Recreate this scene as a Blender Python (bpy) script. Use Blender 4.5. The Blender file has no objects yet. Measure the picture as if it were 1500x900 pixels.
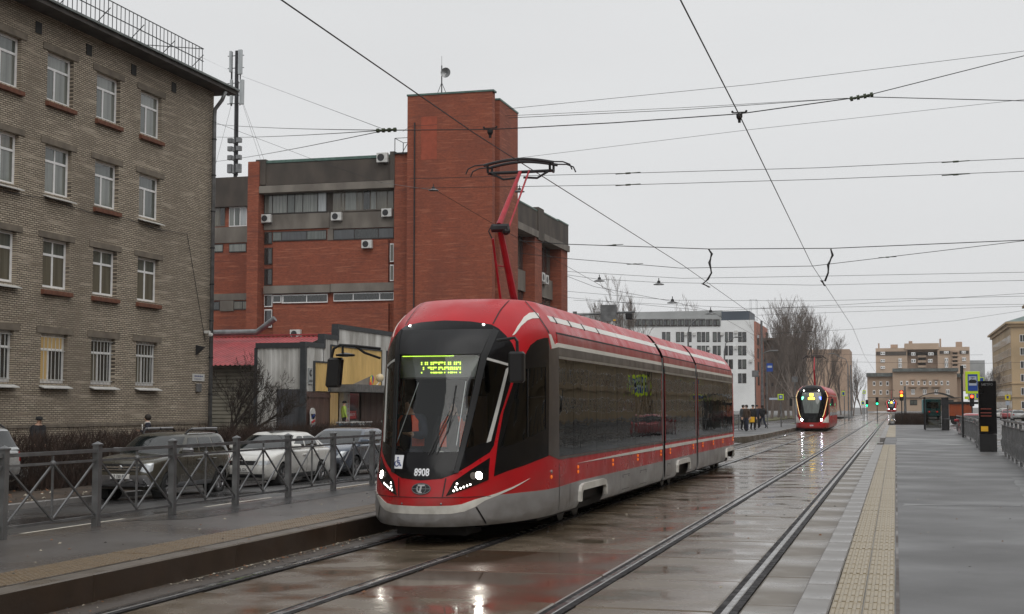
import bpy, bmesh, math, random
import numpy as np
from mathutils import Vector, Matrix, noise
S = bpy.context.scene
COL = S.collection
rad = math.radians
# ------------------------------------------------------------------ camera
F_PX, CX, CY = 2050.0, 750.0, 450.0          # photograph is 1500 x 900
VPX, HZ, CAMH = 1312.0, 596.0, 1.84
PITCH = math.atan((HZ-CY)/F_PX)
YAW = math.atan((VPX-CX)*math.cos(PITCH)/F_PX)
cam_d = bpy.data.cameras.new('camera'); cam = bpy.data.objects.new('camera', cam_d); COL.objects.link(cam)
cam.location = (0, 0, CAMH)
cam.rotation_euler = (math.pi/2+PITCH, 0, YAW)
cam_d.sensor_width = 36.0; cam_d.lens = F_PX/1500*36.0; cam_d.clip_start = .1; cam_d.clip_end = 6000
S.camera = cam
# ------------------------------------------------------------------ overcast sky
SUN_EL, SUN_ROT = rad(52), rad(145)
W = bpy.data.worlds.new('World'); S.world = W; W.use_nodes = True
nt = W.node_tree; nt.nodes.clear()
sky = nt.nodes.new('ShaderNodeTexSky'); sky.sky_type = 'NISHITA'; sky.sun_disc = False
sky.sun_elevation = SUN_EL; sky.sun_rotation = SUN_ROT; sky.dust_density = 6; sky.air_density = 1.5
hsv = nt.nodes.new('ShaderNodeHueSaturation'); hsv.inputs['Saturation'].default_value = .06
hsv.inputs['Value'].default_value = .06
mixw = nt.nodes.new('ShaderNodeMix'); mixw.data_type = 'RGBA'; mixw.inputs[0].default_value = .9
mixw.inputs[7].default_value = (.80, .81, .82, 1)     # even cloud deck
bgn = nt.nodes.new('ShaderNodeBackground'); bgn.inputs[1].default_value = 1.0
outn = nt.nodes.new('ShaderNodeOutputWorld')
tcw = nt.nodes.new('ShaderNodeTexCoord'); nzw = nt.nodes.new('ShaderNodeTexNoise')
nzw.inputs['Scale'].default_value = 2.2; nzw.inputs['Detail'].default_value = 4
mpw = nt.nodes.new('ShaderNodeMapping'); mpw.inputs['Scale'].default_value = (1, 1, 3.2)
crw = nt.nodes.new('ShaderNodeMapRange'); crw.inputs[1].default_value = .3; crw.inputs[2].default_value = .7
crw.inputs[3].default_value = .965; crw.inputs[4].default_value = 1.03
mulw = nt.nodes.new('ShaderNodeMix'); mulw.data_type = 'RGBA'; mulw.blend_type = 'MULTIPLY'; mulw.inputs[0].default_value = 1
L = nt.links.new
L(sky.outputs[0], hsv.inputs['Color']); L(hsv.outputs[0], mixw.inputs[6])
L(tcw.outputs['Generated'], mpw.inputs[0]); L(mpw.outputs[0], nzw.inputs['Vector']); L(nzw.outputs[0], crw.inputs[0])
L(mixw.outputs[2], mulw.inputs[6]); L(crw.outputs[0], mulw.inputs[7])
L(mulw.outputs[2], bgn.inputs[0]); L(bgn.outputs[0], outn.inputs[0])
sl = bpy.data.lights.new('sun', 'SUN'); sl.energy = 1.5; sl.angle = rad(55); sl.color = (1, .97, .93)
so = bpy.data.objects.new('sun', sl); COL.objects.link(so)
so.rotation_euler = (math.pi/2-SUN_EL, 0, rad(35)); so.location = (0, 0, 60)
S.view_settings.view_transform = 'Standard'; S.view_settings.look = 'None'
S.view_settings.exposure = 0.0; S.view_settings.gamma = 1.0; S.view_settings.use_curve_mapping = False
HAZE = .00012
S.render.engine = 'CYCLES'
S.cycles.max_bounces = 8; S.cycles.transparent_max_bounces = 12; S.cycles.volume_bounces = 1
# ------------------------------------------------------------------ pixel helpers (directions only)
_F = np.array([-math.sin(YAW)*math.cos(PITCH), math.cos(YAW)*math.cos(PITCH), math.sin(PITCH)])
_R = np.array([math.cos(YAW), math.sin(YAW), 0.0]); _U = np.cross(_R, _F); _C = np.array([0, 0, CAMH])
def ray(x, y): return _F+_R*(x-CX)/F_PX-_U*(y-CY)/F_PX
def _on(x, y, k, c):
    d = ray(x, y); t = (c-_C[k])/d[k]; return Vector(_C+d*t)
def onx(x, y, X): return _on(x, y, 0, X)
def ony(x, y, Y): return _on(x, y, 1, Y)
def onz(x, y, Z=0.0): return _on(x, y, 2, Z)
def proj(p):
    d = np.asarray(p, float)-_C; z = d@_F
    return np.stack([CX+F_PX*(d@_R)/z, CY-F_PX*(d@_U)/z], -1)
# ------------------------------------------------------------------ objects
def tag(o, label=None, cat=None, group=None, kind=None):
    if label: o['label'] = label
    if cat: o['category'] = cat
    if group: o['group'] = group
    if kind: o['kind'] = kind
    return o
def empty(name, loc=(0, 0, 0), rz=0.0, label=None, cat=None, group=None):
    o = bpy.data.objects.new(name, None); COL.objects.link(o); o.empty_display_size = .2
    o.location = loc; o.rotation_euler = (0, 0, rz)
    return tag(o, label, cat, group)
def wmat(o):
    m = Matrix.Translation(o.location) @ o.rotation_euler.to_matrix().to_4x4()
    return (wmat(o.parent) @ o.matrix_parent_inverse @ m) if o.parent else m
def link(name, me, mat, parent=None, world=True, smooth=False):
    o = bpy.data.objects.new(name, me); COL.objects.link(o)
    if mat is not None and not me.materials:
        for m in (mat if isinstance(mat, (list, tuple)) else [mat]): me.materials.append(m)
    if smooth:
        for p in me.polygons: p.use_smooth = True
    if parent:
        o.parent = parent
        if world: o.matrix_parent_inverse = wmat(parent).inverted()
    return o
def copy_tree(o, parent=None):
    c = o.copy(); COL.objects.link(c); c.parent = parent
    if parent: c.matrix_parent_inverse = o.matrix_parent_inverse.copy()
    for ch in KIDS.get(o.name, list(o.children)): copy_tree(ch, c)
    return c
KIDS = {}
class MB:
    def __init__(s): s.v = []; s.f = []; s.mi = []; s.m = 0
    def add(s, vs, fs):
        b = len(s.v); s.v += [tuple(v) for v in vs]; s.f += [tuple(b+i for i in f) for f in fs]; s.mi += [s.m]*len(fs); return s
    def box(s, a, b, bev=0):
        x0, y0, z0 = (min(a[i], b[i]) for i in range(3)); x1, y1, z1 = (max(a[i], b[i]) for i in range(3))
        if bev:
            k = bev
            vs = [(x0+k, y0+k, z0), (x1-k, y0+k, z0), (x1-k, y1-k, z0), (x0+k, y1-k, z0)]
            mid = [(x0+k, y0), (x1-k, y0), (x1, y0+k), (x1, y1-k), (x1-k, y1), (x0+k, y1), (x0, y1-k), (x0, y0+k)]
            vs += [(x, y, z0+k) for x, y in mid]+[(x, y, z1-k) for x, y in mid]
            vs += [(x0+k, y0+k, z1), (x1-k, y0+k, z1), (x1-k, y1-k, z1), (x0+k, y1-k, z1)]
            fs = [(3, 2, 1, 0), (20, 21, 22, 23)]
            for i in range(8): fs.append((4+i, 4+(i+1) % 8, 12+(i+1) % 8, 12+i))
            cs = [(0, 1), (1, 2), (2, 3), (3, 0)]
            for i, (p, q) in enumerate(cs):
                a0, a1 = 4+2*i, 4+2*i+1; c0, c1 = 12+2*i, 12+2*i+1
                fs.append((p, q, a1, a0)); fs.append((c0, c1, 20+q, 20+p))
                n0 = 4+(2*i+2) % 8; d0 = 12+(2*i+2) % 8
                fs.append((q, n0, a1)); fs.append((c1, d0, 20+q))
            return s.add(vs, fs)
        return s.add([(x0, y0, z0), (x1, y0, z0), (x1, y1, z0), (x0, y1, z0), (x0, y0, z1), (x1, y0, z1), (x1, y1, z1), (x0, y1, z1)],
                     [(3, 2, 1, 0), (4, 5, 6, 7), (0, 1, 5, 4), (1, 2, 6, 5), (2, 3, 7, 6), (3, 0, 4, 7)])
    def tube(s, pts, r, n=8, cap=True, flat=None):
        pts = [Vector(p) for p in pts]; rs = r if isinstance(r, (list, tuple)) else [r]*len(pts); vs = []; fs = []
        prev = None
        for i, p in enumerate(pts):
            d = (pts[min(i+1, len(pts)-1)]-pts[max(i-1, 0)]).normalized()
            if prev is None:
                a = Vector((0, 0, 1)) if abs(d.z) < .9 else Vector((1, 0, 0))
                x = d.cross(a).normalized()
            else: x = (prev-d*prev.dot(d)).normalized()
            prev = x; y = d.cross(x)
            for k in range(n):
                t = 2*math.pi*(k+.5)/n; vs.append(p+(x*math.cos(t)+y*math.sin(t))*rs[i])
        for i in range(len(pts)-1):
            for k in range(n):
                fs.append((i*n+k, i*n+(k+1) % n, (i+1)*n+(k+1) % n, (i+1)*n+k))
        if cap: fs += [tuple(range(n-1, -1, -1)), tuple((len(pts)-1)*n+k for k in range(n))]
        return s.add(vs, fs)
    def bar(s, a, b, w, h=None):
        h = h or w; a = Vector(a); b = Vector(b); d = (b-a).normalized()
        u = Vector((0, 0, 1)) if abs(d.z) < .95 else Vector((0, 1, 0))
        x = d.cross(u).normalized()*(w/2); y = x.cross(d).normalized()*(h/2)
        vs = [a-x-y, a+x-y, a+x+y, a-x+y, b-x-y, b+x-y, b+x+y, b-x+y]
        return s.add(vs, [(3, 2, 1, 0), (4, 5, 6, 7), (0, 1, 5, 4), (1, 2, 6, 5), (2, 3, 7, 6), (3, 0, 4, 7)])
    def prism(s, poly, d):               # poly: 3D points (planar), extruded by vector d
        d = Vector(d); n = len(poly); vs = [Vector(p) for p in poly]; vs += [p+d for p in vs]
        fs = [tuple(range(n-1, -1, -1)), tuple(range(n, 2*n))]+[(i, (i+1) % n, n+(i+1) % n, n+i) for i in range(n)]
        return s.add(vs, fs)
    def lathe(s, prof, c=(0, 0, 0), n=16, axis='z'):
        vs = []; fs = []
        for r, h in prof:
            for k in range(n):
                t = 2*math.pi*k/n; a, b = r*math.cos(t), r*math.sin(t)
                v = (a, b, h) if axis == 'z' else ((h, a, b) if axis == 'x' else (b, h, a))
                vs.append((c[0]+v[0], c[1]+v[1], c[2]+v[2]))
        for i in range(len(prof)-1):
            for k in range(n): fs.append((i*n+k, i*n+(k+1) % n, (i+1)*n+(k+1) % n, (i+1)*n+k))
        fs += [tuple(range(n-1, -1, -1)), tuple((len(prof)-1)*n+k for k in range(n))]
        return s.add(vs, fs)
    def ball(s, c, r, n=10, m=7, sc=(1, 1, 1)):
        return s.lathe_sc([(max(r*math.sin(math.pi*i/m), .0005), -r*math.cos(math.pi*i/m)) for i in range(m+1)], c, n, sc)
    def lathe_sc(s, prof, c, n, sc):
        b = len(s.v); s.lathe(prof, (0, 0, 0), n)
        for i in range(b, len(s.v)):
            v = s.v[i]; s.v[i] = (c[0]+v[0]*sc[0], c[1]+v[1]*sc[1], c[2]+v[2]*sc[2])
        return s
    def mesh(s, name='m'):
        me = bpy.data.meshes.new(name); me.from_pydata(s.v, [], s.f)
        if any(s.mi): me.polygons.foreach_set('material_index', s.mi)
        me.update(); return me
    def build(s, name, mat, parent=None, world=True, smooth=False, fix=True):
        me = s.mesh(name)
        if fix:
            bm = bmesh.new(); bm.from_mesh(me); bmesh.ops.recalc_face_normals(bm, faces=bm.faces); bm.to_mesh(me); bm.free()
        return link(name, me, mat, parent, world, smooth)
def one(name, fn, mat, label, cat, group=None, smooth=False, kind=None):
    m = MB(); fn(m); return tag(m.build(name, mat, smooth=smooth), label, cat, group, kind)
# ------------------------------------------------------------------ materials
M = {}
def newmat(name):
    m = bpy.data.materials.new(name); m.use_nodes = True; nt = m.node_tree; nt.nodes.clear()
    o = nt.nodes.new('ShaderNodeOutputMaterial'); b = nt.nodes.new('ShaderNodeBsdfPrincipled')
    nt.links.new(b.outputs[0], o.inputs[0]); M[name] = m
    return m, nt, b, o
def c4(c): return (c[0], c[1], c[2], 1)
def node(nt, typ, **kw):
    n = nt.nodes.new(typ)
    for k, v in kw.items():
        if k.startswith('i_'): n.inputs[k[2:].replace('_', ' ')].default_value = v
        else: setattr(n, k, v)
    return n
def noise_fac(nt, scale, detail=4, lo=.35, hi=.65, vec=None, stretch=None, seed=0):
    tc = node(nt, 'ShaderNodeTexCoord'); mp = node(nt, 'ShaderNodeMapping')
    mp.inputs['Location'].default_value = (seed*7.3, seed*3.1, seed*1.7)
    if stretch: mp.inputs['Scale'].default_value = stretch
    n = node(nt, 'ShaderNodeTexNoise'); n.inputs['Scale'].default_value = scale; n.inputs['Detail'].default_value = detail
    r = node(nt, 'ShaderNodeMapRange'); r.inputs[1].default_value = lo; r.inputs[2].default_value = hi
    nt.links.new(vec if vec else tc.outputs['Object'], mp.inputs[0]); nt.links.new(mp.outputs[0], n.inputs['Vector']); nt.links.new(n.outputs[0], r.inputs[0])
    return r.outputs[0]
def mixc(nt, fac, a, b, blend='MIX'):
    m = node(nt, 'ShaderNodeMix', data_type='RGBA', blend_type=blend)
    for i, x in ((0, fac), (6, a), (7, b)):
        if hasattr(x, 'links'): nt.links.new(x, m.inputs[i])
        else: m.inputs[i].default_value = c4(x) if i else x
    return m.outputs[2]
def pmat(name, col, rough=.6, metal=0, var=.25, scale=2.0, col2=None, bump=0, bscale=40, coat=0, rvar=0, stretch=None, spec=.5):
    m, nt, b, o = newmat(name)
    c2 = col2 or tuple(x*(1-var) for x in col)
    if var or col2:
        f1 = noise_fac(nt, scale, 6, stretch=stretch); nt.links.new(mixc(nt, f1, col, c2), b.inputs['Base Color'])
        if rvar:
            r = node(nt, 'ShaderNodeMapRange'); r.inputs[3].default_value = max(rough-rvar, .02); r.inputs[4].default_value = rough+rvar
            nt.links.new(noise_fac(nt, scale*1.7, 5, seed=2), r.inputs[0]); nt.links.new(r.outputs[0], b.inputs['Roughness'])
        else: b.inputs['Roughness'].default_value = rough
    else: b.inputs['Base Color'].default_value = c4(col); b.inputs['Roughness'].default_value = rough
    b.inputs['Metallic'].default_value = metal; b.inputs['Coat Weight'].default_value = coat; b.inputs['Coat Roughness'].default_value = .08
    b.inputs['Specular IOR Level'].default_value = spec
    if bump:
        bn = node(nt, 'ShaderNodeBump'); bn.inputs['Strength'].default_value = bump; bn.inputs['Distance'].default_value = .01
        nt.links.new(noise_fac(nt, bscale, 5, 0, 1, seed=4), bn.inputs['Height']); nt.links.new(bn.outputs[0], b.inputs['Normal'])
    return m
def emat(name, col, strength):
    m, nt, b, o = newmat(name); b.inputs['Base Color'].default_value = c4(tuple(min(c, .8)*.5 for c in col)); b.inputs['Emission Color'].default_value = c4(col); b.inputs['Emission Strength'].default_value = strength
    return m
def gmat(name, tint, rough=.02, ior=1.5, wave=0, wscale=3, boost=1.0):
    """thin glazing: tinted see-through, mirror by Fresnel"""
    m, nt, b, o = newmat(name); nt.nodes.remove(b)
    t = node(nt, 'ShaderNodeBsdfTransparent'); t.inputs[0].default_value = c4(tint)
    g = node(nt, 'ShaderNodeBsdfGlossy'); g.inputs['Roughness'].default_value = rough; g.inputs[0].default_value = (.95, .97, .97, 1)
    fr = node(nt, 'ShaderNodeFresnel'); fr.inputs[0].default_value = ior
    mx = node(nt, 'ShaderNodeMixShader')
    f = fr.outputs[0]
    if boost != 1.0:
        mt = node(nt, 'ShaderNodeMath', operation='MULTIPLY', use_clamp=True); mt.inputs[1].default_value = boost; nt.links.new(f, mt.inputs[0]); f = mt.outputs[0]
    nt.links.new(f, mx.inputs[0]); nt.links.new(t.outputs[0], mx.inputs[1]); nt.links.new(g.outputs[0], mx.inputs[2]); nt.links.new(mx.outputs[0], o.inputs[0])
    if wave:
        bn = node(nt, 'ShaderNodeBump'); bn.inputs['Strength'].default_value = wave; bn.inputs['Distance'].default_value = .05
        nt.links.new(noise_fac(nt, wscale, 2, 0, 1), bn.inputs['Height']); nt.links.new(bn.outputs[0], g.inputs['Normal']); nt.links.new(bn.outputs[0], fr.inputs['Normal'])
    return m
def wetmat(name, col, col2, scale=.8, dry=.45, wet=.06, lo=.42, hi=.58, bump=.15, bscale=60, stretch=None, col3=None, fine=.35):
    """rain-wet paving: dark film of water where the noise is low"""
    m, nt, b, o = newmat(name)
    f = noise_fac(nt, scale, 7, lo, hi, stretch=stretch)
    c = mixc(nt, noise_fac(nt, scale*3.1, 8, .3, .7, seed=3), col, col2)
    c = mixc(nt, noise_fac(nt, 90, 3, .2, .8, seed=5), c, tuple(x*(1-fine) for x in col))
    if col3: c = mixc(nt, noise_fac(nt, scale*.5, 5, .52, .6, seed=6), c, col3)
    nt.links.new(c, b.inputs['Base Color'])
    r = node(nt, 'ShaderNodeMapRange'); r.inputs[3].default_value = wet; r.inputs[4].default_value = dry
    nt.links.new(f, r.inputs[0]); nt.links.new(r.outputs[0], b.inputs['Roughness'])
    bn = node(nt, 'ShaderNodeBump'); bn.inputs['Distance'].default_value = .004
    mm = node(nt, 'ShaderNodeMath', operation='MULTIPLY'); mm.inputs[1].default_value = bump; nt.links.new(f, mm.inputs[0])
    nt.links.new(mm.outputs[0], bn.inputs['Strength'])
    nt.links.new(noise_fac(nt, bscale, 6, 0, 1, seed=4), bn.inputs['Height']); nt.links.new(bn.outputs[0], b.inputs['Normal'])
    return m
def brickmat(name, cols, mortar, bw, bh, plane, msize=.012, rough=.85, bump=.5, stain=.5, streak=None):
    m, nt, b, o = newmat(name)
    tc = node(nt, 'ShaderNodeTexCoord'); sp = node(nt, 'ShaderNodeSeparateXYZ'); cb = node(nt, 'ShaderNodeCombineXYZ')
    nt.links.new(tc.outputs['Object'], sp.inputs[0])
    if plane == 'yz': nt.links.new(sp.outputs[1], cb.inputs[0])
    elif plane == 'xz': nt.links.new(sp.outputs[0], cb.inputs[0])
    else:
        ad = node(nt, 'ShaderNodeMath', operation='ADD'); nt.links.new(sp.outputs[0], ad.inputs[0]); nt.links.new(sp.outputs[1], ad.inputs[1]); nt.links.new(ad.outputs[0], cb.inputs[0])
    nt.links.new(sp.outputs[2], cb.inputs[1])
    wv = node(nt, 'ShaderNodeTexNoise'); wv.inputs['Scale'].default_value = .9; wv.inputs['Detail'].default_value = 3
    va = node(nt, 'ShaderNodeVectorMath', operation='MULTIPLY_ADD'); va.inputs[1].default_value = (.03, .05, 0)
    nt.links.new(tc.outputs['Object'], wv.inputs['Vector']); nt.links.new(wv.outputs['Color'], va.inputs[0]); nt.links.new(cb.outputs[0], va.inputs[2])
    t = node(nt, 'ShaderNodeTexBrick'); t.inputs['Scale'].default_value = 1; t.inputs['Brick Width'].default_value = bw; t.inputs['Row Height'].default_value = bh
    t.inputs['Mortar Size'].default_value = msize; t.inputs['Mortar Smooth'].default_value = .3
    t.inputs['Color1'].default_value = c4(cols[0]); t.inputs['Color2'].default_value = c4(cols[1]); t.inputs['Mortar'].default_value = c4(mortar)
    nt.links.new(va.outputs[0], t.inputs['Vector'])
    c = mixc(nt, noise_fac(nt, 1.1, 8, .35, .7), t.outputs['Color'], cols[2], 'MIX') if False else t.outputs['Color']
    f = node(nt, 'ShaderNodeMath', operation='MULTIPLY'); f.inputs[1].default_value = stain
    nt.links.new(noise_fac(nt, .45, 8, .4, .7, stretch=(1, 1, .55)), f.inputs[0])
    c = mixc(nt, f.outputs[0], c, cols[2])
    f2 = node(nt, 'ShaderNodeMath', operation='MULTIPLY'); f2.inputs[1].default_value = .55
    nt.links.new(noise_fac(nt, 5, 3, .45, .75, stretch=(1, 1, 3), seed=8), f2.inputs[0])
    c = mixc(nt, f2.outputs[0], c, tuple(x*.45 for x in cols[1]))
    if streak:
        for sd_, cc, lo in ((11, streak[0], .55), (12, streak[1], .56)):
            f3 = node(nt, 'ShaderNodeMath', operation='MULTIPLY'); f3.inputs[1].default_value = .75
            nt.links.new(noise_fac(nt, 1.0, 4, lo, lo+.16, stretch=(.55, .55, 6.5), seed=sd_), f3.inputs[0]); c = mixc(nt, f3.outputs[0], c, cc)
    nt.links.new(c, b.inputs['Base Color']); b.inputs['Roughness'].default_value = rough
    bn = node(nt, 'ShaderNodeBump'); bn.inputs['Strength'].default_value = bump; bn.inputs['Distance'].default_value = .012
    iv = node(nt, 'ShaderNodeMath', operation='SUBTRACT'); iv.inputs[0].default_value = 1; nt.links.new(t.outputs['Fac'], iv.inputs[1])
    nt.links.new(iv.outputs[0], bn.inputs['Height']); nt.links.new(bn.outputs[0], b.inputs['Normal'])
    return m
# ------------------------------------------------------------------ curved shells with patches
def pchip(xs, ys):
    xs = np.array(xs, float); ys = np.array(ys, float); h = np.diff(xs); d = np.diff(ys)/h; m = np.zeros(len(xs))
    m[0] = d[0]; m[-1] = d[-1]
    for i in range(1, len(xs)-1):
        if d[i-1]*d[i] > 0: m[i] = 2*d[i-1]*d[i]/(d[i-1]+d[i])
    def f(x):
        x = np.clip(np.asarray(x, float), xs[0], xs[-1]); i = np.clip(np.searchsorted(xs, x)-1, 0, len(xs)-2)
        t = (x-xs[i])/h[i]
        return (2*t**3-3*t**2+1)*ys[i]+(t**3-2*t**2+t)*h[i]*m[i]+(-2*t**3+3*t**2)*ys[i+1]+(t**3-t**2)*h[i]*m[i+1]
    return f
class Surf:
    """P(u,v)->(...,3) numpy; patches and shells are cut in (u,v) and mapped"""
    def N(s, u, v):
        e = 1e-3
        a = s.P(u+e, v)-s.P(u-e, v); b = s.P(u, v+e)-s.P(u, v-e)
        n = np.cross(a, b); l = np.linalg.norm(n, axis=-1, keepdims=True); l[l < 1e-12] = 1
        return n/l
    def _map(s, bm, off):
        bm.verts.ensure_lookup_table()
        uv = np.array([[v.co.x, v.co.y] for v in bm.verts])
        p = s.P(uv[:, 0], uv[:, 1])
        if off is not None: p = p+s.N(uv[:, 0], uv[:, 1])*off
        return p
    def shell(s, us, vs, holes=()):
        bm = bmesh.new(); g = [[bm.verts.new((u, v, 0)) for v in vs] for u in us]
        for i in range(len(us)-1):
            for j in range(len(vs)-1): bm.faces.new((g[i][j], g[i+1][j], g[i+1][j+1], g[i][j+1]))
        for h in holes: s._cut(bm, h)
        p = s._map(bm, None)
        for v, q in zip(bm.verts, p): v.co = q
        bmesh.ops.remove_doubles(bm, verts=bm.verts, dist=1e-4)
        me = bpy.data.meshes.new('shell'); bm.to_mesh(me); bm.free()
        for f in me.polygons: f.use_smooth = True
        return me
    def _cut(s, bm, poly):
        n = len(poly); ar = sum(poly[i][0]*poly[(i+1) % n][1]-poly[(i+1) % n][0]*poly[i][1] for i in range(n))
        if ar < 0: poly = poly[::-1]
        lo = (min(p[0] for p in poly), min(p[1] for p in poly)); hi = (max(p[0] for p in poly), max(p[1] for p in poly))
        def touching():
            out = []
            for f in bm.faces:
                xs = [v.co.x for v in f.verts]; ys = [v.co.y for v in f.verts]
                if max(xs) > lo[0]-1e-6 and min(xs) < hi[0]+1e-6 and max(ys) > lo[1]-1e-6 and min(ys) < hi[1]+1e-6: out.append(f)
            return out
        for i in range(n):
            a = Vector((*poly[i], 0)); b = Vector((*poly[(i+1) % n], 0)); d = b-a
            if d.length < 1e-7: continue
            fs = touching(); es = {e for f in fs for e in f.edges}; vs = {v for f in fs for v in f.verts}
            bmesh.ops.bisect_plane(bm, geom=fs+list(es)+list(vs), dist=1e-6, plane_co=a, plane_no=Vector((d.y, -d.x, 0)))
        kill = []
        for f in touching():
            c = f.calc_center_median()
            if all((poly[(i+1) % n][0]-poly[i][0])*(c.y-poly[i][1])-(poly[(i+1) % n][1]-poly[i][1])*(c.x-poly[i][0]) > -1e-7 for i in range(n)): kill.append(f)
        bmesh.ops.delete(bm, geom=kill, context='FACES')
    def patch(s, poly, off=.006, du=.08, dv=.08, thick=.01, mirror=False, rim=True, holes=()):
        """poly in (u,v); mirror: also u -> -u in the same mesh"""
        bm = bmesh.new(); vs = [bm.verts.new((p[0], p[1], 0)) for p in poly]; bm.faces.new(vs)
        bmesh.ops.triangulate(bm, faces=bm.faces[:])
        lo = (min(p[0] for p in poly), min(p[1] for p in poly)); hi = (max(p[0] for p in poly), max(p[1] for p in poly))
        for k, st in ((0, du), (1, dv)):
            n = int(math.ceil((hi[k]-lo[k])/st))
            for i in range(1, n):
                co = [0, 0, 0]; no = [0, 0, 0]; co[k] = lo[k]+(hi[k]-lo[k])*i/n; no[k] = 1
                bmesh.ops.bisect_plane(bm, geom=bm.faces[:]+bm.edges[:]+bm.verts[:], dist=1e-6, plane_co=co, plane_no=no)
        for h in holes: s._cut(bm, h)
        bmesh.ops.remove_doubles(bm, verts=bm.verts, dist=1e-6)
        bmesh.ops.recalc_face_normals(bm, faces=bm.faces)
        bm.normal_update()
        if bm.faces and sum(f.normal.z for f in bm.faces) < 0: bmesh.ops.reverse_faces(bm, faces=bm.faces[:])
        bnd = [(e.verts[0].index, e.verts[1].index) if False else e for e in bm.edges if e.is_boundary]
        bm.verts.index_update()
        top = s._map(bm, off); fs = [[v.index for v in f.verts] for f in bm.faces]; V = [tuple(p) for p in top]; NF = len(fs)
        if rim:
            uv = np.array([[v.co.x, v.co.y] for v in bm.verts]); low = s.P(uv[:, 0], uv[:, 1])+s.N(uv[:, 0], uv[:, 1])*(off-thick)
            for e in bnd:
                l = e.link_loops[0]; a, b = l.vert.index, l.link_loop_next.vert.index
                k = len(V); V += [tuple(top[a]), tuple(top[b]), tuple(low[b]), tuple(low[a])]; fs.append([k+1, k, k+3, k+2])
        bm.free()
        if mirror:
            k = len(V); V += [(-x, y, z) for x, y, z in V]; fs += [[k+i for i in f[::-1]] for f in fs]
        me = bpy.data.meshes.new('patch'); me.from_pydata(V, [], fs)
        for i, f in enumerate(me.polygons): f.use_smooth = (i % (len(fs)//2 if mirror else len(fs))) < NF
        me.update(); return me
    def part(s, name, poly, mat, parent, **kw):
        if kw.get('mirror') and min(abs(p[0]) for p in poly) > 1e-6:      # two pieces: two objects
            kw['mirror'] = False
            kw2 = dict(kw); kw2['holes'] = [[(-u, v) for u, v in h] for h in kw.get('holes', ())]
            link(name, s.patch([(-u, v) for u, v in poly], **kw2), mat, parent, world=False)
        return link(name, s.patch(poly, **kw), mat, parent, world=False)
    def solve(s, fn, u, v, target):
        """Newton: fn(P)->2 numbers equal target"""
        x = np.array([u, v], float)
        for _ in range(25):
            f0 = fn(s.P(x[:1], x[1:]))[0]; e = 1e-4
            J = np.stack([(fn(s.P(x[:1]+e, x[1:]))[0]-f0)/e, (fn(s.P(x[:1], x[1:]+e))[0]-f0)/e], -1)
            try: dx = np.linalg.solve(J, np.asarray(target)-f0)
            except Exception: break
            x = x+np.clip(dx, -.3, .3)
            if abs(dx).max() < 1e-6: break
        return float(x[0]), float(x[1])
# ================================================================== materials used across the scene
wetmat('slab_a', (.145, .11, .074), (.08, .06, .042), 1.1, .32, .04, .36, .62, .4, 45)
wetmat('slab_b', (.17, .135, .097), (.10, .078, .056), 1.0, .36, .05, .36, .64, .4, 45)
wetmat('slab_c', (.11, .078, .055), (.13, .058, .034), .55, .28, .045, .42, .64, .3, 45)
wetmat('slab_pale', (.20, .175, .145), (.14, .12, .10), .9, .55, .2, .35, .6, .25, 50)
wetmat('slab_dirt', (.075, .058, .045), (.045, .035, .028), .9, .6, .2, .35, .55, .9, 25)
wetmat('asphalt_platform', (.12, .12, .122), (.09, .09, .092), .5, .62, .4, .35, .65, .6, 130)
wetmat('asphalt_left', (.098, .088, .083), (.072, .064, .06), .35, .42, .2, .38, .62, .5, 130)
wetmat('asphalt_road', (.05, .049, .05), (.036, .035, .036), .25, .45, .12, .38, .6, .5, 110)
wetmat('tactile_pale', (.37, .31, .21), (.26, .215, .15), 1.5, .65, .4, .4, .6, .3, 90)
wetmat('tactile_old', (.15, .098, .045), (.10, .066, .034), 1.5, .6, .3, .4, .6, .6, 60)
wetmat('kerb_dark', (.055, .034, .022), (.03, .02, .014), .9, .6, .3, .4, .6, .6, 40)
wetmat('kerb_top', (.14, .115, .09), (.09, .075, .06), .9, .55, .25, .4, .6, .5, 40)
wetmat('granite', (.26, .25, .24), (.19, .18, .175), 1.2, .5, .25, .4, .6, .3, 70)
pmat('rail_steel', (.30, .29, .28), .22, .9, .3, 3, rvar=.1)
pmat('rubber', (.010, .008, .009), .62, 0, .4, 5, bump=.4, bscale=60, rvar=.15, spec=.25)
pmat('bed', (.30, .27, .22), .35, 0, .4, 5)
pmat('paint_white', (.62, .59, .50), .5, 0, .35, 6, bump=.3, bscale=60)
pmat('soil', (.065, .045, .03), .9, 0, .5, 1.5, col2=(.03, .022, .016), bump=1, bscale=14)
pmat('grass_ground', (.075, .085, .03), .9, 0, .4, .6, col2=(.10, .08, .04), bump=.8, bscale=9)
pmat('pavement', (.11, .105, .10), .55, 0, .3, .7, bump=.3, bscale=50)
pmat('galv', (.23, .235, .24), .42, .6, .35, 4, rvar=.12)
pmat('steel_dark', (.045, .045, .048), .45, .5, .3, 4)
pmat('black_plastic', (.012, .012, .013), .38, 0, .2, 5)
pmat('wire', (.02, .02, .021), .5, .3, 0)
random.seed(5)
ROAD0, ROADK = -10.62, .05
def road_z(X): return -ROADK*(ROAD0-X) if X < ROAD0 else 0
def onroad(x, y):
    d = ray(x, y); k = ROADK; t = (k*(-ROAD0)-_C[2])/(d[2]-k*d[0]); return Vector(_C+d*t)
def sheet(name, pts, mat, kind='structure'):
    m = MB(); m.add(pts, [tuple(range(len(pts)))]); return tag(m.build(name, mat), kind=kind)
def slabbox(name, a, b, mat, bev=0):
    m = MB(); m.box(a, b, bev); return tag(m.build(name, mat), kind='structure')
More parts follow.
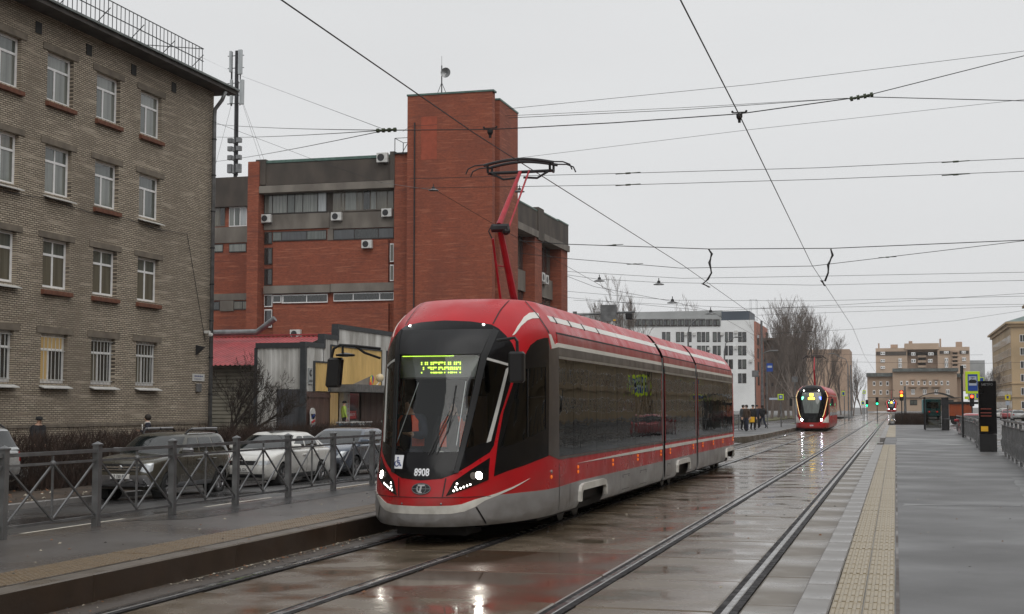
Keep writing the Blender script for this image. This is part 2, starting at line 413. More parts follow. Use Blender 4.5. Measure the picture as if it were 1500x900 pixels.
sheet('ground', [(-2500, -600, -.62), (2500, -600, -.62), (2500, 3500, -.62), (-2500, 3500, -.62)], M['pavement'])
# ---- left carriageway (falls away from the platform), verge, pavement by the houses
KX = -18.45
sheet('road', [(KX, -60, road_z(KX)), (ROAD0, -60, 0), (ROAD0, 330, 0), (KX, 330, road_z(KX))], M['asphalt_road'])
slabbox('verge', (-23.6, -60, -.6), (KX-.15, 118, -.26), M['soil'])
slabbox('pavement', (-60, -60, -.6), (-23.6, 330, -.22), M['pavement'])
slabbox('verge', (-23.6, 118, -.6), (KX-.15, 330, -.24), M['grass_ground'])
kerb = empty('kerb', (KX, 0, -.4)); tag(kerb, kind='structure')
km = MB(); km.box((-.15, .01, -.2), (0, 1.99, .14), .015); kme = km.mesh(); kme.materials.append(M['granite'])
for i in range(9, 60):
    o = bpy.data.objects.new('kerb_stone', kme); COL.objects.link(o); o.parent = kerb
    o.location = (random.uniform(-.006, .006), i*2, random.uniform(-.006, .006))
for (y0, y1) in ((19.1, 22.1), (25.1, 28.1), (31.6, 34.9), (37.6, 40.7), (43.8, 46.8), (50, 53)):
    z0 = road_z(-13.16)+.004; z1 = road_z(-13.04)+.004
    sheet('road_marking', [(-13.16, y0, z0), (-13.04, y0, z1), (-13.04, y1, z1), (-13.16, y1, z0)], M['paint_white'])
# ---- tram reservation
slabbox('trackbed', (-7.44, -20, -.6), (-.82, 620, -.03), M['bed'])
sm = [M['slab_a'], M['slab_b'], M['slab_c']]
tb = empty('track_paving', (0, 0, 0)); tag(tb, kind='structure')
cols = ((-7.38, -6.99, 'dirt'), (-6.745, -5.475, 0), (-5.245, -3.145, 1), (-2.915, -1.625, 2), (-1.395, -.83, 'pale'))
meshes = {}
for ci, (x0, x1, k) in enumerate(cols):
    for mi, mt in enumerate([M['slab_dirt']] if k == 'dirt' else ([M['slab_pale'], M['slab_b']] if k == 'pale' else sm)):
        m = MB(); m.box((x0, .012, -.10), (x1, 2.238, -.012), .014); me = m.mesh(); me.materials.append(mt); meshes[(ci, mi)] = me
for r in range(52):
    y = 1.6+r*2.25
    for ci, (x0, x1, k) in enumerate(cols):
        nv = 1 if k == 'dirt' else (2 if k == 'pale' else 3)
        mi = random.choices(range(nv), [.6, .4] if nv == 2 else ([1] if nv == 1 else [.45, .4, .15]))[0]
        if ci == 2 and r in (5, 6): mi = 2
        if ci == 4 and r < 24: mi = 0
        o = bpy.data.objects.new('paving_slab', meshes[(ci, mi)]); COL.objects.link(o); o.parent = tb
        o.location = (0, y+(.55 if ci in (0, 4) else (.2 if ci == 2 else 0)), random.uniform(-.004, .003))
        o.rotation_euler = (random.uniform(-.0012, .0012), random.uniform(-.0015, .0015), 0)
slabbox('track_paving_far', (-7.38, 119.0, -.05), (-.83, 190, -.014), M['slab_b'])
slabbox('level_crossing', (-9.5, 190, -.05), (.6, 215, -.008), M['slab_c'])
slabbox('track_paving_far', (-7.38, 215, -.05), (-.83, 600, -.014), M['slab_b'])
for X in (-6.87, -5.35, -3.02, -1.51):
    m = MB(); m.box((X-.105, -20, -.05), (X-.036, 600, -.012)); m.box((X+.036, -20, -.05), (X+.105, 600, -.006))
    tag(m.build('rail_rubber', M['rubber']), kind='structure')
    m = MB()
    pr = [(X-.035, -.05), (X-.035, -.004), (X-.028, .003), (X+.028, .003), (X+.035, -.004), (X+.035, -.05)]
    m.prism([(x, -20, z) for x, z in pr], (0, 620, 0)); tag(m.build('rail', M['rail_steel']), kind='structure')
# ---- right platform
PZ = .25
slabbox('platform', (-.52, -20, -.6), (3.75, 128, PZ), M['asphalt_platform'])
kr = empty('platform_kerb', (-.8, 0, 0)); tag(kr, kind='structure')
m = MB(); m.box((0, .006, -.05), (.265, .994, PZ-.002), .012); me = m.mesh(); me.materials.append(M['granite'])
m2 = MB(); m2.box((0, .006, -.05), (.265, 9.994, PZ-.002), .012); me2 = m2.mesh(); me2.materials.append(M['granite'])
for i in list(range(5, 61))+[61.8, 75]+list(range(76, 96)):
    o = bpy.data.objects.new('kerb_stone', me); COL.objects.link(o); o.parent = kr; o.location = (random.uniform(-.004, .004), i, random.uniform(-.003, .003)+(.06 if i == 61.8 else 0))
for i in range(96, 126, 10):
    o = bpy.data.objects.new('kerb_stone', me2); COL.objects.link(o); o.parent = kr; o.location = (0, i, 0)
def tactile(name, x0, w, ncol, rows, y0, L_, z, mat, nb, dots=False):
    root = empty(name, (x0, y0, z)); tag(root, kind='structure')
    mm = MB(); mm.box((.004, .006, -.06), (w-.004, L_-.006, .006), .004)
    for i in range(nb):
        c = w*(i+.5)/nb
        if dots:
            for j in range(nb):
                d = L_*(j+.5)/nb; q = .013
                mm.add([(c-q, d-q, .006), (c+q, d-q, .006), (c+q, d+q, .006), (c-q, d+q, .006), (c, d, .013)], [(0, 1, 4), (1, 2, 4), (2, 3, 4), (3, 0, 4)])
        else:
            h = w/nb*.26; mm.box((c-h, .03, .005), (c+h, L_-.03, .016), .003)
    me_ = mm.mesh(); me_.materials.append(mat)
    for r in rows:
        for k in range(ncol):
            o = bpy.data.objects.new('tactile_tile', me_); COL.objects.link(o); o.parent = root
            o.location = (k*w, r*L_, random.uniform(-.003, .002)); o.rotation_euler = (random.uniform(-.004, .004), random.uniform(-.006, .006), 0)
    return root
tactile('tactile_paving', -.53, .2475, 2, range(0, 130), 9.0, .4, PZ, M['tactile_pale'], 4)
slabbox('tactile_paving_far', (-.53, 76, PZ-.1), (-.035, 124, PZ+.008), M['tactile_pale'])
slabbox('tactile_edging', (-.028, -20, 0), (0, 61, PZ+.006), M['kerb_dark'])
def patchsheet(nm, pts, z, mat):
    rng = random.Random(len(pts)+int(z*1000)); P = []
    for (a, b) in zip(pts, pts[1:]+pts[:1]):
        for i in range(9): t = i/9; P.append((a[0]+(b[0]-a[0])*t+rng.uniform(-.035, .035), a[1]+(b[1]-a[1])*t+rng.uniform(-.1, .1), z))
    sheet(nm, P, mat)
wetmat('asphalt_patch', (.10, .10, .102), (.078, .078, .08), .7, .5, .28, .35, .65, .6, 120)
patchsheet('asphalt_patch', [(1.75, 11), (3.7, 8), (3.7, 33), (2.5, 33.5), (2.05, 24)], PZ+.003, M['asphalt_patch'])
patchsheet('asphalt_patch', [(.1, 23.6), (1.9, 23.8), (1.95, 24.2), (.1, 24.05)], PZ+.0035, M['asphalt_patch'])
patchsheet('asphalt_patch', [(.02, 61), (3.6, 61.5), (3.2, 72), (.02, 73)], PZ+.003, M['asphalt_patch'])
patchsheet('asphalt_patch', [(-10.4, 17.5), (-9.6, 18), (-9.75, 29), (-10.4, 29)], PZ+.003, M['asphalt_road'])
# ---- left platform
slabbox('platform', (-10.6, -20, -.6), (-7.66, 50, PZ), M['asphalt_left'])
kl = empty('platform_kerb', (-7.665, 0, 0)); tag(kl, kind='structure')
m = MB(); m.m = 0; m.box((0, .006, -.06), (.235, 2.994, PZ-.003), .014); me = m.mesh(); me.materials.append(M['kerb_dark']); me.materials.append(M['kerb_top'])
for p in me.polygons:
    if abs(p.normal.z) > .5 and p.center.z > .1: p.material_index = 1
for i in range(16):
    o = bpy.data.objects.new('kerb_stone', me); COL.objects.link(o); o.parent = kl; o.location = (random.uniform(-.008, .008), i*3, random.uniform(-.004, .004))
tactile('tactile_paving', -8.275, .3, 2, range(0, 62), 8.0, .3, PZ, M['tactile_old'], 4, True)
# far left platform with its ramped, rounded end
m = MB(); top = [(-7.48, 130), (-7.48, 82), (-7.75, 76), (-8.6, 71), (-10.6, 69.5), (-10.6, 130)]
m.prism([(x, y, -.6) for x, y in top], (0, 0, .6+PZ)); tag(m.build('platform', M['asphalt_platform']), kind='structure')
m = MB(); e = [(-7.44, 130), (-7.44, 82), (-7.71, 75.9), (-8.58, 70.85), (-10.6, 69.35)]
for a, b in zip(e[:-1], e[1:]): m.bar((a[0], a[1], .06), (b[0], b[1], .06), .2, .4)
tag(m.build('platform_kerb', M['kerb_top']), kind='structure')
slabbox('reservation', (-10.6, 50, -.6), (-7.46, 71, .03), M['asphalt_left'])
slabbox('grass_strip', (-10.6, 130, -.6), (-7.5, 188, .06), M['grass_ground'])
# ---- right carriageway
sheet('road', [(3.76, -60, -.02), (19.5, -60, -.02), (19.5, 330, -.02), (3.76, 330, -.02)], M['asphalt_road'])
sheet('road', [(-120, 330, -.03), (120, 330, -.03), (120, 352, -.03), (-120, 352, -.03)], M['asphalt_road'])
slabbox('pavement', (19.5, -60, -.6), (29.5, 330, .08), M['pavement'])
slabbox('median', (.0, 128.5, -.6), (3.7, 188, .12), M['grass_ground'])
# ---- grit, leaves and litter
def scatter(name, n, fn, mats, size, kind='stuff'):
    m = MB()
    for i in range(n):
        x, y, z = fn(); s = random.uniform(*size); a = random.uniform(0, 6.28); m.m = random.randrange(len(mats))
        c, d = math.cos(a)*s, math.sin(a)*s; h = s*random.uniform(.3, .8)
        m.add([(x-c, y-d, z), (x+d, y-c, z), (x+c*1.2, y+d*1.2, z), (x-d, y+c, z), (x+random.uniform(-.3, .3)*s, y, z+h)],
              [(0, 1, 4), (1, 2, 4), (2, 3, 4), (3, 0, 4), (3, 2, 1, 0)])
    return tag(m.build(name, mats, fix=False), kind=kind)
pmat('grit_pale', (.33, .3, .24), .8, 0, 0); pmat('leaf_brown', (.16, .07, .03), .7, 0, 0); pmat('grit_dark', (.03, .027, .025), .8, 0, 0)
scatter('gravel', 900, lambda: (-7.37+abs(random.gauss(0, .12)), random.uniform(9, 30), -.012), [M['grit_pale'], M['grit_dark'], M['leaf_brown'], M['slab_dirt']], (.006, .022))
scatter('litter', 46, lambda: (random.uniform(-5.2, -.9), random.uniform(10, 45), -.01), [M['grit_dark'], M['leaf_brown'], M['grit_pale']], (.01, .03))
scatter('litter', 60, lambda: (random.uniform(-.5, 3.2), random.uniform(10, 40), PZ+.001), [M['grit_pale'], M['grit_dark'], M['leaf_brown']], (.006, .018))
scatter('litter', 70, lambda: (random.uniform(-10, -7.5), random.uniform(10, 26), PZ+.004), [M['leaf_brown'], M['grit_pale'], M['grit_dark']], (.008, .024))
scatter('fallen_leaves', 1500, lambda: (random.uniform(-23.4, KX-.2), random.uniform(22, 75), -.258), [M['leaf_brown'], M['soil'], M['grit_pale'], M['grit_dark']], (.02, .06))
# ================================================================== people: one skinned surface each
pmat('skin', (.52, .32, .23), .55, 0, .15, 8); pmat('hair', (.025, .018, .014), .7, 0, .3, 20)
pmat('cloth_black', (.014, .014, .016), .85, 0, .35, 8, bump=.3, bscale=30); pmat('cloth_navy', (.02, .024, .04), .85, 0, .35, 8, bump=.3, bscale=30)
pmat('cloth_brown', (.07, .045, .03), .85, 0, .35, 8, bump=.3, bscale=30); pmat('cloth_pale', (.5, .47, .42), .85, 0, .25, 8)
pmat('cloth_grey', (.05, .055, .06), .85, 0, .35, 8); pmat('jeans', (.025, .03, .05), .85, 0, .35, 8)
pmat('hivis_orange', (.75, .09, .02), .7, 0, .2, 8); pmat('hivis_lime', (.35, .48, .08), .7, 0, .2, 8)
pmat('bag_yellow', (.75, .42, .02), .5, 0, .15, 6); pmat('scarf', (.7, .68, .65), .8, 0, .2, 8)
def person(name, label, loc, rz, coat, legs, group=None, h=1.74, hat=None, stride=.18, arm='hang', sit=False, group_cat='person', long_coat=False, cut=None, extra=None):
    k = h/1.74; sd = random.Random(hash(label) % 999)
    J = {}
    hipz = .92
    J['pel'] = (0, 0, hipz, .145); J['wai'] = (0, .01, 1.08, .135); J['che'] = (0, .0, 1.28, .155); J['neb'] = (0, -.005, 1.44, .075); J['nec'] = (0, -.015, 1.505, .058)
    J['hea'] = (0, -.03, 1.6, .092); J['top'] = (0, -.02, 1.69, .07)
    J['nos'] = (0, -.115, 1.585, .018)
    for s, q in ((1, 'r'), (-1, 'l')):
        f = s*stride
        J['hip'+q] = (s*.09, 0, hipz-.06, .105)
        if sit: J['kne'+q] = (s*.11, -.42, hipz-.02, .072); J['ank'+q] = (s*.11, -.4, hipz-.44, .045); J['toe'+q] = (s*.11, -.58, hipz-.47, .036)
        else: J['kne'+q] = (s*.095, -f*.55-.03, .49, .07); J['ank'+q] = (s*.1, -f+.02 if f > 0 else -f+.06, .085+(0 if f > 0 else .04), .046); J['toe'+q] = (s*.11, J['ank'+q][1]-.17, .035, .036)
        J['sho'+q] = (s*.185, .0, 1.385, .075)
        if arm == 'drive': J['elb'+q] = (s*.27, -.13, 1.15, .055); J['wri'+q] = (s*.17, -.38, 1.17, .036)
        elif arm == 'phone' and s > 0 or arm == 'both': J['elb'+q] = (s*.25, -.02, 1.12, .052); J['wri'+q] = (s*.1, -.25, 1.17, .034)
        else: J['elb'+q] = (s*.25, .03+f*.35, 1.12, .052); J['wri'+q] = (s*.25, -.06+f*.6, .88, .034)
        wx, wy, wz, _ = J['wri'+q]; ex, ey, ez, _ = J['elb'+q]
        d = Vector((wx-ex, wy-ey, wz-ez)).normalized(); side = Vector((1, 0, 0)) if abs(d.z) > .6 else Vector((1, 0, 0)); up = d.cross(side).normalized(); side = up.cross(d)
        w = Vector((wx, wy, wz)); J['pal'+q] = (*(w+d*.055), .03)
        for i in range(4):
            b = w+d*.09+side*(.026*(i-1.5)); t = b+d*(.036+.008*(1.5-abs(i-1.4)))-up*.012*s*0; e = t+d*.026+up*.022
            J['f%d%s' % (i, q)] = (*b, .0105); J['g%d%s' % (i, q)] = (*t, .0095); J['h%d%s' % (i, q)] = (*e, .008)
        b = w+d*.04-side*.034*s; t = b+d*.035-side*.018*s+up*.012; J['t0'+q] = (*b, .013); J['t1'+q] = (*t, .010)
    E_ = [('pel', 'wai'), ('wai', 'che'), ('che', 'neb'), ('neb', 'nec'), ('nec', 'hea'), ('hea', 'top'), ('hea', 'nos')]
    for q in 'rl':
        E_ += [('pel', 'hip'+q), ('hip'+q, 'kne'+q), ('kne'+q, 'ank'+q), ('ank'+q, 'toe'+q), ('che', 'sho'+q), ('sho'+q, 'elb'+q), ('elb'+q, 'wri'+q), ('wri'+q, 'pal'+q), ('pal'+q, 't0'+q), ('t0'+q, 't1'+q)]
        for i in range(4): E_ += [('pal'+q, 'f%d%s' % (i, q)), ('f%d%s' % (i, q), 'g%d%s' % (i, q)), ('g%d%s' % (i, q), 'h%d%s' % (i, q))]
    names = list(J); ix = {n: i for i, n in enumerate(names)}
    puff = {'che': .03, 'wai': .03, 'pel': .03, 'elbr': .018, 'elbl': .018, 'shor': .02, 'shol': .02, 'wrir': .01, 'wril': .01, 'kner': .012, 'knel': .012, 'ankr': .018, 'ankl': .018}
    me = bpy.data.meshes.new('sk'); me.from_pydata([J[n][:3] for n in names], [(ix[a], ix[b]) for a, b in E_], [])
    o = bpy.data.objects.new('sk', me); COL.objects.link(o)
    o.modifiers.new('s', 'SKIN'); sk = me.skin_vertices[0].data if me.skin_vertices else None
    if sk is None:
        bm = bmesh.new(); bm.from_mesh(me); lay = bm.verts.layers.skin.verify(); bm.to_mesh(me); bm.free(); sk = me.skin_vertices[0].data
    for n in names:
        r = J[n][3]+puff.get(n, 0); rx = r*(1.25 if n in ('che', 'wai', 'pel') else 1)
        sk[ix[n]].radius = (rx if n in ('che', 'wai', 'pel') else r, r*.8 if n in ('che', 'wai', 'pel') else r); sk[ix[n]].use_root = (n == 'pel')
    sb = o.modifiers.new('b', 'SUBSURF'); sb.levels = 1; sb.render_levels = 1
    dg = bpy.context.evaluated_depsgraph_get(); ev = o.evaluated_get(dg); nm = bpy.data.meshes.new_from_object(ev)
    bpy.data.objects.remove(o)
    P = np.array([J[n][:3] for n in names])
    segs = [(a, b) for a, b in E_]
    def region(c):
        best = None; bd = 9
        for a, b in segs:
            A = np.array(J[a][:3]); B = np.array(J[b][:3]); t = np.clip(((c-A)@(B-A))/max((B-A)@(B-A), 1e-9), 0, 1); d = np.linalg.norm(c-A-(B-A)*t)-.5*(J[a][3]*(1-t)+J[b][3]*t)
            if d < bd: bd = d; best = (a, b)
        b = best[1][:3]
        if b in ('nec', 'hea', 'top', 'nos'): return 0
        if b[0] in 'fgh' and b[1:2].isdigit() or b in ('pal',) or b[0] == 't' and b[1].isdigit(): return 0
        if b in ('hip', 'kne', 'ank') : return 2 if not (b == 'hip') else 1
        if b == 'toe': return 3
        return 1
    for m in (M['skin'], M[coat], M[legs], M['cloth_black']): nm.materials.append(m)
    for p in nm.polygons: p.material_index = region(np.array(p.center)); p.use_smooth = True
    for v in nm.vertices: v.co *= k
    if cut is not None:
        bm = bmesh.new(); bm.from_mesh(nm); bmesh.ops.bisect_plane(bm, geom=bm.verts[:]+bm.edges[:]+bm.faces[:], plane_co=(0, 0, cut), plane_no=(0, 0, -1), clear_outer=True); bm.to_mesh(nm); bm.free()
    root = empty(name, loc, rz, label, group_cat, group)
    link('body', nm, None, root, world=False)
    m = MB(); hm = 'hair'
    if hat: m.lathe_sc([(.104, .0), (.108, .03), (.1, .07), (.07, .105), (.01, .118)], (0, -.022, 1.61), 14, (1, 1.12, 1)); m.box((-.06, -.2, 1.615), (.06, -.11, 1.628)) if hat == 'cap' else None; hm = 'cloth_black'
    else: m.lathe_sc([(.07, -.07), (.098, -.02), (.104, .04), (.09, .085), (.055, .112), (.01, .12)], (0, .0, 1.6), 14, (1, 1.05, 1))
    for i in range(len(m.v)): m.v[i] = tuple(c*k for c in m.v[i])
    m.build('hat' if hat else 'hair', M[hm], root, world=False, smooth=True)
    m = MB()
    for s in (-1, 1):
        m.ball((s*.034*k, -.112*k, 1.612*k), .011*k, 6, 5)
    m.build('eyes', M['hair'], root, world=False, smooth=True)
    if long_coat:
        m = MB(); m.lathe_sc([(.19, 1.3), (.185, 1.1), (.2, .9), (.23, .62), (.225, .615)], (0, 0, 0), 16, (1, .78, 1))
        for i in range(len(m.v)): m.v[i] = tuple(c*k for c in m.v[i])
        m.build('coat', M[coat], root, world=False, smooth=True)
    if extra: extra(root, k)
    return root
def bag_at(x, z, mat):
    def f(root, k):
        m = MB(); m.box((x-.18, -.12, z-.32), (x+.18, .02, z+.05), .02); m.tube([(x-.08, -.05, z+.05), (x-.05, -.05, z+.17), (x+.05, -.05, z+.17), (x+.08, -.05, z+.05)], .008, 5)
        m.build('bag', M[mat], root, world=False)
    return f
def scarf(root, k):
    m = MB(); m.lathe_sc([(.07, 1.42), (.1, 1.44), (.105, 1.49), (.075, 1.53)], (0, -.01, 0), 12, (1, 1, 1)); m.box((-.06, -.2, 1.2), (.03, -.165, 1.45), .01)
    m.build('scarf', M['scarf'], root, world=False, smooth=True)
def backpack(root, k):
    m = MB(); m.box((-.15, .1, 1.02), (.15, .27, 1.45), .04); m.build('backpack', M['cloth_grey'], root, world=False)
# ================================================================== the near tram
def paint(name, col, rough=.28, coat=.5, dirt=.25, spec=.5):
    m, nt, b, o = newmat(name); b.inputs['Specular IOR Level'].default_value = spec
    c = mixc(nt, noise_fac(nt, 1.2, 8, .4, .8), col, tuple(x*(1-dirt)+.02*dirt for x in col))
    tcn = node(nt, 'ShaderNodeTexCoord'); spn = node(nt, 'ShaderNodeSeparateXYZ'); nt.links.new(tcn.outputs['Object'], spn.inputs[0])
    gr = node(nt, 'ShaderNodeMapRange'); gr.inputs[1].default_value = 1.0; gr.inputs[2].default_value = .22; nt.links.new(spn.outputs[2], gr.inputs[0])   # splashed road film along the sills
    gm = node(nt, 'ShaderNodeMath', operation='MULTIPLY'); nt.links.new(gr.outputs[0], gm.inputs[0]); nt.links.new(noise_fac(nt, 3.0, 8, .25, .75, stretch=(1.5, .5, 1.2), seed=9), gm.inputs[1])
    gk = node(nt, 'ShaderNodeMath', operation='MULTIPLY'); gk.inputs[1].default_value = .9; nt.links.new(gm.outputs[0], gk.inputs[0])
    c = mixc(nt, gk.outputs[0], c, (.085, .07, .055))
    nt.links.new(c, b.inputs['Base Color'])
    r = node(nt, 'ShaderNodeMapRange'); r.inputs[3].default_value = rough-.07; r.inputs[4].default_value = rough+.14
    nt.links.new(noise_fac(nt, 2.3, 7, .3, .7, seed=3), r.inputs[0]); nt.links.new(r.outputs[0], b.inputs['Roughness'])
    b.inputs['Coat Weight'].default_value = coat; b.inputs['Coat Roughness'].default_value = .1
    return m
paint('tram_red', (.46, .003, .010), .3, .0, .25, .4); paint('tram_grey', (.30, .30, .305), .4, .15, .35); paint('tram_white', (.72, .71, .66), .35, .3, .2)
paint('tram_black', (.005, .005, .006), .12, .0, .3, .22); paint('tram_satin', (.016, .017, .019), .4, 0, .3, .3); paint('tram_band', (.06, .05, .045), .35, .2, .3)
paint('tram_red_dull', (.30, .02, .018), .38, .2, .35)
pmat('seam', (.006, .005, .006), .6, 0, 0); pmat('bellows', (.09, .08, .07), .8, 0, .3, 6); pmat('underframe', (.01, .01, .01), .7, 0, .3, 5)
pmat('interior_grey', (.24, .245, .25), .6, 0, .2, 3); pmat('interior_dark', (.018, .018, .02), .7, 0, .2, 3); pmat('interior_pale', (.5, .5, .48), .5, 0, .1, 3)
pmat('alu', (.5, .5, .5), .3, .9, .2, 4); pmat('pink_red', (.42, .02, .035), .45, 0, .25, 5)
gmat('glass_screen', (.90, .93, .93), .01, 1.5, boost=1.0); gmat('glass_cab', (.30, .31, .31), .01, 1.45, boost=.8); gmat('glass_side', (.055, .053, .05), .0, 1.52, wave=.06, wscale=2.0, boost=.8)
emat('lamp_white', (1, .95, .84), 90); emat('lamp_led', (1, .97, .88), 7); emat('led_lime', (.62, 1, .08), 2.6); emat('lamp_orange', (1, .2, .02), .45); emat('lamp_red', (1, .04, .03), 2.0)
emat('lamp_small', (1, .98, .94), 9); emat('lamp_cyan', (.2, .8, .95), 1.2)
pmat('sticker_white', (.75, .77, .8), .4, 0, 0); pmat('sticker_blue', (.01, .03, .16), .4, 0, 0); pmat('emblem', (.02, .022, .024), .25, .3, 0); pmat('sticker_yellow', (.7, .55, .02), .4, 0, 0)
TO = np.array([-6.14, 17.80, 0.0]); TLEN = 28.8; WS = 1.025
class TramSurf(Surf):
    def __init__(s, tab, yc=2.75, ex=2.25, flip=None):
        a = np.array(tab, float); s.W = pchip(a[:, 0], a[:, 1]*WS); s.Z = pchip(a[:, 0], a[:, 2]); s.S = pchip(a[:, 0], a[:, 3]); s.yc = yc; s.ex = ex; s.flip = flip; s.v0, s.v1 = a[0, 0], a[-1, 0]
    def P(s, u, v):
        u = np.asarray(u, float); v = np.clip(np.asarray(v, float), s.v0, s.v1); au = np.abs(u); ph = np.minimum(au, 1)*math.pi/2
        g = np.sin(ph); x = np.sign(u)*s.W(v)*g; st = s.S(v); y = st+(s.yc-st)*(1-np.sqrt(np.maximum(1-g**s.ex, 0)))+np.maximum(au-1, 0); z = s.Z(v)
        if s.flip is not None: x = -x; y = s.flip-y
        return np.stack([x, y, z], -1)
    def uy(s, y): return 1+(max(y, s.yc)-s.yc)
    def front(s, x, z):
        r = min(abs(x)/float(s.W(z)), 1); return math.copysign(math.asin(r)*2/math.pi, x), z
NEAR = [(.24, 1.16, .24, .03), (.30, 1.205, .30, -.03), (.50, 1.22, .5, -.05), (.75, 1.22, .75, 0), (.96, 1.22, .96, .05), (1.23, 1.22, 1.23, .16), (1.8, 1.22, 1.8, .36),
        (2.53, 1.215, 2.53, .60), (2.75, 1.205, 2.75, .73), (2.95, 1.18, 2.95, .92), (3.15, 1.07, 3.17, 1.25), (3.35, .95, 3.33, 1.6), (3.5, .86, 3.42, 1.95), (3.8, .60, 3.455, 2.3), (4.36, 0, 3.47, 2.6)]
sf = TramSurf(NEAR); sr = TramSurf(NEAR, flip=TLEN)
_gu = np.concatenate([np.linspace(-1, 1, 121), np.linspace(1.05, 11, 200)]); _gv = np.linspace(.26, 4.2, 130)
_GU, _GV = np.meshgrid(_gu, _gv, indexing='ij'); _GP = sf.P(_GU, _GV)+TO; _GN = sf.N(_GU, _GV)
_vis = ((_C-_GP)*_GN).sum(-1) > 0; _GX = proj(_GP.reshape(-1, 3)).reshape(_GU.shape+(2,)); _GX[~_vis] = 1e6
def t1(x, y):
    d = ((_GX-np.array([x, y]))**2).sum(-1); i = np.unravel_index(d.argmin(), d.shape)
    return sf.solve(lambda p: proj(p+TO), _GU[i], _GV[i], (x, y))
def T(pts, c=()):
    out = [t1(*p) for p in pts]
    return [(0.0, v) if (i in c or i-len(out) in c) else (u, v) for i, (u, v) in enumerate(out)]
tram = empty('tram', tuple(TO), 0, 'large red and grey three-section tram numbered 8908 in the foreground', 'tram')
# --- glazing outlines (right half; mirrored)
ws = T([(640, 523), (703, 520), (672, 662), (624, 663)], (0, -1))
ws_full = ws+[(-u, v) for u, v in ws[-2:0:-1]]
ws[0] = (0.0, max(ws[0][1], ws[1][1])); ws[3] = (0.0, min(ws[3][1], ws[2][1])); ws_full = ws+[(-u, v) for u, v in ws[-2:0:-1]]
cw = T([(713, 526), (744, 535), (716, 647), (683, 657)])
cab_g = T([(763, 541), (799, 538), (799, 629), (766, 646), (732, 657)])
mir = lambda p: [(-u, v) for u, v in p]
U1 = sf.uy(12.45); UR = sf.uy(TLEN-18.12)
wheel1 = (sf.uy(4.15), sf.uy(6.05)); wheelm = (sf.uy(14.45), sf.uy(16.3)); wheel3 = (sf.uy(TLEN-25.9), sf.uy(TLEN-24.1))
def rect(a, b, c, d): return [(a, c), (b, c), (b, d), (a, d)]
VW0, VW1 = 1.09, 2.56
us = sorted(set(list(np.linspace(-1, 1, 49))+list(np.linspace(1.15, U1, 22))+[-x for x in np.linspace(1.15, U1, 22)]))
vsl = list(np.linspace(.24, 2.95, 34))+list(np.linspace(3.0, 4.36, 22))
UW0 = sf.uy(2.62)
holes = [ws_full, cw, mir(cw), cab_g, mir(cab_g)]
for w in (rect(UW0, U1-.06, VW0, VW1), rect(wheel1[0], wheel1[1], .2, .5)): holes += [w, mir(w)]
link('body_shell', sf.shell(us, vsl, holes), M['tram_red'], tram, world=False)
us3 = sorted(set(list(np.linspace(-1, 1, 33))+list(np.linspace(1.15, UR, 20))+[-x for x in np.linspace(1.15, UR, 20)]))
h3 = []
for w in (rect(UW0, UR-.06, VW0, VW1), rect(wheel3[0], wheel3[1], .2, .5)): h3 += [w, mir(w)]
link('body_shell', sr.shell(us3, vsl, h3), M['tram_red'], tram, world=False)
ua, ub = sf.uy(12.83), sf.uy(17.78)
for sg in (1, -1):
    hh = [rect(ua+.06, ub-.06, VW0, VW1), rect(*wheelm, .2, .5)]; uu = np.linspace(ua, ub, 10)
    if sg < 0: hh = [mir(h) for h in hh]; uu = -uu[::-1]
    link('body_shell', sf.shell(list(uu), vsl, hh), M['tram_red'], tram, world=False)
# --- front mask
mask = T([(654, 470), (690, 471.5), (720, 476), (730, 481.5), (741, 492), (750, 503.5), (757, 520), (756, 535), (752, 550), (747.5, 562), (732, 610), (723, 653), (717, 663), (705, 670.5), (690, 680.5), (667, 694), (647, 701.5), (620, 704)], (0, -1))
hdr_o = T([(651, 484), (722, 483), (704, 518.5), (640, 521)], (0, -1))
sf.part('front_mask', mask+[ws[3], ws[2], ws[1], ws[0]], M['tram_black'], tram, off=.005, mirror=True, holes=[cw], du=.05, dv=.06)
sf.part('header_panel', hdr_o, M['tram_satin'], tram, off=.011, mirror=True, du=.05)
pil = T([(722, 482), (730, 486), (712, 526), (690, 620), (671, 693), (664, 694), (672, 664), (704, 521)])
sf.part('windscreen_pillar', pil, M['tram_satin'], tram, off=.022, thick=.02, mirror=True)
sf.part('windscreen', ws, M['glass_screen'], tram, off=-.004, mirror=True, rim=False, du=.05)
sf.part('corner_window', cw, M['glass_cab'], tram, off=-.002, rim=False); link('corner_window', sf.patch(mir(cw), off=-.002, rim=False), M['glass_cab'], tram, world=False)
fr = T([(741, 541), (745.5, 537), (718.5, 646.5), (712.5, 649)])  # pale strip paints a pillar's reflection along the corner window
sf.part('frame_and_reflection', fr, M['interior_pale'], tram, off=.009, mirror=True)
fr2 = T([(713, 524), (745, 533), (744.5, 536.5), (712.5, 527.5)]); sf.part('frame_and_reflection', fr2, M['interior_pale'], tram, off=.009, mirror=True)
cab = T([(723.5, 698), (743, 690), (764.5, 683), (785, 675), (803, 668), (803, 495), (796, 495.5), (786.5, 498.5), (777, 506), (771, 517), (767, 526), (760, 541), (752, 561), (737.5, 603), (729, 650)])
sf.part('cab_side_panel', cab, M['tram_black'], tram, off=.006, mirror=True, holes=[cab_g], du=.06)
sf.part('cab_window', cab_g, M['glass_cab'], tram, off=-.003, mirror=True, rim=False)
for a, b in (((773, 541), (773, 640)), ((775, 582), (798, 582))):
    p, q = t1(*a), t1(*b); m = MB(); P3 = lambda w: Vector(sf.P(np.array([w[0]]), np.array([w[1]]))[0])+Vector((.004, 0, 0)); m.bar(P3(p), P3(q), .012, .02); m.build('window_divider', M['tram_black'], tram, world=False)
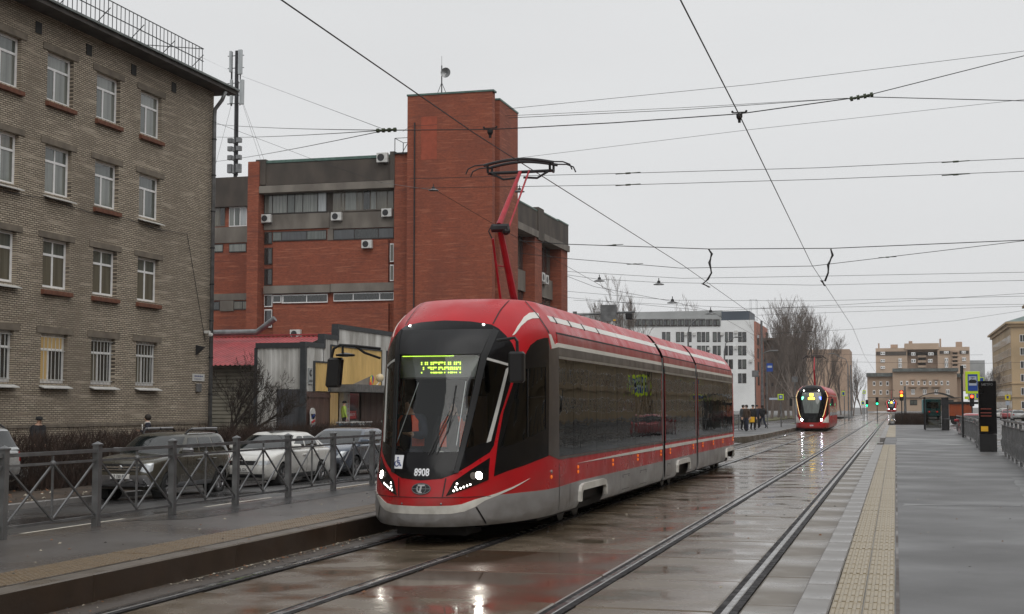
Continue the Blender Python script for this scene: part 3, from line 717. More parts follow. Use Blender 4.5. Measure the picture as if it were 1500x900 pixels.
pb = [t1(803, 666.5), (1.0, 1.05), (1.0, 2.735), t1(806, 512), t1(803, 500)]
sf.part('door_pillar', pb, M['tram_band'], tram, off=.007, mirror=True, du=.05)
sf.part('white_swoosh', [t1(803.3, 489.5), t1(806.5, 490.5), t1(812, 505), (1.0, 2.80), (1.0, 2.735), t1(808, 511)], M['tram_white'], tram, off=.0095, mirror=True, du=.04)
# --- headlamps
hl = T([(653, 727), (664, 706), (690, 688), (717, 671), (715.5, 687), (715, 703), (690, 713.5)])
gloss_black = M['tram_black']
def surfpt(uv, off): return Vector((sf.P(np.array([uv[0]]), np.array([uv[1]]))+sf.N(np.array([uv[0]]), np.array([uv[1]]))*off)[0]), Vector(sf.N(np.array([uv[0]]), np.array([uv[1]]))[0])
def lampdisc(m, uv, r, off, sg, h=.012):
    p, n = surfpt(uv, off); p.x *= sg; n.x *= sg; a = n.orthogonal().normalized(); b = n.cross(a); k = len(m.v); N_ = 14
    vs = [p+(a*math.cos(t)+b*math.sin(t))*r for t in [2*math.pi*i/N_ for i in range(N_)]]+[p+n*h]
    m.add(vs, [(i, (i+1) % N_, N_) for i in range(N_)])
for sg in (1, -1):
    poly = hl if sg > 0 else mir(hl)
    h = link('headlight', sf.patch(poly, off=.012, thick=.02), gloss_black, tram, world=False)
    m = MB(); lampdisc(m, t1(700.7, 697), .052, .016, sg); m.build('lamp', M['lamp_white'], h, world=False)
    m = MB(); lampdisc(m, t1(692.5, 697.5), .05, .0135, sg, .004); m.build('reflector', M['alu'], h, world=False)
    for q in ((664, 719.6), (669, 717.7), (674, 715.7), (678.7, 713.8), (683.5, 712), (688.2, 710), (667, 714), (669, 709)):
        m = MB(); lampdisc(m, t1(*q), .0135, .0135, sg, .008); m.build('led', M['lamp_led'], h, world=False)
# --- white swoosh, grey skirt, seams
s_up = T([(618, 742), (661, 741), (676, 739), (697, 731.5), (726, 724 - .5), (752, 713), (776, 701)], (0,))
s_lo = T([(752, 715.5), (731, 725), (710, 733.5), (695, 743), (680, 749.5), (661, 753), (618, 753.5)], (-1,))
sf.part('white_swoosh', s_up+s_lo, M['tram_white'], tram, off=.008, thick=.008, mirror=True, du=.04)
g_top = T([(618, 753.5), (661, 753), (680, 749.5), (695, 743), (710, 733.5), (731, 725), (765, 721.5), (800, 717.5)], (0,))
uwa = wheel1[0]-.08; uwb = wheel1[1]+.08
GT = .665
sf.part('skirt', g_top+[(uwa, GT), (uwa, .245), (1.2, .245), (.6, .245), (0, .245)], M['tram_grey'], tram, off=.006, mirror=True, du=.06)
def skirt_run(su, a, b, wh, nm='skirt'):
    poly = [(a, GT), (b, GT), (b, .245)]
    if wh: poly += [(wh[1], .245), (wh[1], .5), (wh[0], .5), (wh[0], .245)]
    poly += [(a, .245)]
    su.part(nm, poly, M['tram_grey'], tram, off=.006, mirror=True, du=.5)
skirt_run(sf, uwa+.006, uwb, wheel1); skirt_run(sf, uwb+.006, U1, None); skirt_run(sf, ua, ub, wheelm)
sr.part('skirt', [(0, GT), (UR, GT), (UR, .245), (wheel3[1], .245), (wheel3[1], .5), (wheel3[0], .5), (wheel3[0], .245), (0, .245)], M['tram_grey'], tram, off=.006, mirror=True, du=.1)
def seam(a, b, w=.006, su=sf, mirror=True, off=.0105):
    d = Vector((b[0]-a[0], b[1]-a[1])); n = Vector((-d.y, d.x)).normalized()*w
    su.part('seam', [(a[0]-n.x, a[1]-n.y), (b[0]-n.x, b[1]-n.y), (b[0]+n.x, b[1]+n.y), (a[0]+n.x, a[1]+n.y)], M['seam'], tram, off=off, thick=.008, mirror=mirror, rim=False)
def spl(pts, **k):
    q = T(pts)
    for a, b in zip(q[:-1], q[1:]): seam(a, b, **k)
spl([(697, 743), (712, 769.5)], w=.005); a = t1(620, 729); b = t1(718, 727); seam((0, a[1]), b, w=.004)
a = t1(653, 701); b = t1(648, 728); seam(a, b, w=.004)
spl([(769, 442), (786, 461), (797, 477), (803.5, 488)], w=.006)
spl([(704, 449), (716, 456), (724, 466), (721, 475)] if False else [(722, 475), (733, 455), (746, 441)], w=.005)
seam((1.0, .3), (1.0, 1.0), w=.004)
for y in (3.45, 7.6, 9.5, 11.3, 13.6, 17.0): seam((sf.uy(y), .26), (sf.uy(y), .66), w=.006)
for y in (5.0, 8.55, 10.9, 15.3): seam((sf.uy(y), .67), (sf.uy(y), 1.04), w=.004)
for y in (3.2, 5.6): sr.part('seam', rect(sr.uy(y), sr.uy(y)+.012, .26, .66), M['seam'], tram, off=.0105, mirror=True, rim=False)
for y0_, y1_ in ((7.75, 8.5), (9.6, 10.4), (13.0, 13.5)):                       # equipment hatches in the skirt
    for a_, b_ in (((y0_, .32), (y1_, .32)), ((y0_, .58), (y1_, .58))): seam((sf.uy(a_[0]), a_[1]), (sf.uy(b_[0]), b_[1]), w=.004)
    for y in (y0_+.08, y1_-.08):
        for sg in (1, -1): m = MB(); m.lathe([(.018, 0), (.018, .006), (.008, .008)], (sg*1.256, y, .55), 8, 'x'); m.build('hatch_lock', M['galv'], tram, world=False)
# --- upper works
st = T([(750, 492), (758, 478), (767, 465), (775, 458.8), (783, 458), (788, 459.5), (790.5, 466.8), (780, 466.8), (772, 470), (763, 478), (754, 490)])
sf.part('white_swoosh', st, M['tram_white'], tram, off=.006, mirror=True, du=.04)
va = t1(800, 462.5)[1]; vb = t1(800, 470)[1]
def side_band(nm, v0, v1, mat, off=.005, ranges=None, taper=0):
    for su, a, b in ranges or ((sf, sf.uy(2.5), U1), (sf, ua, ub), (sr, 1.0, UR)):
        su.part(nm, [(a+taper, v0), (b, v0), (b, v1), (a, v1)], mat, tram, off=off, mirror=True, du=1.2, dv=.05)
side_band('roof_stripe', min(va, vb), max(va, vb), M['tram_white'], ranges=((sf, sf.uy(2.6), U1), (sf, ua, ub), (sr, .9, UR)))
for y in (3.1, 4.1, 5.1, 6.3):
    sf.part('vent', rect(sf.uy(y), sf.uy(y)+.07, min(va, vb)-.01, max(va, vb)+.01), M['seam'], tram, off=.009, mirror=True)
side_band('gutter', 2.935, 2.962, M['seam'], .007); side_band('red_band', 2.80, 2.934, M['tram_red_dull'], .008)
side_band('white_line', 2.735, 2.80, M['tram_white'], .010); side_band('dark_band', 2.60, 2.735, M['tram_band'], .008); side_band('window_moulding', 2.562, 2.60, M['alu'], .014)
for su, ys in ((sf, (8.0,)), (sr, (6.0,))):
    for y in ys: su.part('seam', rect(su.uy(y), su.uy(y)+.012, 2.97, 3.6), M['seam'], tram, off=.009, mirror=True, rim=False)
# lower stripe (tapers to a point), window sill rubber
y0, z0 = 4.0, .965
sf.part('white_stripe', [(sf.uy(y0), .945), (sf.uy(7.5), .935), (U1, .925), (U1, .995), (sf.uy(7.5), .975)], M['tram_white'], tram, off=.008, mirror=True, du=.8)
side_band('white_stripe', .925, .995, M['tram_white'], .008, ((sf, ua, ub), (sr, 1.0, UR)))
side_band('sill_band', 1.05, 1.088, M['tram_band'], .008, ((sf, sf.uy(2.55), U1), (sf, ua, ub), (sr, 1.0, UR)))
# --- side panes
def panes(su, edges, root):
    for sg in (1, -1):
        for a, b in zip(edges[:-1], edges[1:]):
            a_, b_ = su.uy(a)+.008, su.uy(b)-.008; poly = rect(a_, b_, VW0+.003, VW1)
            o = link('side_window', su.patch(poly if sg > 0 else mir(poly), off=.004, thick=.012, du=2, dv=2), M['glass_side'], root, world=False)
panes(sf, [2.62, 3.75, 5.5, 7.35, 9.15, 10.9, 12.39], tram); panes(sf, [12.89, 14.5, 16.1, 17.72], tram); panes(sr, [2.62, 4.2, 5.9, 7.6, 9.3, TLEN-18.12-.06], tram)
# --- interior
m = MB(); m.box((-1.14, 2.6, .34), (1.14, TLEN-2.6, .40)); m.box((-.7, .6, .34), (.7, 2.6, .395)); m.box((-.7, TLEN-2.6, .34), (.7, TLEN-.6, .395)); m.build('floor', M['interior_dark'], tram, world=False)
m = MB(); m.box((-.98, 2.75, 2.66), (.98, TLEN-2.4, 2.70)); m.build('ceiling', M['interior_dark'], tram, world=False)
m = MB()
for sg in (-1, 1):
    m.box((sg*1.15, 2.7, .4), (sg*1.12, TLEN-2.4, 1.08)); m.box((sg*1.15, 2.7, 2.57), (sg*1.0, TLEN-2.4, 2.68))
m.build('lining', M['interior_dark'], tram, world=False)
for y in (3.75, 5.5, 7.35, 9.15, 10.9, 14.5, 16.1, 19.6, 21.3, 23, 24.7):
    for sg in (-1, 1):
        m = MB(); m.box((sg*1.19, y-.035, 1.08), (sg*1.13, y+.035, 2.57)); m.build('window_pillar', M['interior_dark'], tram, world=False)
def seat(x, y):
    m = MB(); m.box((x-.22, y, .42), (x+.22, y+.4, .86), .03); m.box((x-.22, y+.36, .84), (x+.22, y+.46, 1.5), .03); m.build('passenger_seat', M['cloth_navy'], tram, world=False)
for y in (4.0, 5.0, 6.2, 8.0, 9.2, 10.6, 13.8, 15.2, 19.5, 21, 22.6, 24.4):
    for x in (.82, -.82): seat(x, y)
for y in (3.5, 6, 8.6, 11.2, 14, 16.5, 20, 22.5):
    m = MB(); m.tube([(.45, y, .4), (.45, y, 2.66)], .018, 6); m.build('grab_pole', M['sticker_yellow'], tram, world=False)
m = MB(); m.box((-.62, .86, 2.56), (.62, 2.6, 2.6)); m.box((-.95, 1.9, 2.6), (.95, 2.6, 2.63)); m.build('cab_ceiling', M['interior_dark'], tram, world=False)
for sg in (1, -1): sf.part('cab_lining', [(sg*.45, 1.05), (sg*.999, 1.05), (sg*.999, .4), (sg*.45, .4)], M['interior_dark'], tram, off=-.03, rim=False); sf.part('cab_lining', [(sg*.3, 2.55), (sg*.999, 2.55), (sg*.999, 3.3), (sg*.3, 3.3)], M['interior_dark'], tram, off=-.03, rim=False)
# cab: dash, partition, display, crew
m = MB(); pr = [(0.42, 1.02), (.75, 1.10), (1.0, 1.12), (1.25, 1.0), (1.25, .4), (.35, .4)]
m.prism([(-.68, y, z) for y, z in pr], (1.36, 0, 0)); m.build('dashboard', M['interior_grey'], tram, world=False)
m = MB(); m.ball((.02, .86, 1.17), .055, 10, 7); m.build('dash_camera', M['interior_pale'], tram, world=False, smooth=True)
m = MB()
for a, b in ((-1.1, -.16), (.22, 1.1)): m.box((a, 2.45, .4), (b, 2.52, 2.66))
m.box((-.16, 2.45, 2.0), (.22, 2.52, 2.66)); m.box((-.16, 2.45, .4), (.22, 2.52, 1.2)); m.build('partition', M['interior_dark'], tram, world=False)
pmat('door_glow', (.45, .3, .2), .6, 0, .1); m = MB(); m.box((-.14, 2.56, 1.2), (.2, 2.58, 2.0)); m.build('partition_window', M['door_glow'], tram, world=False)
m = MB(); m.box((-.60, .84, 2.23), (.60, 1.02, 2.56), .02); db = m.build('destination_display', M['interior_grey'], tram, world=False)
FONT = {'У': '10001 10001 01010 00100 00100 01000 10000', 'Ч': '10001 10001 10001 01111 00001 00001 00001', 'Е': '11111 10000 10000 11110 10000 10000 11111', 'Б': '11111 10000 10000 11110 10001 10001 11110',
        'Н': '10001 10001 10001 11111 10001 10001 10001', 'Ы': '10001 10001 10001 11101 10101 10101 11101', 'Й': '10101 10001 10011 10101 11001 10001 10001'}
m = MB(); cxp = 0.0; px_ = .0142
txt = 'УЧЕБНЫЙ'; wtot = len(txt)*6*px_
for ci, ch in enumerate(txt):
    for r, row in enumerate(FONT[ch].split()):
        if r in (2, 5): continue                       # rows the camera's shutter missed
        for c, b in enumerate(row):
            if b == '1':
                x = -wtot/2+(ci*6+c)*px_+.02; z = 2.465-r*.0235; m.box((x, .828, z-.0165), (x+px_*.9, .838, z))
m.build('destination_text', M['led_lime'], db, world=False)
m = MB(); m.box((-.56, .83, 2.545), (.2, .838, 2.551)); m.build('led_line', M['led_lime'], db, world=False)
# --- number, emblem, sticker
def text_mesh(txt, size, bold=0.0, sx=1.0):
    cu = bpy.data.curves.new('t', 'FONT'); cu.body = txt; cu.size = size; cu.align_x = 'CENTER'; cu.align_y = 'CENTER'; cu.offset = bold; cu.resolution_u = 4
    o = bpy.data.objects.new('t', cu); COL.objects.link(o); dg = bpy.context.evaluated_depsgraph_get(); me = bpy.data.meshes.new_from_object(o.evaluated_get(dg)); bpy.data.objects.remove(o)
    return [(v.co.x*sx, v.co.y) for v in me.vertices], [tuple(p.vertices) for p in me.polygons]
def wrap(v2, c, off):
    out = []
    for x, z in v2:
        u, v = sf.front(c[0]+x, c[1]+z); out.append(tuple((sf.P(np.array([u]), np.array([v]))+sf.N(np.array([u]), np.array([v]))*off)[0]))
    return out
cN = sf.P(*[np.array([q]) for q in t1(618, 693)])[0]; v2, fs = text_mesh('8908', .135, .0035, .78)
m = MB(); m.add(wrap(v2, (cN[0], cN[2]), .0125), fs); m.build('fleet_number', M['sticker_white'], tram, world=False)
def ell(c, rx, rz, n=28, a0=0, a1=2*math.pi): return [(c[0]+rx*math.cos(a0+(a1-a0)*i/n), c[1]+rz*math.sin(a0+(a1-a0)*i/n)) for i in range(n)]
def flat(nm, pts, off, mat, par=tram):
    sf_poly = [sf.front(*p) for p in pts]; return link(nm, sf.patch(sf_poly, off=off, thick=.006, du=.03, dv=.03), mat, par, world=False)
cE = sf.P(*[np.array([q]) for q in t1(617, 716.5)])[0]; ce = (cE[0], cE[2])
em = flat('emblem', ell(ce, .133, .077), .012, M['emblem'])
m = MB(); r1 = wrap(ell((0, 0), .130, .074), ce, .0145); r2 = wrap(ell((0, 0), .123, .067), ce, .0145); m.add(r1+r2, [(i, (i+1) % 28, 28+(i+1) % 28, 28+i) for i in range(28)]); m.build('emblem_ring', M['galv'], em, world=False)
for k in (-.6, .6):
    arc = [(ce[0]+k*.11*math.cos(t), ce[1]+.068*math.sin(t)) for t in np.linspace(-1.4, 1.4, 12)]; w_ = .003
    flat('emblem_line', [(x-w_, z) for x, z in arc]+[(x+w_, z) for x, z in arc[::-1]], .0145, M['galv'], em)
flat('emblem_line', [(ce[0]-.12, ce[1]-.003), (ce[0]+.12, ce[1]-.003), (ce[0]+.12, ce[1]+.003), (ce[0]-.12, ce[1]+.003)], .0145, M['galv'], em)
flat('emblem_letter', [(ce[0]-.05, ce[1]+.055), (ce[0]+.055, ce[1]+.055), (ce[0]+.045, ce[1]+.035), (ce[0]+.012, ce[1]+.033), (ce[0]-.002, ce[1]-.055), (ce[0]-.028, ce[1]-.055), (ce[0]-.012, ce[1]+.033), (ce[0]-.042, ce[1]+.033)], .016, M['alu'], em)
flat('emblem_letter', [(ce[0]+.06*math.cos(t), ce[1]+.058*math.sin(t)) for t in np.linspace(2.6, 5.0, 10)]+[(ce[0]+.048*math.cos(t), ce[1]+.044*math.sin(t)) for t in np.linspace(5.0, 2.6, 10)], .0155, M['alu'], em)
a = sf.P(*[np.array([q]) for q in t1(584.2, 677)])[0]; cs = (a[0], a[2])
stk = flat('accessibility_sticker', [(cs[0]-.078, cs[1]-.09), (cs[0]+.078, cs[1]-.09), (cs[0]+.078, cs[1]+.09), (cs[0]-.078, cs[1]+.09)], .011, M['sticker_white'])
def wc(pts, w_=.0085):
    for (x0, z0), (x1, z1) in zip(pts[:-1], pts[1:]):
        d = Vector((x1-x0, z1-z0)).normalized()*w_; n = (-d.y, d.x); x0 -= d.x*.5; z0 -= d.y*.5; x1 += d.x*.5; z1 += d.y*.5
        flat('wheelchair_symbol', [(cs[0]+x0-n[0], cs[1]+z0-n[1]), (cs[0]+x1-n[0], cs[1]+z1-n[1]), (cs[0]+x1+n[0], cs[1]+z1+n[1]), (cs[0]+x0+n[0], cs[1]+z0+n[1])], .0135, M['sticker_blue'], stk)
wc([(-.012, .03), (-.006, -.014), (.026, -.014), (.042, -.05), (.054, -.045)]); wc([(-.01, .012), (.024, .012)], .006)
wc([(-.018+.036*math.cos(t), -.024+.036*math.sin(t)) for t in np.linspace(1.9, 5.9, 10)], .0065); flat('wheelchair_symbol', ell((cs[0]-.013, cs[1]+.052), .013, .013, 12), .0135, M['sticker_blue'], stk)
for q in ((589, 738), (646, 738.5)):
    m = MB(); lampdisc(m, t1(*q), .014, .009, 1, .006); m.build('bolt', M['galv'], tram, world=False)
# --- clearance lamps
for q in ((715, 478),):
    for sg in (1, -1):
        m = MB(); lampdisc(m, t1(708, 476.5), .02, .014, sg, .01); m.build('marker_lamp', M['lamp_small'], tram, world=False)
for y in (2.32, 4.05, 6.9, 9.4, 12.2, 13.5, 17.2, 19, 21.2, 23.4, 26):
    for sg in (1, -1):
        for dz, mt in ((.045, 'lamp_orange' if y > 3 else 'lamp_small'), (-.03, 'lamp_orange')):
            if mt == 'lamp_small': mt = 'alu'
            m = MB(); m.lathe([(.03, 0), (.03, .02), (.015, .03)], (sg*(1.24 if y > 3 else 1.225), y, .84+dz), 10, 'x') if sg > 0 else m.lathe([(.03, 0), (.03, -.02), (.015, -.03)], (-1.24, y, .84+dz), 10, 'x')
            m.build('side_lamp', M[mt], tram, world=False)
# --- arch covers, wheels, underframe
for y0, y1 in ((4.15, 6.05), (14.45, 16.3), (24.1, 25.9)):
    for sg in (1, -1):
        m = MB(); prf = [(y0-.12, .34), (y0-.1, .50), (y0-.02, .585), (y0+.15, .615), (y1-.15, .615), (y1+.02, .585), (y1+.1, .5), (y1+.12, .34), (y1+.02, .34), (y1, .47), (y1-.08, .51), (y0+.08, .51), (y0, .47), (y0-.02, .34)]
        m.prism([(sg*1.252, y, z) for y, z in prf], (sg*.055, 0, 0)); m.build('wheel_cover', M['tram_white'], tram, world=False)
        for yc in (y0+.42, y1-.42):
            m = MB(); m.lathe([(.30, 0), (.31, .02), (.31, .07), (.34, .08), (.34, .1), (.1, .13)], (sg*.79-.05, yc, .315), 24, 'x'); m.build('wheel', M['steel_dark'], tram, world=False)
        m = MB(); m.box((sg*.95, y0+.1, .26), (sg*1.05, y1-.1, .44), .02); m.build('bogie_frame', M['underframe'], tram, world=False)
m = MB(); m.box((-1.02, 2.3, .16), (1.02, TLEN-2.3, .33)); m.box((-.6, .9, .18), (.6, 2.3, .33)); m.build('underframe', M['underframe'], tram, world=False)
m = MB(); m.box((-.5, .5, .1), (.5, 1.2, .22)); m.tube([(0, .35, .3), (0, 1.0, .3)], .05, 8); m.build('lifeguard', M['underframe'], tram, world=False)
# --- articulations
for y0, y1 in ((12.45, 12.83), (17.78, 18.12)):
    m = MB(); sec = [(float(sf.W(v))-.06, float(sf.Z(v))-.03) for v in (.3, .8, 1.6, 2.53, 2.95, 3.15, 3.5, 3.9)]
    ring = [(x, z) for x, z in sec]+[(-x, z) for x, z in sec[::-1]]; n = 8; R_ = len(ring)
    vs = []; fs = []
    for i in range(n+1):
        k = 0 if i % 2 else .035
        for x, z in ring: vs.append((x-math.copysign(k, x), y0+(y1-y0)*i/n, z-(k if z > 3 else 0)))
    for i in range(n):
        for j in range(R_-1): fs.append((i*R_+j, i*R_+j+1, (i+1)*R_+j+1, (i+1)*R_+j))
    m.add(vs, fs); m.build('bellows', M['bellows'], tram, world=False)
    for sg in (1, -1):
        m = MB(); m.box((sg*1.22, y0+.02, .26), (sg*1.262, y0+.1, 2.9)); m.build('joint_trim', M['galv'], tram, world=False)
# --- wiper
wp = MB()
def wpt(q, off=.035): return surfpt(t1(*q), off)[0]
wp.tube([wpt((668, 566)), wpt((663, 600)), wpt((656, 634))], .011, 6)
for a, b in (((662, 603), (633, 665)), ((658, 604), (628, 667)), ((668, 605), (640, 666))): wp.tube([wpt(a, .045), wpt(b, .02)], .007, 5)
wp.build('wiper', M['black_plastic'], tram, world=False)
for a in (((612, 560), (578, 652)), ((683, 558), (669, 652))):
    m = MB(); p, q = [surfpt(t1(*k), -.02)[0] for k in a]; m.tube([p, q], .006, 5); m.build('blind_cord', M['sticker_white'], tram, world=False)
# --- mirrors
def loc3(x, y, Y): return ony(x, y, Y)-Vector(TO)
mr = MB(); Y = 18.55
mr.tube([loc3(728, 499, Y), loc3(745, 496.5, Y), loc3(754, 495, Y), loc3(757.5, 500, Y), loc3(758, 517, Y)], .022, 8)
arm = mr.build('mirror', M['black_plastic'], tram, world=False)
a, b = loc3(745, 561, Y), loc3(768, 515, Y); m = MB(); m.box((a.x, a.y-.05, a.z), (b.x, a.y+.09, b.z), .03); m.build('mirror_housing', M['black_plastic'], arm, world=False)
Y = 18.45; mr = MB(); mr.tube([loc3(557, 511, Y+.3), loc3(520, 507, Y), loc3(498, 505.5, Y), loc3(489, 511, Y), loc3(486, 522, Y), loc3(486, 530, Y)], .02, 8)
mr.tube([loc3(520, 507, Y), loc3(534, 517, Y+.1), loc3(557, 525, Y+.3)], .018, 8); mr.tube([loc3(502, 506, Y), loc3(502, 520, Y)], .018, 6); arm = mr.build('mirror', M['black_plastic'], tram, world=False)
a, b = loc3(477, 568, Y), loc3(498, 524, Y); m = MB(); m.box((a.x, a.y-.05, a.z), (b.x, a.y+.09, b.z), .03)
for i in range(len(m.v)): x, y, z = m.v[i]; m.v[i] = (x+(z-a.z)*.09, y, z)
m.build('mirror_housing', M['black_plastic'], arm, world=False)
c = loc3(506, 521, Y); m = MB(); m.lathe_sc([(.02, -.02), (.13, -.01), (.14, .015), (.02, .04)], tuple(c), 18, (1, 1, 1)); m.build('mirror_housing', M['black_plastic'], arm, world=False)
# --- pantograph
def mid(x, y): return onx(x, y, -6.14)-Vector(TO)
knee = mid(731, 330); head = mid(762, 252); base = Vector((0, knee.y+1.05, 3.5))
pan = MB(); pan.box((-.5, base.y-.3, 3.47), (.5, base.y+.9, 3.55)); pan = pan.build('pantograph_base', M['steel_dark'], tram, world=False)
m = MB(); m.tube([base, knee], [.065, .05], 8); lo = m.build('lower_arm', M['pink_red'], tram, world=False)
m = MB(); m.tube([base+Vector((-.16, -.35, .05)), knee+Vector((-.1, -.02, -.22))], .022, 6); m.tube([base*.5+knee*.5, base*.5+knee*.5+Vector((-.14, -.2, .02))], .012, 6); m.build('link_rod', M['pink_red'], lo, world=False)
m = MB(); m.tube([knee, head], [.05, .03], 8); m.tube([knee+Vector((.13, .02, -.12)), head+Vector((.16, 0, .02))], .016, 6); up = m.build('upper_arm', M['pink_red'], tram, world=False)
m = MB(); m.tube([knee+Vector((-.12, 0, -.05)), knee+Vector((.16, 0, -.05))], .07, 8); m.ball(knee+Vector((.12, 0, -.1)), .07, 8, 6); m.tube([knee+Vector((-.1, -.05, 0)), knee+Vector((-.16, -.05, -.1)), knee+Vector((-.1, 0, -.25))], .012, 5); m.build('knee_joint', M['steel_dark'], tram, world=False)
hz = head.z; hy = head.y; m = MB()
bow = lambda dy, zo: [(x, hy+dy, hz+zo+.05+.09*math.cos(x/.62*1.5)) for x in np.linspace(-.62, .62, 13)]
m.tube(bow(-.12, .06), .026, 6); m.tube(bow(.16, .06), .026, 6)
for sg in (-1, 1):
    m.tube([(sg*.6, hy-.12, hz+.13), (sg*.78, hy-.12, hz+.12), (sg*.9, hy-.12, hz+.07), (sg*.94, hy-.12, hz-.02)], .012, 6); m.tube([(sg*.6, hy+.16, hz+.13), (sg*.78, hy+.16, hz+.12), (sg*.9, hy+.16, hz+.07), (sg*.94, hy+.16, hz-.02)], .012, 6)
    m.tube([(sg*.55, hy-.12, hz+.12), (sg*.55, hy-.1, hz+.0), (sg*.55, hy+.16, hz+.0), (sg*.55, hy+.16, hz+.12)], .022, 6); m.tube([(sg*.52, hy, hz+.0), (sg*.3, hy, hz-.12), (sg*.06, hy, hz-.1)], .02, 6)
m.tube([(-.58, hy+.02, hz+.0), (.58, hy+.02, hz+.0)], .028, 8); m.build('collector_head', M['steel_dark'], tram, world=False)
# --- crew
def vest(root, k):
    m = MB(); prf = [(.2, 1.0), (.215, 1.2), (.2, 1.34), (.13, 1.44)]
    vs = []; fs = []; n = 18
    for r, z in prf:
        for i in range(n+1):
            t = 2*math.pi*(i/n)*.86+math.pi*1.64; vs.append((r*1.08*math.cos(t), r*.86*math.sin(t), z))
    for j in range(len(prf)-1):
        for i in range(n): fs.append((j*(n+1)+i, j*(n+1)+i+1, (j+1)*(n+1)+i+1, (j+1)*(n+1)+i))
    m.add(vs, fs); m.build('vest', M['hivis_orange'], root, world=False)
h = ony(600, 590, 19.1)
person('person', 'driver in dark clothes and orange vest behind the windscreen of tram 8908', (h.x, 19.1, h.z-1.62), 0, 'cloth_navy', 'jeans', arm='drive', sit=True, extra=vest)
h = ony(664, 592, 19.5)
person('person', 'crew member in orange vest standing behind the wiper of tram 8908', (h.x, 19.5, h.z-1.62), .3, 'cloth_black', 'jeans', arm='hang', sit=True, extra=vest)
# ================================================================== buildings
brickmat('brick_grey', ((.57, .49, .385), (.40, .34, .26), (.17, .14, .107)), (.065, .052, .039), .25, .072, 'yz', .017, .85, .9, .65, ((.44, .38, .30), (.19, .155, .115)))
brickmat('brick_red', ((.30, .075, .036), (.235, .058, .030), (.15, .044, .028)), (.19, .09, .055), .26, .088, 'add', .006, .85, .4, .5, ((.36, .13, .075), (.13, .042, .03)))
pmat('brick_patch', (.33, .07, .035), .8, 0, .2, 3, bump=.3, bscale=30)
pmat('concrete', (.20, .18, .155), .8, 0, .4, .8, col2=(.12, .105, .09), bump=.4, bscale=25, stretch=(1, 1, .4)); pmat('concrete_dark', (.085, .07, .058), .85, 0, .4, .7, col2=(.05, .042, .036), bump=.4, bscale=25, stretch=(1, 1, .5))
pmat('lintel', (.19, .16, .125), .85, 0, .35, 2, bump=.4, bscale=30); pmat('soffit', (.09, .082, .075), .8, 0, .4, 1.5); pmat('roof_metal', (.16, .18, .175), .45, .5, .35, 1.5); pmat('green_flash', (.10, .17, .145), .5, .3, .3, 3)
pmat('pvc', (.8, .8, .8), .4, 0, .12, 5); pmat('pvc_dark', (.03, .024, .022), .5, 0, .2, 5); pmat('brick_sill', (.18, .07, .04), .85, 0, .4, 6, bump=.5, bscale=25); pmat('white_metal', (.6, .6, .58), .4, .1, .2, 5)
def pane_mat(name, col, rough=.06, lit=None, st=0):
    m, nt, b, o = newmat(name)
    nt.links.new(mixc(nt, noise_fac(nt, 1.6, 4, .32, .68, stretch=(5, 5, .3)), col, tuple(x*.6 for x in col)), b.inputs['Base Color']); b.inputs['Roughness'].default_value = rough
    b.inputs['Specular IOR Level'].default_value = .9
    if lit: b.inputs['Emission Color'].default_value = c4(lit); b.inputs['Emission Strength'].default_value = st
    bn = node(nt, 'ShaderNodeBump'); bn.inputs['Strength'].default_value = .04; bn.inputs['Distance'].default_value = .05
    nt.links.new(noise_fac(nt, 1.6, 2, 0, 1), bn.inputs['Height']); nt.links.new(bn.outputs[0], b.inputs['Normal'])
    return m
pane_mat('pane_dark', (.03, .034, .034)); pane_mat('pane_mid', (.10, .115, .105)); pane_mat('pane_curtain', (.20, .215, .195)); pane_mat('pane_beige', (.13, .12, .09)); pane_mat('pane_lit', (.25, .18, .08), .15, (.9, .6, .25), .16); pane_mat('pane_white', (.42, .45, .46)); pane_mat('pane_far', (.05, .055, .06))
class Wall:
    """a flat wall: origin O, horizontal axis A, outward normal N"""
    def __init__(s, O, A, N): s.O = Vector(O); s.A = Vector(A); s.N = Vector(N)
    def p(s, a, z, d=0): q = s.O+s.A*a+s.N*d; return Vector((q.x, q.y, z))
    def facade(s, name, a0, a1, z0, z1, ops, mat, parent, depth=.2, d=0):
        av = sorted({a0, a1, *[x for o in ops for x in o[:2] if a0 < x < a1]}); zv = sorted({z0, z1, *[x for o in ops for x in o[2:4] if z0 < x < z1]})
        m = MB()
        for i in range(len(av)-1):
            for j in range(len(zv)-1):
                ca, cz = (av[i]+av[i+1])/2, (zv[j]+zv[j+1])/2
                if any(o[0] < ca < o[1] and o[2] < cz < o[3] for o in ops): continue
                m.add([s.p(av[i], zv[j], d), s.p(av[i+1], zv[j], d), s.p(av[i+1], zv[j+1], d), s.p(av[i], zv[j+1], d)], [(0, 1, 2, 3)])
        for o in ops:
            r = [(o[0], o[2]), (o[1], o[2]), (o[1], o[3]), (o[0], o[3])]
            for k in range(4):
                (b0, c0), (b1, c1) = r[k], r[(k+1) % 4]
                m.add([s.p(b0, c0, d), s.p(b0, c0, d-depth), s.p(b1, c1, d-depth), s.p(b1, c1, d)], [(0, 1, 2, 3)])
        return m.build(name, mat, parent, fix=False)
    def box(s, name, a0, a1, z0, z1, d0, d1, mat, parent, m=None):
        q = m or MB(); P = [s.p(a, z, d) for z in (z0, z1) for d in (d0, d1) for a in (a0, a1)]
        q.add(P, [(0, 1, 3, 2), (4, 6, 7, 5), (0, 4, 5, 1), (2, 3, 7, 6), (0, 2, 6, 4), (1, 5, 7, 3)])
        return None if m else q.build(name, mat, parent)
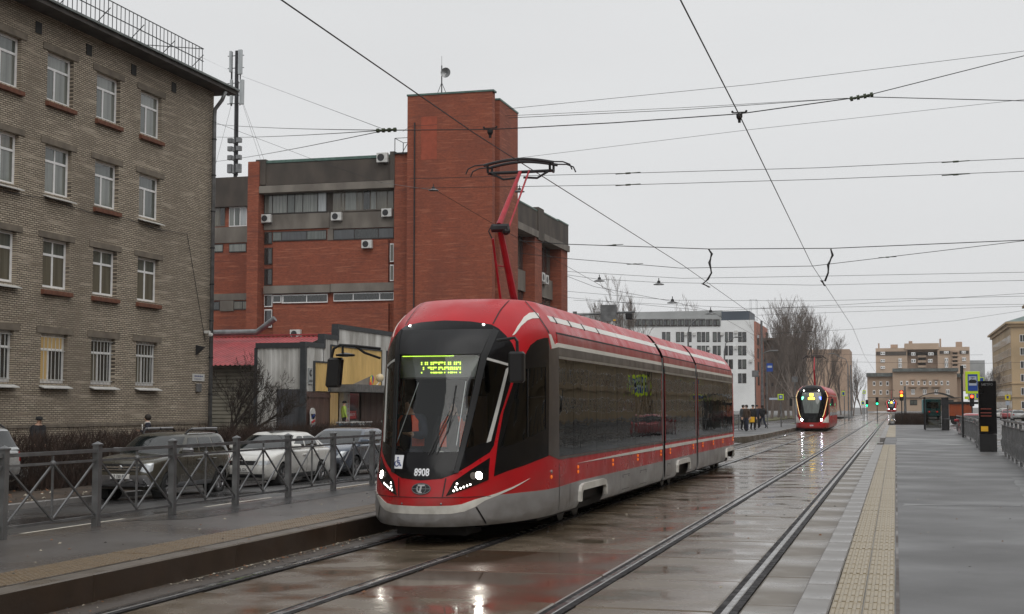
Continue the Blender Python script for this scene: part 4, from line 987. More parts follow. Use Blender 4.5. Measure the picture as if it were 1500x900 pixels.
def make_window(w, h, fr, mats, style, grille=False):
    """meshes in local coords: x along wall, z up from the sill, -y outward"""
    t = .095; fm = MB()
    fm.box((0, 0, 0), (t, .06, h)); fm.box((w-t, 0, 0), (w, .06, h)); fm.box((t, 0, 0), (w-t, .06, t)); fm.box((t, 0, h-t), (w-t, .06, h))
    panes = []
    zt = h*.68
    if style in ('t', 'tt'):
        fm.box((t, 0, zt-.04), (w-t, .06, zt+.04)); xm = w*.42 if style == 't' else w*.5
        fm.box((xm-.04, .001, t), (xm+.04, .059, zt-.04)); panes += [(t, xm-.04, t, zt-.04), (xm+.04, w-t, t, zt-.04)]
        if style == 'tt': fm.box((xm-.03, .001, zt+.04), (xm+.03, .059, h-t)); panes += [(t, xm-.03, zt+.04, h-t), (xm+.03, w-t, zt+.04, h-t)]
        else: panes.append((t, w-t, zt+.04, h-t))
    else: panes.append((t, w-t, t, h-t))
    f = fm.mesh('frame'); f.materials.append(fr)
    pm = []
    for a, b, c, d in panes:
        q = MB(); q.box((a, .025, c), (b, .045, d)); pm.append(q.mesh('pane'))
    g = None
    if grille:
        q = MB(); n = 7
        for i in range(n): x = w*(i+.5)/n; q.box((x-.01, -.06, .02), (x+.01, -.04, h-.02))
        for z in (.12, h*.66, h-.12): q.box((.0, -.07, z-.012), (w, -.05, z+.012))
        for i in range(6): q.ball((w*(i+1)/7, -.06, h*.66), .03, 6, 4)
        g = q.mesh('grille'); g.materials.append(M['white_metal'])
    return f, pm, g
def place_window(tpl, parent, wall, a, z, d, panemats, sill=None, sw=0, rz=0):
    f, pm, g = tpl; loc = wall.p(a, z, d); rot = math.atan2(wall.A.y, wall.A.x)
    o = bpy.data.objects.new('window', f); COL.objects.link(o); o.parent = parent; o.matrix_parent_inverse = wmat(parent).inverted(); o.location = loc; o.rotation_euler = (0, 0, rot)
    for i, p in enumerate(pm):
        key = (p.name, panemats[i % len(panemats)].name)
        if key not in PMC: c = p.copy(); c.materials.clear(); c.materials.append(panemats[i % len(panemats)]); PMC[key] = c
        q = bpy.data.objects.new('pane', PMC[key]); COL.objects.link(q); q.parent = o
    if g: q = bpy.data.objects.new('grille', g); COL.objects.link(q); q.parent = o
    if sill is not None: q = bpy.data.objects.new('sill', sill); COL.objects.link(q); q.parent = o
    return o
PMC = {}
random.seed(11)
# ------------------------------------------------------------------ left: grey brick office house
LB = empty('brick_building', (-28, 42, -.2), 0, 'four-storey grey-brown brick building with white windows at the left', 'building')
wl = Wall((-28, 0, 0), (0, 1, 0), (1, 0, 0))
Y0, Y1, ZE = -40.0, 53.85, 15.3
cols_ = [29.25+3.1*i for i in range(7)]                     # window left edges
rows_ = [2.65, 5.92, 9.17, 12.42]; WW, WH = 1.6, 1.7
ops = [(a, a+WW, z, z+WH) for a in cols_ for z in rows_]+[(38.0, 40.0, -.1, .75)]
wl.facade('wall', Y0, Y1, -.25, ZE, ops, M['brick_grey'], LB, .22)
for nm, W_ in (('wall', Wall((-28, Y1, 0), (-1, 0, 0), (0, 1, 0))),): W_.facade(nm, 0, 14, -.25, ZE, [], M['brick_grey'], LB)
m = MB(); m.box((-42, Y0, 0), (-28.25, Y1-.02, ZE-.1)); m.build('core', M['concrete_dark'], LB)
tpl_t = make_window(WW, WH, M['pvc'], None, 't'); tpl_tt = make_window(WW, WH, M['pvc'], None, 'tt'); tpl_g = make_window(WW, WH, M['pvc'], None, 't', True)
sm1 = MB(); sm1.prism([(-.06, .02, -.02), (-.06, -.38, -.16), (-.06, -.38, -.19), (-.06, .02, -.06)], (WW+.12, 0, 0)); sill_metal = sm1.mesh('sill'); sill_metal.materials.append(M['white_metal'])
sm2 = MB(); sm2.prism([(-.08, .02, -.03), (-.08, -.3, -.1), (-.08, -.3, -.24), (-.08, .02, -.26)], (WW+.16, 0, 0)); sill_brick = sm2.mesh('sill'); sill_brick.materials.append(M['brick_sill'])
pm_ = ['pane_mid', 'pane_curtain', 'pane_beige', 'pane_dark']
for ci, a in enumerate(cols_):
    for ri, z in enumerate(rows_):
        tp = tpl_g if ri == 0 else (tpl_tt if ri == 1 or (ri == 2 and ci in (3, 4)) else tpl_t)
        if ri == 0: mats = ['pane_beige', 'pane_dark', 'pane_dark']
        elif ri == 1: mats = ['pane_beige', 'pane_beige', 'pane_mid', 'pane_mid']
        elif ri == 2: mats = [random.choice(['pane_curtain', 'pane_beige', 'pane_mid']) for _ in range(4)]
        else: mats = ['pane_mid', 'pane_curtain', 'pane_curtain'] if ci != 3 else ['pane_curtain', 'pane_curtain', 'pane_mid']
        if ri == 0 and ci == 4: mats = ['pane_lit', 'pane_dark', 'pane_lit']
        sl_ = sill_metal if ri == 0 or (ri in (1, 2) and ci in (3, 2)) or (ri == 2 and ci != 5) else sill_brick
        place_window(tp, LB, wl, a, z, -.16, [M[x] for x in mats], sl_)
        wl.box('lintel', a-.28, a+WW+.28, z+WH+.005, z+WH+.22, -.01, .03, M['lintel'], LB)
wl.box('basement_window', 38.02, 39.98, -.08, .73, -.2, -.15, M['pane_dark'], LB)
wl.box('plinth_course', Y0, Y1, 1.13, 1.24, 0, .045, M['lintel'], LB)
for a in (34.5, 37.6, 40.9, 44.0, 47.1, 50.2): wl.box('vent', a, a+.35, 14.55, 14.95, -.02, .025, M['underframe'], LB)
m = MB(); m.box((-42.5, Y0, ZE), (-27.25, Y1+.65, ZE+.16)); ev = m.build('eaves', M['soffit'], LB)
m = MB(); m.prism([(-27.15, Y0, ZE+.16), (-27.15, Y0, ZE+.24), (-35, Y0, ZE+1.5), (-42.6, Y0, ZE+.24), (-42.6, Y0, ZE+.16)], (0, Y1+.75-Y0, 0)); m.build('roof', M['roof_metal'], LB)
rl = MB(); zr = ZE+.32; rx = -27.65
YR = 26.0
for z in (zr+.15, zr+.62, zr+1.15): rl.bar((rx, YR, z), (rx, 52.2, z), .03)
y = YR
while y < 52.21: rl.bar((rx, y, zr-.12), (rx, y, zr+1.15), .022); y += .29
for y in np.arange(28.2, 52.3, 2.4): rl.bar((rx, y, zr+.9), (rx-.9, y, zr+.1), .025)
for z in (zr+.15, zr+1.15): rl.bar((rx, 52.2, z), (rx-3, 52.2, z+.4), .03)
rl.build('roof_railing', M['steel_dark'], LB)
m = MB(); yp = 53.55; m.tube([(-27.3, yp, 15.25), (-27.45, yp, 14.9), (-27.78, yp, 14.5), (-27.8, yp, 14.2), (-27.8, yp, -.2)], .085, 12); dp = m.build('drainpipe', M['galv'], LB, smooth=True)
for z in np.arange(.8, 14.3, 1.55):
    m = MB(); m.lathe([(.088, -.03), (.105, -.03), (.105, .03), (.088, .03)], (-27.8, yp, z), 12); m.build('pipe_collar', M['steel_dark'], dp)
one('security_camera', lambda m: (m.box((-27.98, 53.2, 4.9), (-27.7, 53.32, 5.02), .02), m.box((-27.75, 53.18, 4.78), (-27.6, 53.34, 4.92), .03)), M['white_metal'], 'small white security camera on the corner of the grey-brown brick building', 'camera')
for z in (0,):
    pl = one('wall_plaque', lambda m: m.box((-27.99, 52.3, 2.9), (-27.95, 53.3, 3.2)), M['white_metal'], 'pale blue-grey name plate on the brick wall beside the drainpipe', 'plaque')
    m = MB()
    for k in range(5): m.box((-27.948, 52.42+k*.15, 3.08), (-27.944, 52.53+k*.15, 3.13)); m.box((-27.948, 52.42+k*.13, 2.97), (-27.944, 52.5+k*.13, 3.0))
    m.build('lettering', M['sticker_blue'], pl)
one('junction_box', lambda m: m.box((-27.99, 52.6, 2.45), (-27.88, 52.95, 2.8), .02), M['galv'], 'small grey box on the brick wall under the name plate', 'box')
one('wall_bracket', lambda m: m.prism([(-27.98, 52.55, 3.98), (-27.6, 52.55, 4.3), (-27.98, 52.55, 4.4)], (0, .12, 0)), M['steel_dark'], 'small dark flag bracket on the brick wall above the name plate', 'bracket')
one('wall_cable', lambda m: m.tube([(-27.95, 30+i*2.4, 8.9+(.12 if i % 2 else 0)-i*.01) for i in range(10)]+[(-27.95, 53.3, 4.6)], .012, 4), M['wire'], 'thin black cable sagging along the grey-brown brick wall', 'cable')
# ------------------------------------------------------------------ red brick institute (tower, left wing, right wing)
RB = empty('brick_building', (-34, 108, -.2), 0, 'red brick institute with windowless stair tower and concrete bands', 'building')
TY = 105.2
def pxbox(nm, x0, y0, x1, y1, Y, dep, mat, par, lift=0):
    xm, ym = (x0+x1)/2, (y0+y1)/2; a = ony(x0, ym, Y).x; b = ony(x1, ym, Y).x; c = ony(xm, y1, Y).z; d = ony(xm, y0, Y).z
    m = MB(); m.box((a, Y-lift, c), (b, Y+dep, d)); return m.build(nm, mat, par), (a, b, c, d)
m = MB(); m.box((-37.5, TY, -.2), (-30.38, TY+.75, 26.8)); m.build('tower_wall', M['brick_red'], RB)
m = MB(); m.box((-37.3, TY+.75, -.2), (-30.75, TY+1.5, 26.0)); m.build('tower_core', M['brick_red'], RB)
for z0, z1 in ((4, 8.6), (9.0, 13.6), (14.0, 18.4), (18.8, 23.3)):
    m = MB(); m.box((-30.745, TY+.82, z0), (-30.7, TY+1.43, z1)); m.build('stair_window', M['pane_far'], RB)
m = MB(); m.box((-37.4, TY+1.5, -.2), (-30.2, TY+7.1, 26.4)); m.build('tower_wall', M['brick_red'], RB)
for a, b, z in ((TY-.06, TY+.8, 26.8), (TY+1.44, TY+7.16, 26.4)):
    m = MB(); m.box((-37.55, a, z), (-30.3+(.05 if a < TY else .15), b, z+.14)); m.build('coping', M['green_flash'], RB)
pxbox('brick_repair', 617, 171, 640, 234, TY, .1, M['brick_patch'], RB, .015)
m = MB(); m.tube([(-36.85, TY-.08, 4), (-36.85, TY-.08, 24.6)], .06, 6); m.build('cable_duct', M['steel_dark'], RB)
# left wing
LY = 107.0
pxbox('wing_wall', 377, 300, 602, 520, LY, 6, M['brick_red'], RB)
pxbox('pier', 577, 226, 601.5, 520, LY-.9, 3, M['brick_red'], RB); pxbox('pier', 361.5, 237, 377.5, 520, LY-1.1, 3.5, M['brick_red'], RB)
pxbox('parapet', 378, 236, 577, 268, LY-.75, 3, M['concrete_dark'], RB); pxbox('parapet_end', 374.5, 234, 389, 271, LY-.9, 1, M['concrete_dark'], RB); pxbox('parapet_end', 571, 222, 578, 276, LY-.95, 1, M['concrete_dark'], RB)
pxbox('canopy_slab', 377.6, 268.5, 576.9, 279, LY-1.05, 3, M['concrete'], RB); pxbox('coping', 389, 231, 571, 235, LY-.8, 3, M['green_flash'], RB)
pxbox('window_band_back', 387, 280, 577, 313, LY+.02, .1, M['concrete_dark'], RB, .03)
def pxwin(x0, y0, x1, y1, Y, cuts, fr, pns, par, t=.09):
    o, (a, b, c, d) = pxbox('window', x0, y0, x1, y1, Y, .05, fr, par, .06)
    n = len(cuts)-1
    for i in range(n):
        p0 = a+(b-a)*cuts[i]+t/2; p1 = a+(b-a)*cuts[i+1]-t/2
        m = MB(); m.box((p0, Y-.075, c+t), (p1, Y-.061, d-t)); m.build('pane', M[pns[i % len(pns)]], o)
pxwin(388, 283, 479, 313, LY, [0, .13, .37, .49, .62, .86, 1], M['pvc_dark'], ['pane_curtain', 'pane_curtain', 'pane_mid', 'pane_curtain', 'pane_curtain', 'pane_white'], RB)
pxwin(488, 279, 577, 309, LY, [0, .14, .2, .4, .5, .62, .72, .9, 1], M['concrete'], ['pane_beige', 'pane_beige', 'pane_curtain', 'pane_beige', 'pane_dark', 'pane_curtain'], RB)
pxbox('spandrel', 386.5, 313.5, 482, 335.5, LY-.12, .2, M['concrete'], RB); pxbox('spandrel', 482.6, 311, 577, 334, LY-.12, .2, M['concrete'], RB)
pxwin(400, 338.5, 478.5, 353, LY, [0, .17, .64, 1], M['pvc_dark'], ['pane_mid', 'pane_far'], RB); pxwin(489, 335, 577, 351, LY, [0, .35, .75, 1], M['pvc_dark'], ['pane_far', 'pane_dark'], RB)
pxbox('mullion_block', 479.5, 336, 488, 352, LY-.1, .2, M['concrete'], RB)
for y0, y1 in ((340, 358), (363.5, 388), (394, 418)): pxwin(387.5, y0, 399, y1, LY, [0, 1], M['pvc_dark'], ['pane_dark'], RB)
for y0, y1 in ((357, 384), (388, 412)): pxwin(571.5, y0, 577, y1, LY-.25, [0, 1], M['pvc'], ['pane_beige'], RB)
pxbox('brick_panel', 400, 354, 568.5, 416.5, LY-.35, .5, M['brick_red'], RB); pxbox('concrete_band', 386, 418, 483, 429.5, LY-.42, .5, M['concrete'], RB); pxbox('concrete_band', 484, 414.8, 577, 427, LY-.42, .5, M['concrete'], RB)
pxwin(413, 431.5, 480, 444, LY-.1, [0, .03, .55, 1], M['pvc'], ['pane_dark'], RB); pxwin(489, 429, 577, 441, LY-.1, [0, .33, .77, 1], M['pvc'], ['pane_dark'], RB); pxwin(387.5, 432, 399, 450, LY-.1, [0, 1], M['pvc'], ['pane_dark'], RB); pxwin(387.5, 453.5, 398.5, 480, LY-.1, [0, 1], M['pvc'], ['pane_far'], RB); pxwin(400, 432.5, 412, 444, LY-.1, [0, 1], M['pvc'], ['pane_dark'], RB)
pxbox('brick_panel', 400, 446, 568.5, 520, LY-.35, .5, M['brick_red'], RB)
# far left annex
AY = 113.0
pxbox('annex_wall', 290, 300, 372, 520, AY, 5, M['brick_red'], RB); pxbox('annex_parapet', 290, 260, 372, 303, AY-.5, 5, M['concrete_dark'], RB)
pxwin(314, 304, 330, 332, AY, [0, .55, 1], M['concrete'], ['pane_beige', 'pane_dark'], RB); pxwin(336, 303.5, 362, 332, AY, [0, .3, .62, 1], M['pvc'], ['pane_curtain', 'pane_mid', 'pane_white'], RB)
pxbox('spandrel', 300, 333, 364, 356, AY-.1, .3, M['concrete'], RB); pxwin(314, 358, 327, 370, AY, [0, 1], M['pvc_dark'], ['pane_curtain'], RB); pxwin(336, 357, 361, 370, AY, [0, 1], M['pvc_dark'], ['pane_curtain'], RB)
pxbox('concrete_band', 300, 430.5, 364, 440, AY-.1, .3, M['concrete'], RB); pxwin(313, 442, 322, 455, AY, [0, 1], M['pvc_dark'], ['pane_dark'], RB); pxwin(343, 441, 364, 454, AY, [0, .6, 1], M['pvc_dark'], ['pane_beige'], RB); pxbox('mullion_block', 322, 440.5, 342, 456, AY-.12, .3, M['concrete'], RB)
# right wing (faces the street)
wr = Wall((-30.3, 0, 0), (0, 1, 0), (1, 0, 0)); RY0, RY1 = TY+7.12, 131.2
wr.box('wing_wall', RY0, RY1, -.2, 17.0, -12, -1.2, M['brick_red'], RB)
for a, b, t_ in ((118.5, 121.0, 17.2), (128.6, RY1, 17.2)): wr.box('pier', a, b, -.2, t_, -1.25, -.02, M['brick_red'], RB)
for a, b, z in ((RY0, 119.3, 19.1), (121.3, 127.0, 19.2), (127.0, RY1+.1, 19.3)): wr.box('parapet', a, b, 17.35, z, -1.3, .0 if b < 125 else .05, M['concrete_dark'], RB); wr.box('coping', a, b, z, z+.12, -1.35, .04 if b < 125 else .09, M['green_flash'], RB)
wr.box('fin', 119.32, 121.28, 16.6, 19.5, -1.2, .12, M['concrete_dark'], RB)
wr.box('canopy_slab', RY0, 119.3, 16.75, 17.34, -1.25, .12, M['concrete'], RB); wr.box('canopy_slab', 121.3, RY1+.2, 16.75, 17.34, -1.25, .17, M['concrete'], RB)
for a, b in ((RY0+.1, 118.4), (121.1, 128.5)):
    wr.box('spandrel', a, b, 11.9, 13.7, -1.2, -.85, M['concrete'], RB); wr.box('brick_panel', a, b, -.2, 10.4, -1.2, -.6, M['brick_red'], RB)
    for z0, z1, n in ((13.75, 16.7, 6), (10.5, 11.85, 4)):
        for i in range(n):
            a0 = a+(b-a)*i/n; a1 = a+(b-a)*(i+1)/n; o = wr.box('window', a0+.02, a1-.02, z0, z1, -1.2, -1.1, M['pvc_dark'] if i > 1 else M['pvc'], RB)
            wr.box('pane', a0+.12, a1-.12, z0+.1, z1-.1, -1.1, -1.085, M[random.choice(['pane_far', 'pane_dark', 'pane_mid'])], o)
# roof furniture
m = MB(); 
def rail_box(m, x0, x1, y0, y1, z0, z1):
    for x in (x0, x1):
        for y in (y0, y1): m.bar((x, y, z0), (x, y, z1), .05)
    for z in (z0+.1, z1):
        m.bar((x0, y0, z), (x1, y0, z), .04); m.bar((x0, y1, z), (x1, y1, z), .04); m.bar((x0, y0, z), (x0, y1, z), .04); m.bar((x1, y0, z), (x1, y1, z), .04)
rail_box(m, -38.85, -37.55, LY-1, LY+1, 22.3, 23.6); m.bar((-38.2, LY-1, 22.4), (-37.6, LY-1, 23.4), .04); m.box((-38.9, LY-1.1, 22.3), (-37.5, LY+1, 22.36)); m.build('roof_landing', M['steel_dark'], RB)
def ac(x, y, Y, label, w=15, h=12, wall=True):
    a = ony(x-w/2, y, Y).x; b = ony(x+w/2, y, Y).x; z0 = ony(x, y+h/2, Y).z; z1 = ony(x, y-h/2, Y).z
    r = empty('air_conditioner', ((a+b)/2, Y, z0), 0, label, 'air conditioner', 'outdoor air conditioning units')
    m = MB(); m.box((a, Y-.42, z0), (b, Y-.08, z1), .02); m.build('casing', M['white_metal'], r)
    cx_, cz_ = a+(b-a)*.4, (z0+z1)/2; R_ = (z1-z0)*.38
    m = MB(); m.lathe([(R_*.2, -.01), (R_, -.01), (R_, .0), (R_*.2, .012)], (cx_, Y-.432, cz_), 16, 'y'); m.build('fan_grille', M['steel_dark'], r)
    m = MB(); m.bar((a+.1, Y-.4, z0-.04), (a+.1, Y, z0-.04), .04); m.bar((b-.1, Y-.4, z0-.04), (b-.1, Y, z0-.04), .04); m.build('bracket', M['galv'], r)
    return r
ac(392, 321, LY-.12, 'air conditioner by the left pier of the red brick building'); ac(495, 318, LY-.12, 'air conditioner in the middle of the concrete spandrel under the top windows'); ac(568.5, 312.5, LY-.12, 'air conditioner at the right end of the concrete spandrel beside the tower')
ac(539.5, 358.5, LY-.35, 'air conditioner on the upper red brick panel'); ac(435, 489.5, LY-.35, 'air conditioner low on the red brick wall above the red tin roof'); ac(562, 232, LY-.75, 'air conditioner high on the concrete parapet beside the tower', 16, 14)
for k, (y_, z_, s_) in enumerate(((123.0, 13.2, 'air conditioner under the top windows of the right brick wing'), (124.4, 13.1, 'second air conditioner under the top windows of the right brick wing'), (125.5, 8.6, 'lone air conditioner on the right brick wing wall'))):
    r = empty('air_conditioner', (-30.5, y_, z_), 0, s_, 'air conditioner', 'outdoor air conditioning units')
    m = MB(); d = -.85 if k < 2 else -.6; m.box((-30.3+d, y_, z_), (-30.3+d+.4, y_+1.0, z_+.85), .02); m.build('casing', M['white_metal'], r)
    m = MB(); m.lathe([(.08, .0), (.3, .0), (.3, .01), (.05, .02)], (-30.3+d+.4, y_+.4, z_+.42), 14, 'x'); m.build('fan_grille', M['steel_dark'], r)
an = empty('roof_antenna', (-35.2, 107, 26.8), 0, 'thin mast with small dish on top of the brick tower', 'antenna')
m = MB(); m.tube([(-35.2, 107, 26.4), (-35.2, 107, 29.6)], .05, 6); m.tube([(-35.2, 107, 29.6), (-35.2, 107, 30.4)], .015, 5)
for dx in (-.7, .7): m.tube([(-35.2, 107, 28.2), (-35.2+dx, 107, 26.5)], .025, 5)
m.build('mast', M['steel_dark'], an); m = MB(); m.lathe([(.02, -.02), (.3, -.14), (.42, -.2), (.42, -.18), (.3, -.1), (.02, .02)], (-34.75, 106.8, 28.9), 16, 'y'); m.bar((-35.2, 107, 28.7), (-34.75, 106.9, 28.9), .05); m.build('dish', M['galv'], an)
# telecom mast behind the house corner
MX = ony(345.5, 200, 114); mst = empty('telecom_mast', (MX.x, 114, 20.0), 0, 'tall telecom mast with panel antennas above the annex roof', 'mast')
mz = lambda y: ony(345, y, 114).z
m = MB(); m.tube([(MX.x, 114, 19.5), (MX.x, 114, mz(75))], .17, 8); m.tube([(MX.x-.5, 114, mz(155)), (MX.x-.5, 114, mz(76))], .09, 6); m.tube([(MX.x+.35, 114, mz(155)), (MX.x+.35, 114, mz(78))], .06, 6); m.tube([(MX.x+.25, 113.9, mz(258)), (MX.x+.2, 113.9, mz(120))], .07, 6)
for y in (82, 100, 122, 140, 152): m.bar((MX.x-.9, 114, mz(y)), (MX.x+.7, 114, mz(y)), .06)
m.build('pole', M['steel_dark'], mst)
for x, y0, y1, w in ((338, 76, 107, 4), (352, 75, 111, 7), (339.5, 118, 153, 4), (355, 119, 155, 7)):
    X = ony(x, 100, 113.7).x; m = MB(); m.box((X-w/2*.055, 113.55, mz(y1)), (X+w/2*.055, 113.8, mz(y0)), .03); m.build('panel_antenna', M['pane_white'], mst)
for y in (210, 222, 235, 248, 254):
    for s in (-1, 1):
        m = MB(); X = MX.x+s*.42; m.box((X-.22, 113.6, mz(y)), (X+.22, 114, mz(y)+.42), .02); m.build('radio_unit', M['galv'], mst)
    m = MB(); m.box((MX.x-.12, 113.5, mz(y)-.1), (MX.x+.12, 113.9, mz(y)+.3), .02); m.build('radio_unit', M['galv'], mst)
for dx, k in ((-4, 2), (4.5, -2), (3, 3)): one('guy_wire', lambda m: m.tube([(MX.x, 114, mz(125)), (MX.x+dx, 114+k, 20.5)], .012, 4), M['wire'], {-4: 'thin guy wire left of the telecom mast', 4.5: 'thin guy wire right of the telecom mast', 3: 'thin guy wire behind the telecom mast'}[dx], 'wire')
# ================================================================== corner shop, hedge, bare shrub
def ribmat(name, col, pitch, axis, col2):
    m = pmat(name, col, .55, 0, .3, 1.3, col2=col2, stretch=(1, 1, .35)); return m
ribmat('clad_white', (.62, .62, .60), .1, 0, (.32, .31, .29)); ribmat('clad_grey', (.075, .077, .085), .1, 0, (.05, .05, .055)); ribmat('clad_yellow', (.66, .45, .17), .1, 0, (.50, .34, .12)); ribmat('clad_brown', (.11, .062, .05), .1, 0, (.07, .04, .035))
pmat('roof_red', (.34, .05, .055), .5, 0, .35, 1.2); pmat('shutter', (.27, .25, .20), .6, 0, .3, 1.5); pmat('trim_dark', (.045, .05, .055), .6, 0, .3, 3)
SH = empty('corner_shop', (-28, 66, -.2), 0, 'low corner shop with stepped white and yellow cladding and brown base', 'shop')
wf = Wall((-28, 0, 0), (0, 1, 0), (1, 0, 0)); wn = Wall((-28, 63.8, 0), (-1, 0, 0), (0, -1, 0))
def ribs(W_, nm, a0, a1, z0, z1, d, mat, pitch=.22, h=.025):
    m = MB(); a = a0; pts = [(a0, 0)]
    while a < a1-.01:
        for da, dd in ((.45, 0), (.55, h), (.9, h), (1.0, 0)):
            q = min(a+pitch*da, a1); pts.append((q, dd))
        a += pitch
    vs = []; fs = []
    for i, (q, dd) in enumerate(pts): vs += [W_.p(q, z0, d+dd), W_.p(q, z1, d+dd)]
    for i in range(len(pts)-1): fs.append((2*i, 2*i+2, 2*i+3, 2*i+1))
    m.add(vs, fs); return m.build(nm, mat, SH, fix=False)
m = MB(); m.box((-30.5, 63.85, -.2), (-28.05, 84, 4.7)); m.box((-36, 73, -.2), (-28.06, 84.01, 5.8)); m.build('core', M['concrete_dark'], SH)
steps = ((63.8, 66.05, 4.8), (66.05, 67.85, 5.3), (67.85, 84, 5.9))
for a, b, z in steps: ribs(wf, 'cladding', a, b, 2.6, z, 0, M['clad_white']); wf.box('parapet_trim', a-.02, b+.02, z, z+.24, -.3, .06, M['trim_dark'], SH)
wf.box('parapet_trim', 66.0, 66.2, 4.8, 5.3, -.3, .065, M['trim_dark'], SH); wf.box('parapet_trim', 67.8, 68.0, 5.3, 5.9, -.3, .065, M['trim_dark'], SH)
for a, b, z0, z1 in ((64.85, 66.5, 2.62, 4.05), (66.95, 74.2, 2.9, 4.95), (75.2, 83, 2.9, 4.95)):
    ribs(wf, 'yellow_panel', a, b, z0, z1, .05, M['clad_yellow']); 
    for p, q, r, t in ((a-.08, a, z0, z1+.08), (b, b+.08, z0, z1+.08), (a, b, z1, z1+.08)): wf.box('panel_trim', p, q, r, t, 0, .1, M['trim_dark'], SH)
ribs(wf, 'brown_base', 63.8, 66.9, -.2, 2.58, .02, M['clad_brown'], .9, .02); ribs(wf, 'brown_base', 71.3, 84, -.2, 2.58, .02, M['clad_brown'], .9, .02); wf.box('base_rail', 63.8, 66.9, 2.3, 2.42, 0, .07, M['clad_brown'], SH)
wf.box('corner_post', 63.62, 63.82, -.2, 5.02, -.2, .08, M['trim_dark'], SH)
wf.box('canopy', 66.7, 84, 2.6, 2.98, .1, 1.5, M['galv'], SH)
wf.box('doorway', 66.95, 68.0, -.1, 2.55, -.0, .03, M['pane_lit'], SH); wf.box('door', 68.95, 70.9, -.1, 2.55, 0, .05, M['pane_dark'], SH); wf.box('doorstep', 66.6, 71.2, -.25, .42, .05, 1.6, M['concrete'], SH)
sg_ = wf.box('sign_column', 68.1, 68.95, -.1, 2.58, .05, .3, M['white_metal'], SH)
def wall_text(t, W_, a, z, d, size, mat, par, nm='lettering', vert=False, sx=1):
    m = MB()
    for i, ch in enumerate(t if vert else [t]):
        v2, fs = text_mesh(ch, size, .004, sx); m.add([W_.p(a+x, z+y-(i*size*.95 if vert else 0), d) for x, y in v2], fs)
    return m.build(nm, mat, par)
pmat('sign_red', (.45, .02, .025), .5, 0, 0)
wall_text('ТАБАК', wf, 68.72, 2.35, .305, .26, M['sign_red'], sg_, vert=True); wall_text('TOBACCO', wf, 68.72, 1.05, .305, .26, M['sign_red'], sg_, vert=True)
for i, (c, z) in enumerate((('lamp_red', 1.15), ('lamp_green', 1.0), ('lamp_red', .85))):
    if c not in M: emat('lamp_green', (.02, 1, .2), 2.0)
    m = MB(); P_ = [wf.p(68.2, z-.07, .31), wf.p(68.36, z-.07, .31), wf.p(68.36, z+.07, .31), wf.p(68.2, z+.07, .31)]; m.prism(P_, (.02, 0, 0)); m.build('sign_light', M[c], sg_)
q = wf.box('door_sign', 69.2, 70.4, 1.2, 1.62, .05, .09, M['sign_red'], SH); wall_text('ТАБАК ТУТ', wf, 69.8, 1.41, .095, .2, M['sticker_white'], q, sx=.8)
q = wf.box('wall_sign', 64.1, 64.62, 2.95, 3.75, .02, .06, M['pane_white'], SH)
m = MB(); m.lathe([(.17, 0), (.17, .01)], (-27.935, 64.36, 3.5), 16, 'x'); m.build('sign_emblem', M['steel_dark'], q); m = MB(); m.lathe([(.1, 0), (.1, .012)], (-27.93, 64.4, 3.5), 16, 'x'); m.build('sign_emblem', M['pane_white'], q)
wall_text('БАРБЕР', wf, 64.36, 3.1, .065, .14, M['steel_dark'], q, sx=.8)
b_ = tag(MB().box((-27.9, 64.1, .3), (-27.6, 64.5, .32)).build('sign_board', M['white_metal']), 'narrow white sign board with red and blue stripes on the brown shop wall', 'sign')
m = MB(); m.box((-27.85, 64.05, .32), (-27.78, 64.62, 1.5), .02); m.lathe([(.285, -.035), (.285, .035)], (-27.815, 64.335, 1.5), 18, 'x'); m.build('panel', M['white_metal'], b_)
for i, c in enumerate(('sign_red', 'sticker_blue', 'sign_red', 'sticker_blue')):
    m = MB(); z = .45+i*.27; m.prism([(-27.776, 64.12, z), (-27.776, 64.55, z+.12), (-27.776, 64.55, z+.24), (-27.776, 64.12, z+.12)], (.006, 0, 0)); m.build('stripe', M[c], b_)
# seashell fan ornament and globe lamp on the canopy
fan = empty('fan_ornament', (-27.2, 70.8, 2.98), 0, 'rainbow fan ornament on the shop canopy', 'ornament')
fc = ((.6, .05, .05), (.7, .3, .03), (.65, .5, .05), (.1, .35, .1), (.05, .1, .4), (.3, .05, .3))
for i in range(9):
    nm_ = 'fan_%d' % (i % 6)
    if nm_ not in M: pmat(nm_, fc[i % 6], .5, 0, 0)
    t0, t1_ = math.pi*i/9, math.pi*(i+1)/9; r0 = .3
    m = MB(); m.prism([(-27.2, 70.8, 2.98), (-27.2, 70.8-r0*math.cos(t0), 2.98+.55*math.sin(t0)), (-27.2, 70.8-r0*math.cos(t1_), 2.98+.55*math.sin(t1_))], (.06, 0, 0)); m.build('fan_blade', M[nm_], fan)
m = MB(); m.add([(-27.22, 70.55, 2.98), (-27.22, 70.8, 3.5), (-27.22, 71.05, 2.98), (-27.9, 69.6, 2.99)], [(0, 1, 3), (1, 2, 3), (0, 2, 1), (0, 3, 2)]); m.build('fan_back', M['concrete'], fan)
gl = empty('globe_lamp', (-27.3, 72.9, 2.98), 0, 'round cream globe lamp on the shop canopy', 'lamp')
pmat('globe', (.62, .52, .34), .4, 0, .1); m = MB(); m.ball((-27.3, 72.3, 3.42), .23, 14, 10); m.build('globe', M['globe'], gl, smooth=True); m = MB(); m.tube([(-27.3, 71.8, 2.99), (-27.3, 72.0, 3.08), (-27.3, 72.28, 3.22)], .03, 6); m.build('arm', M['white_metal'], gl)
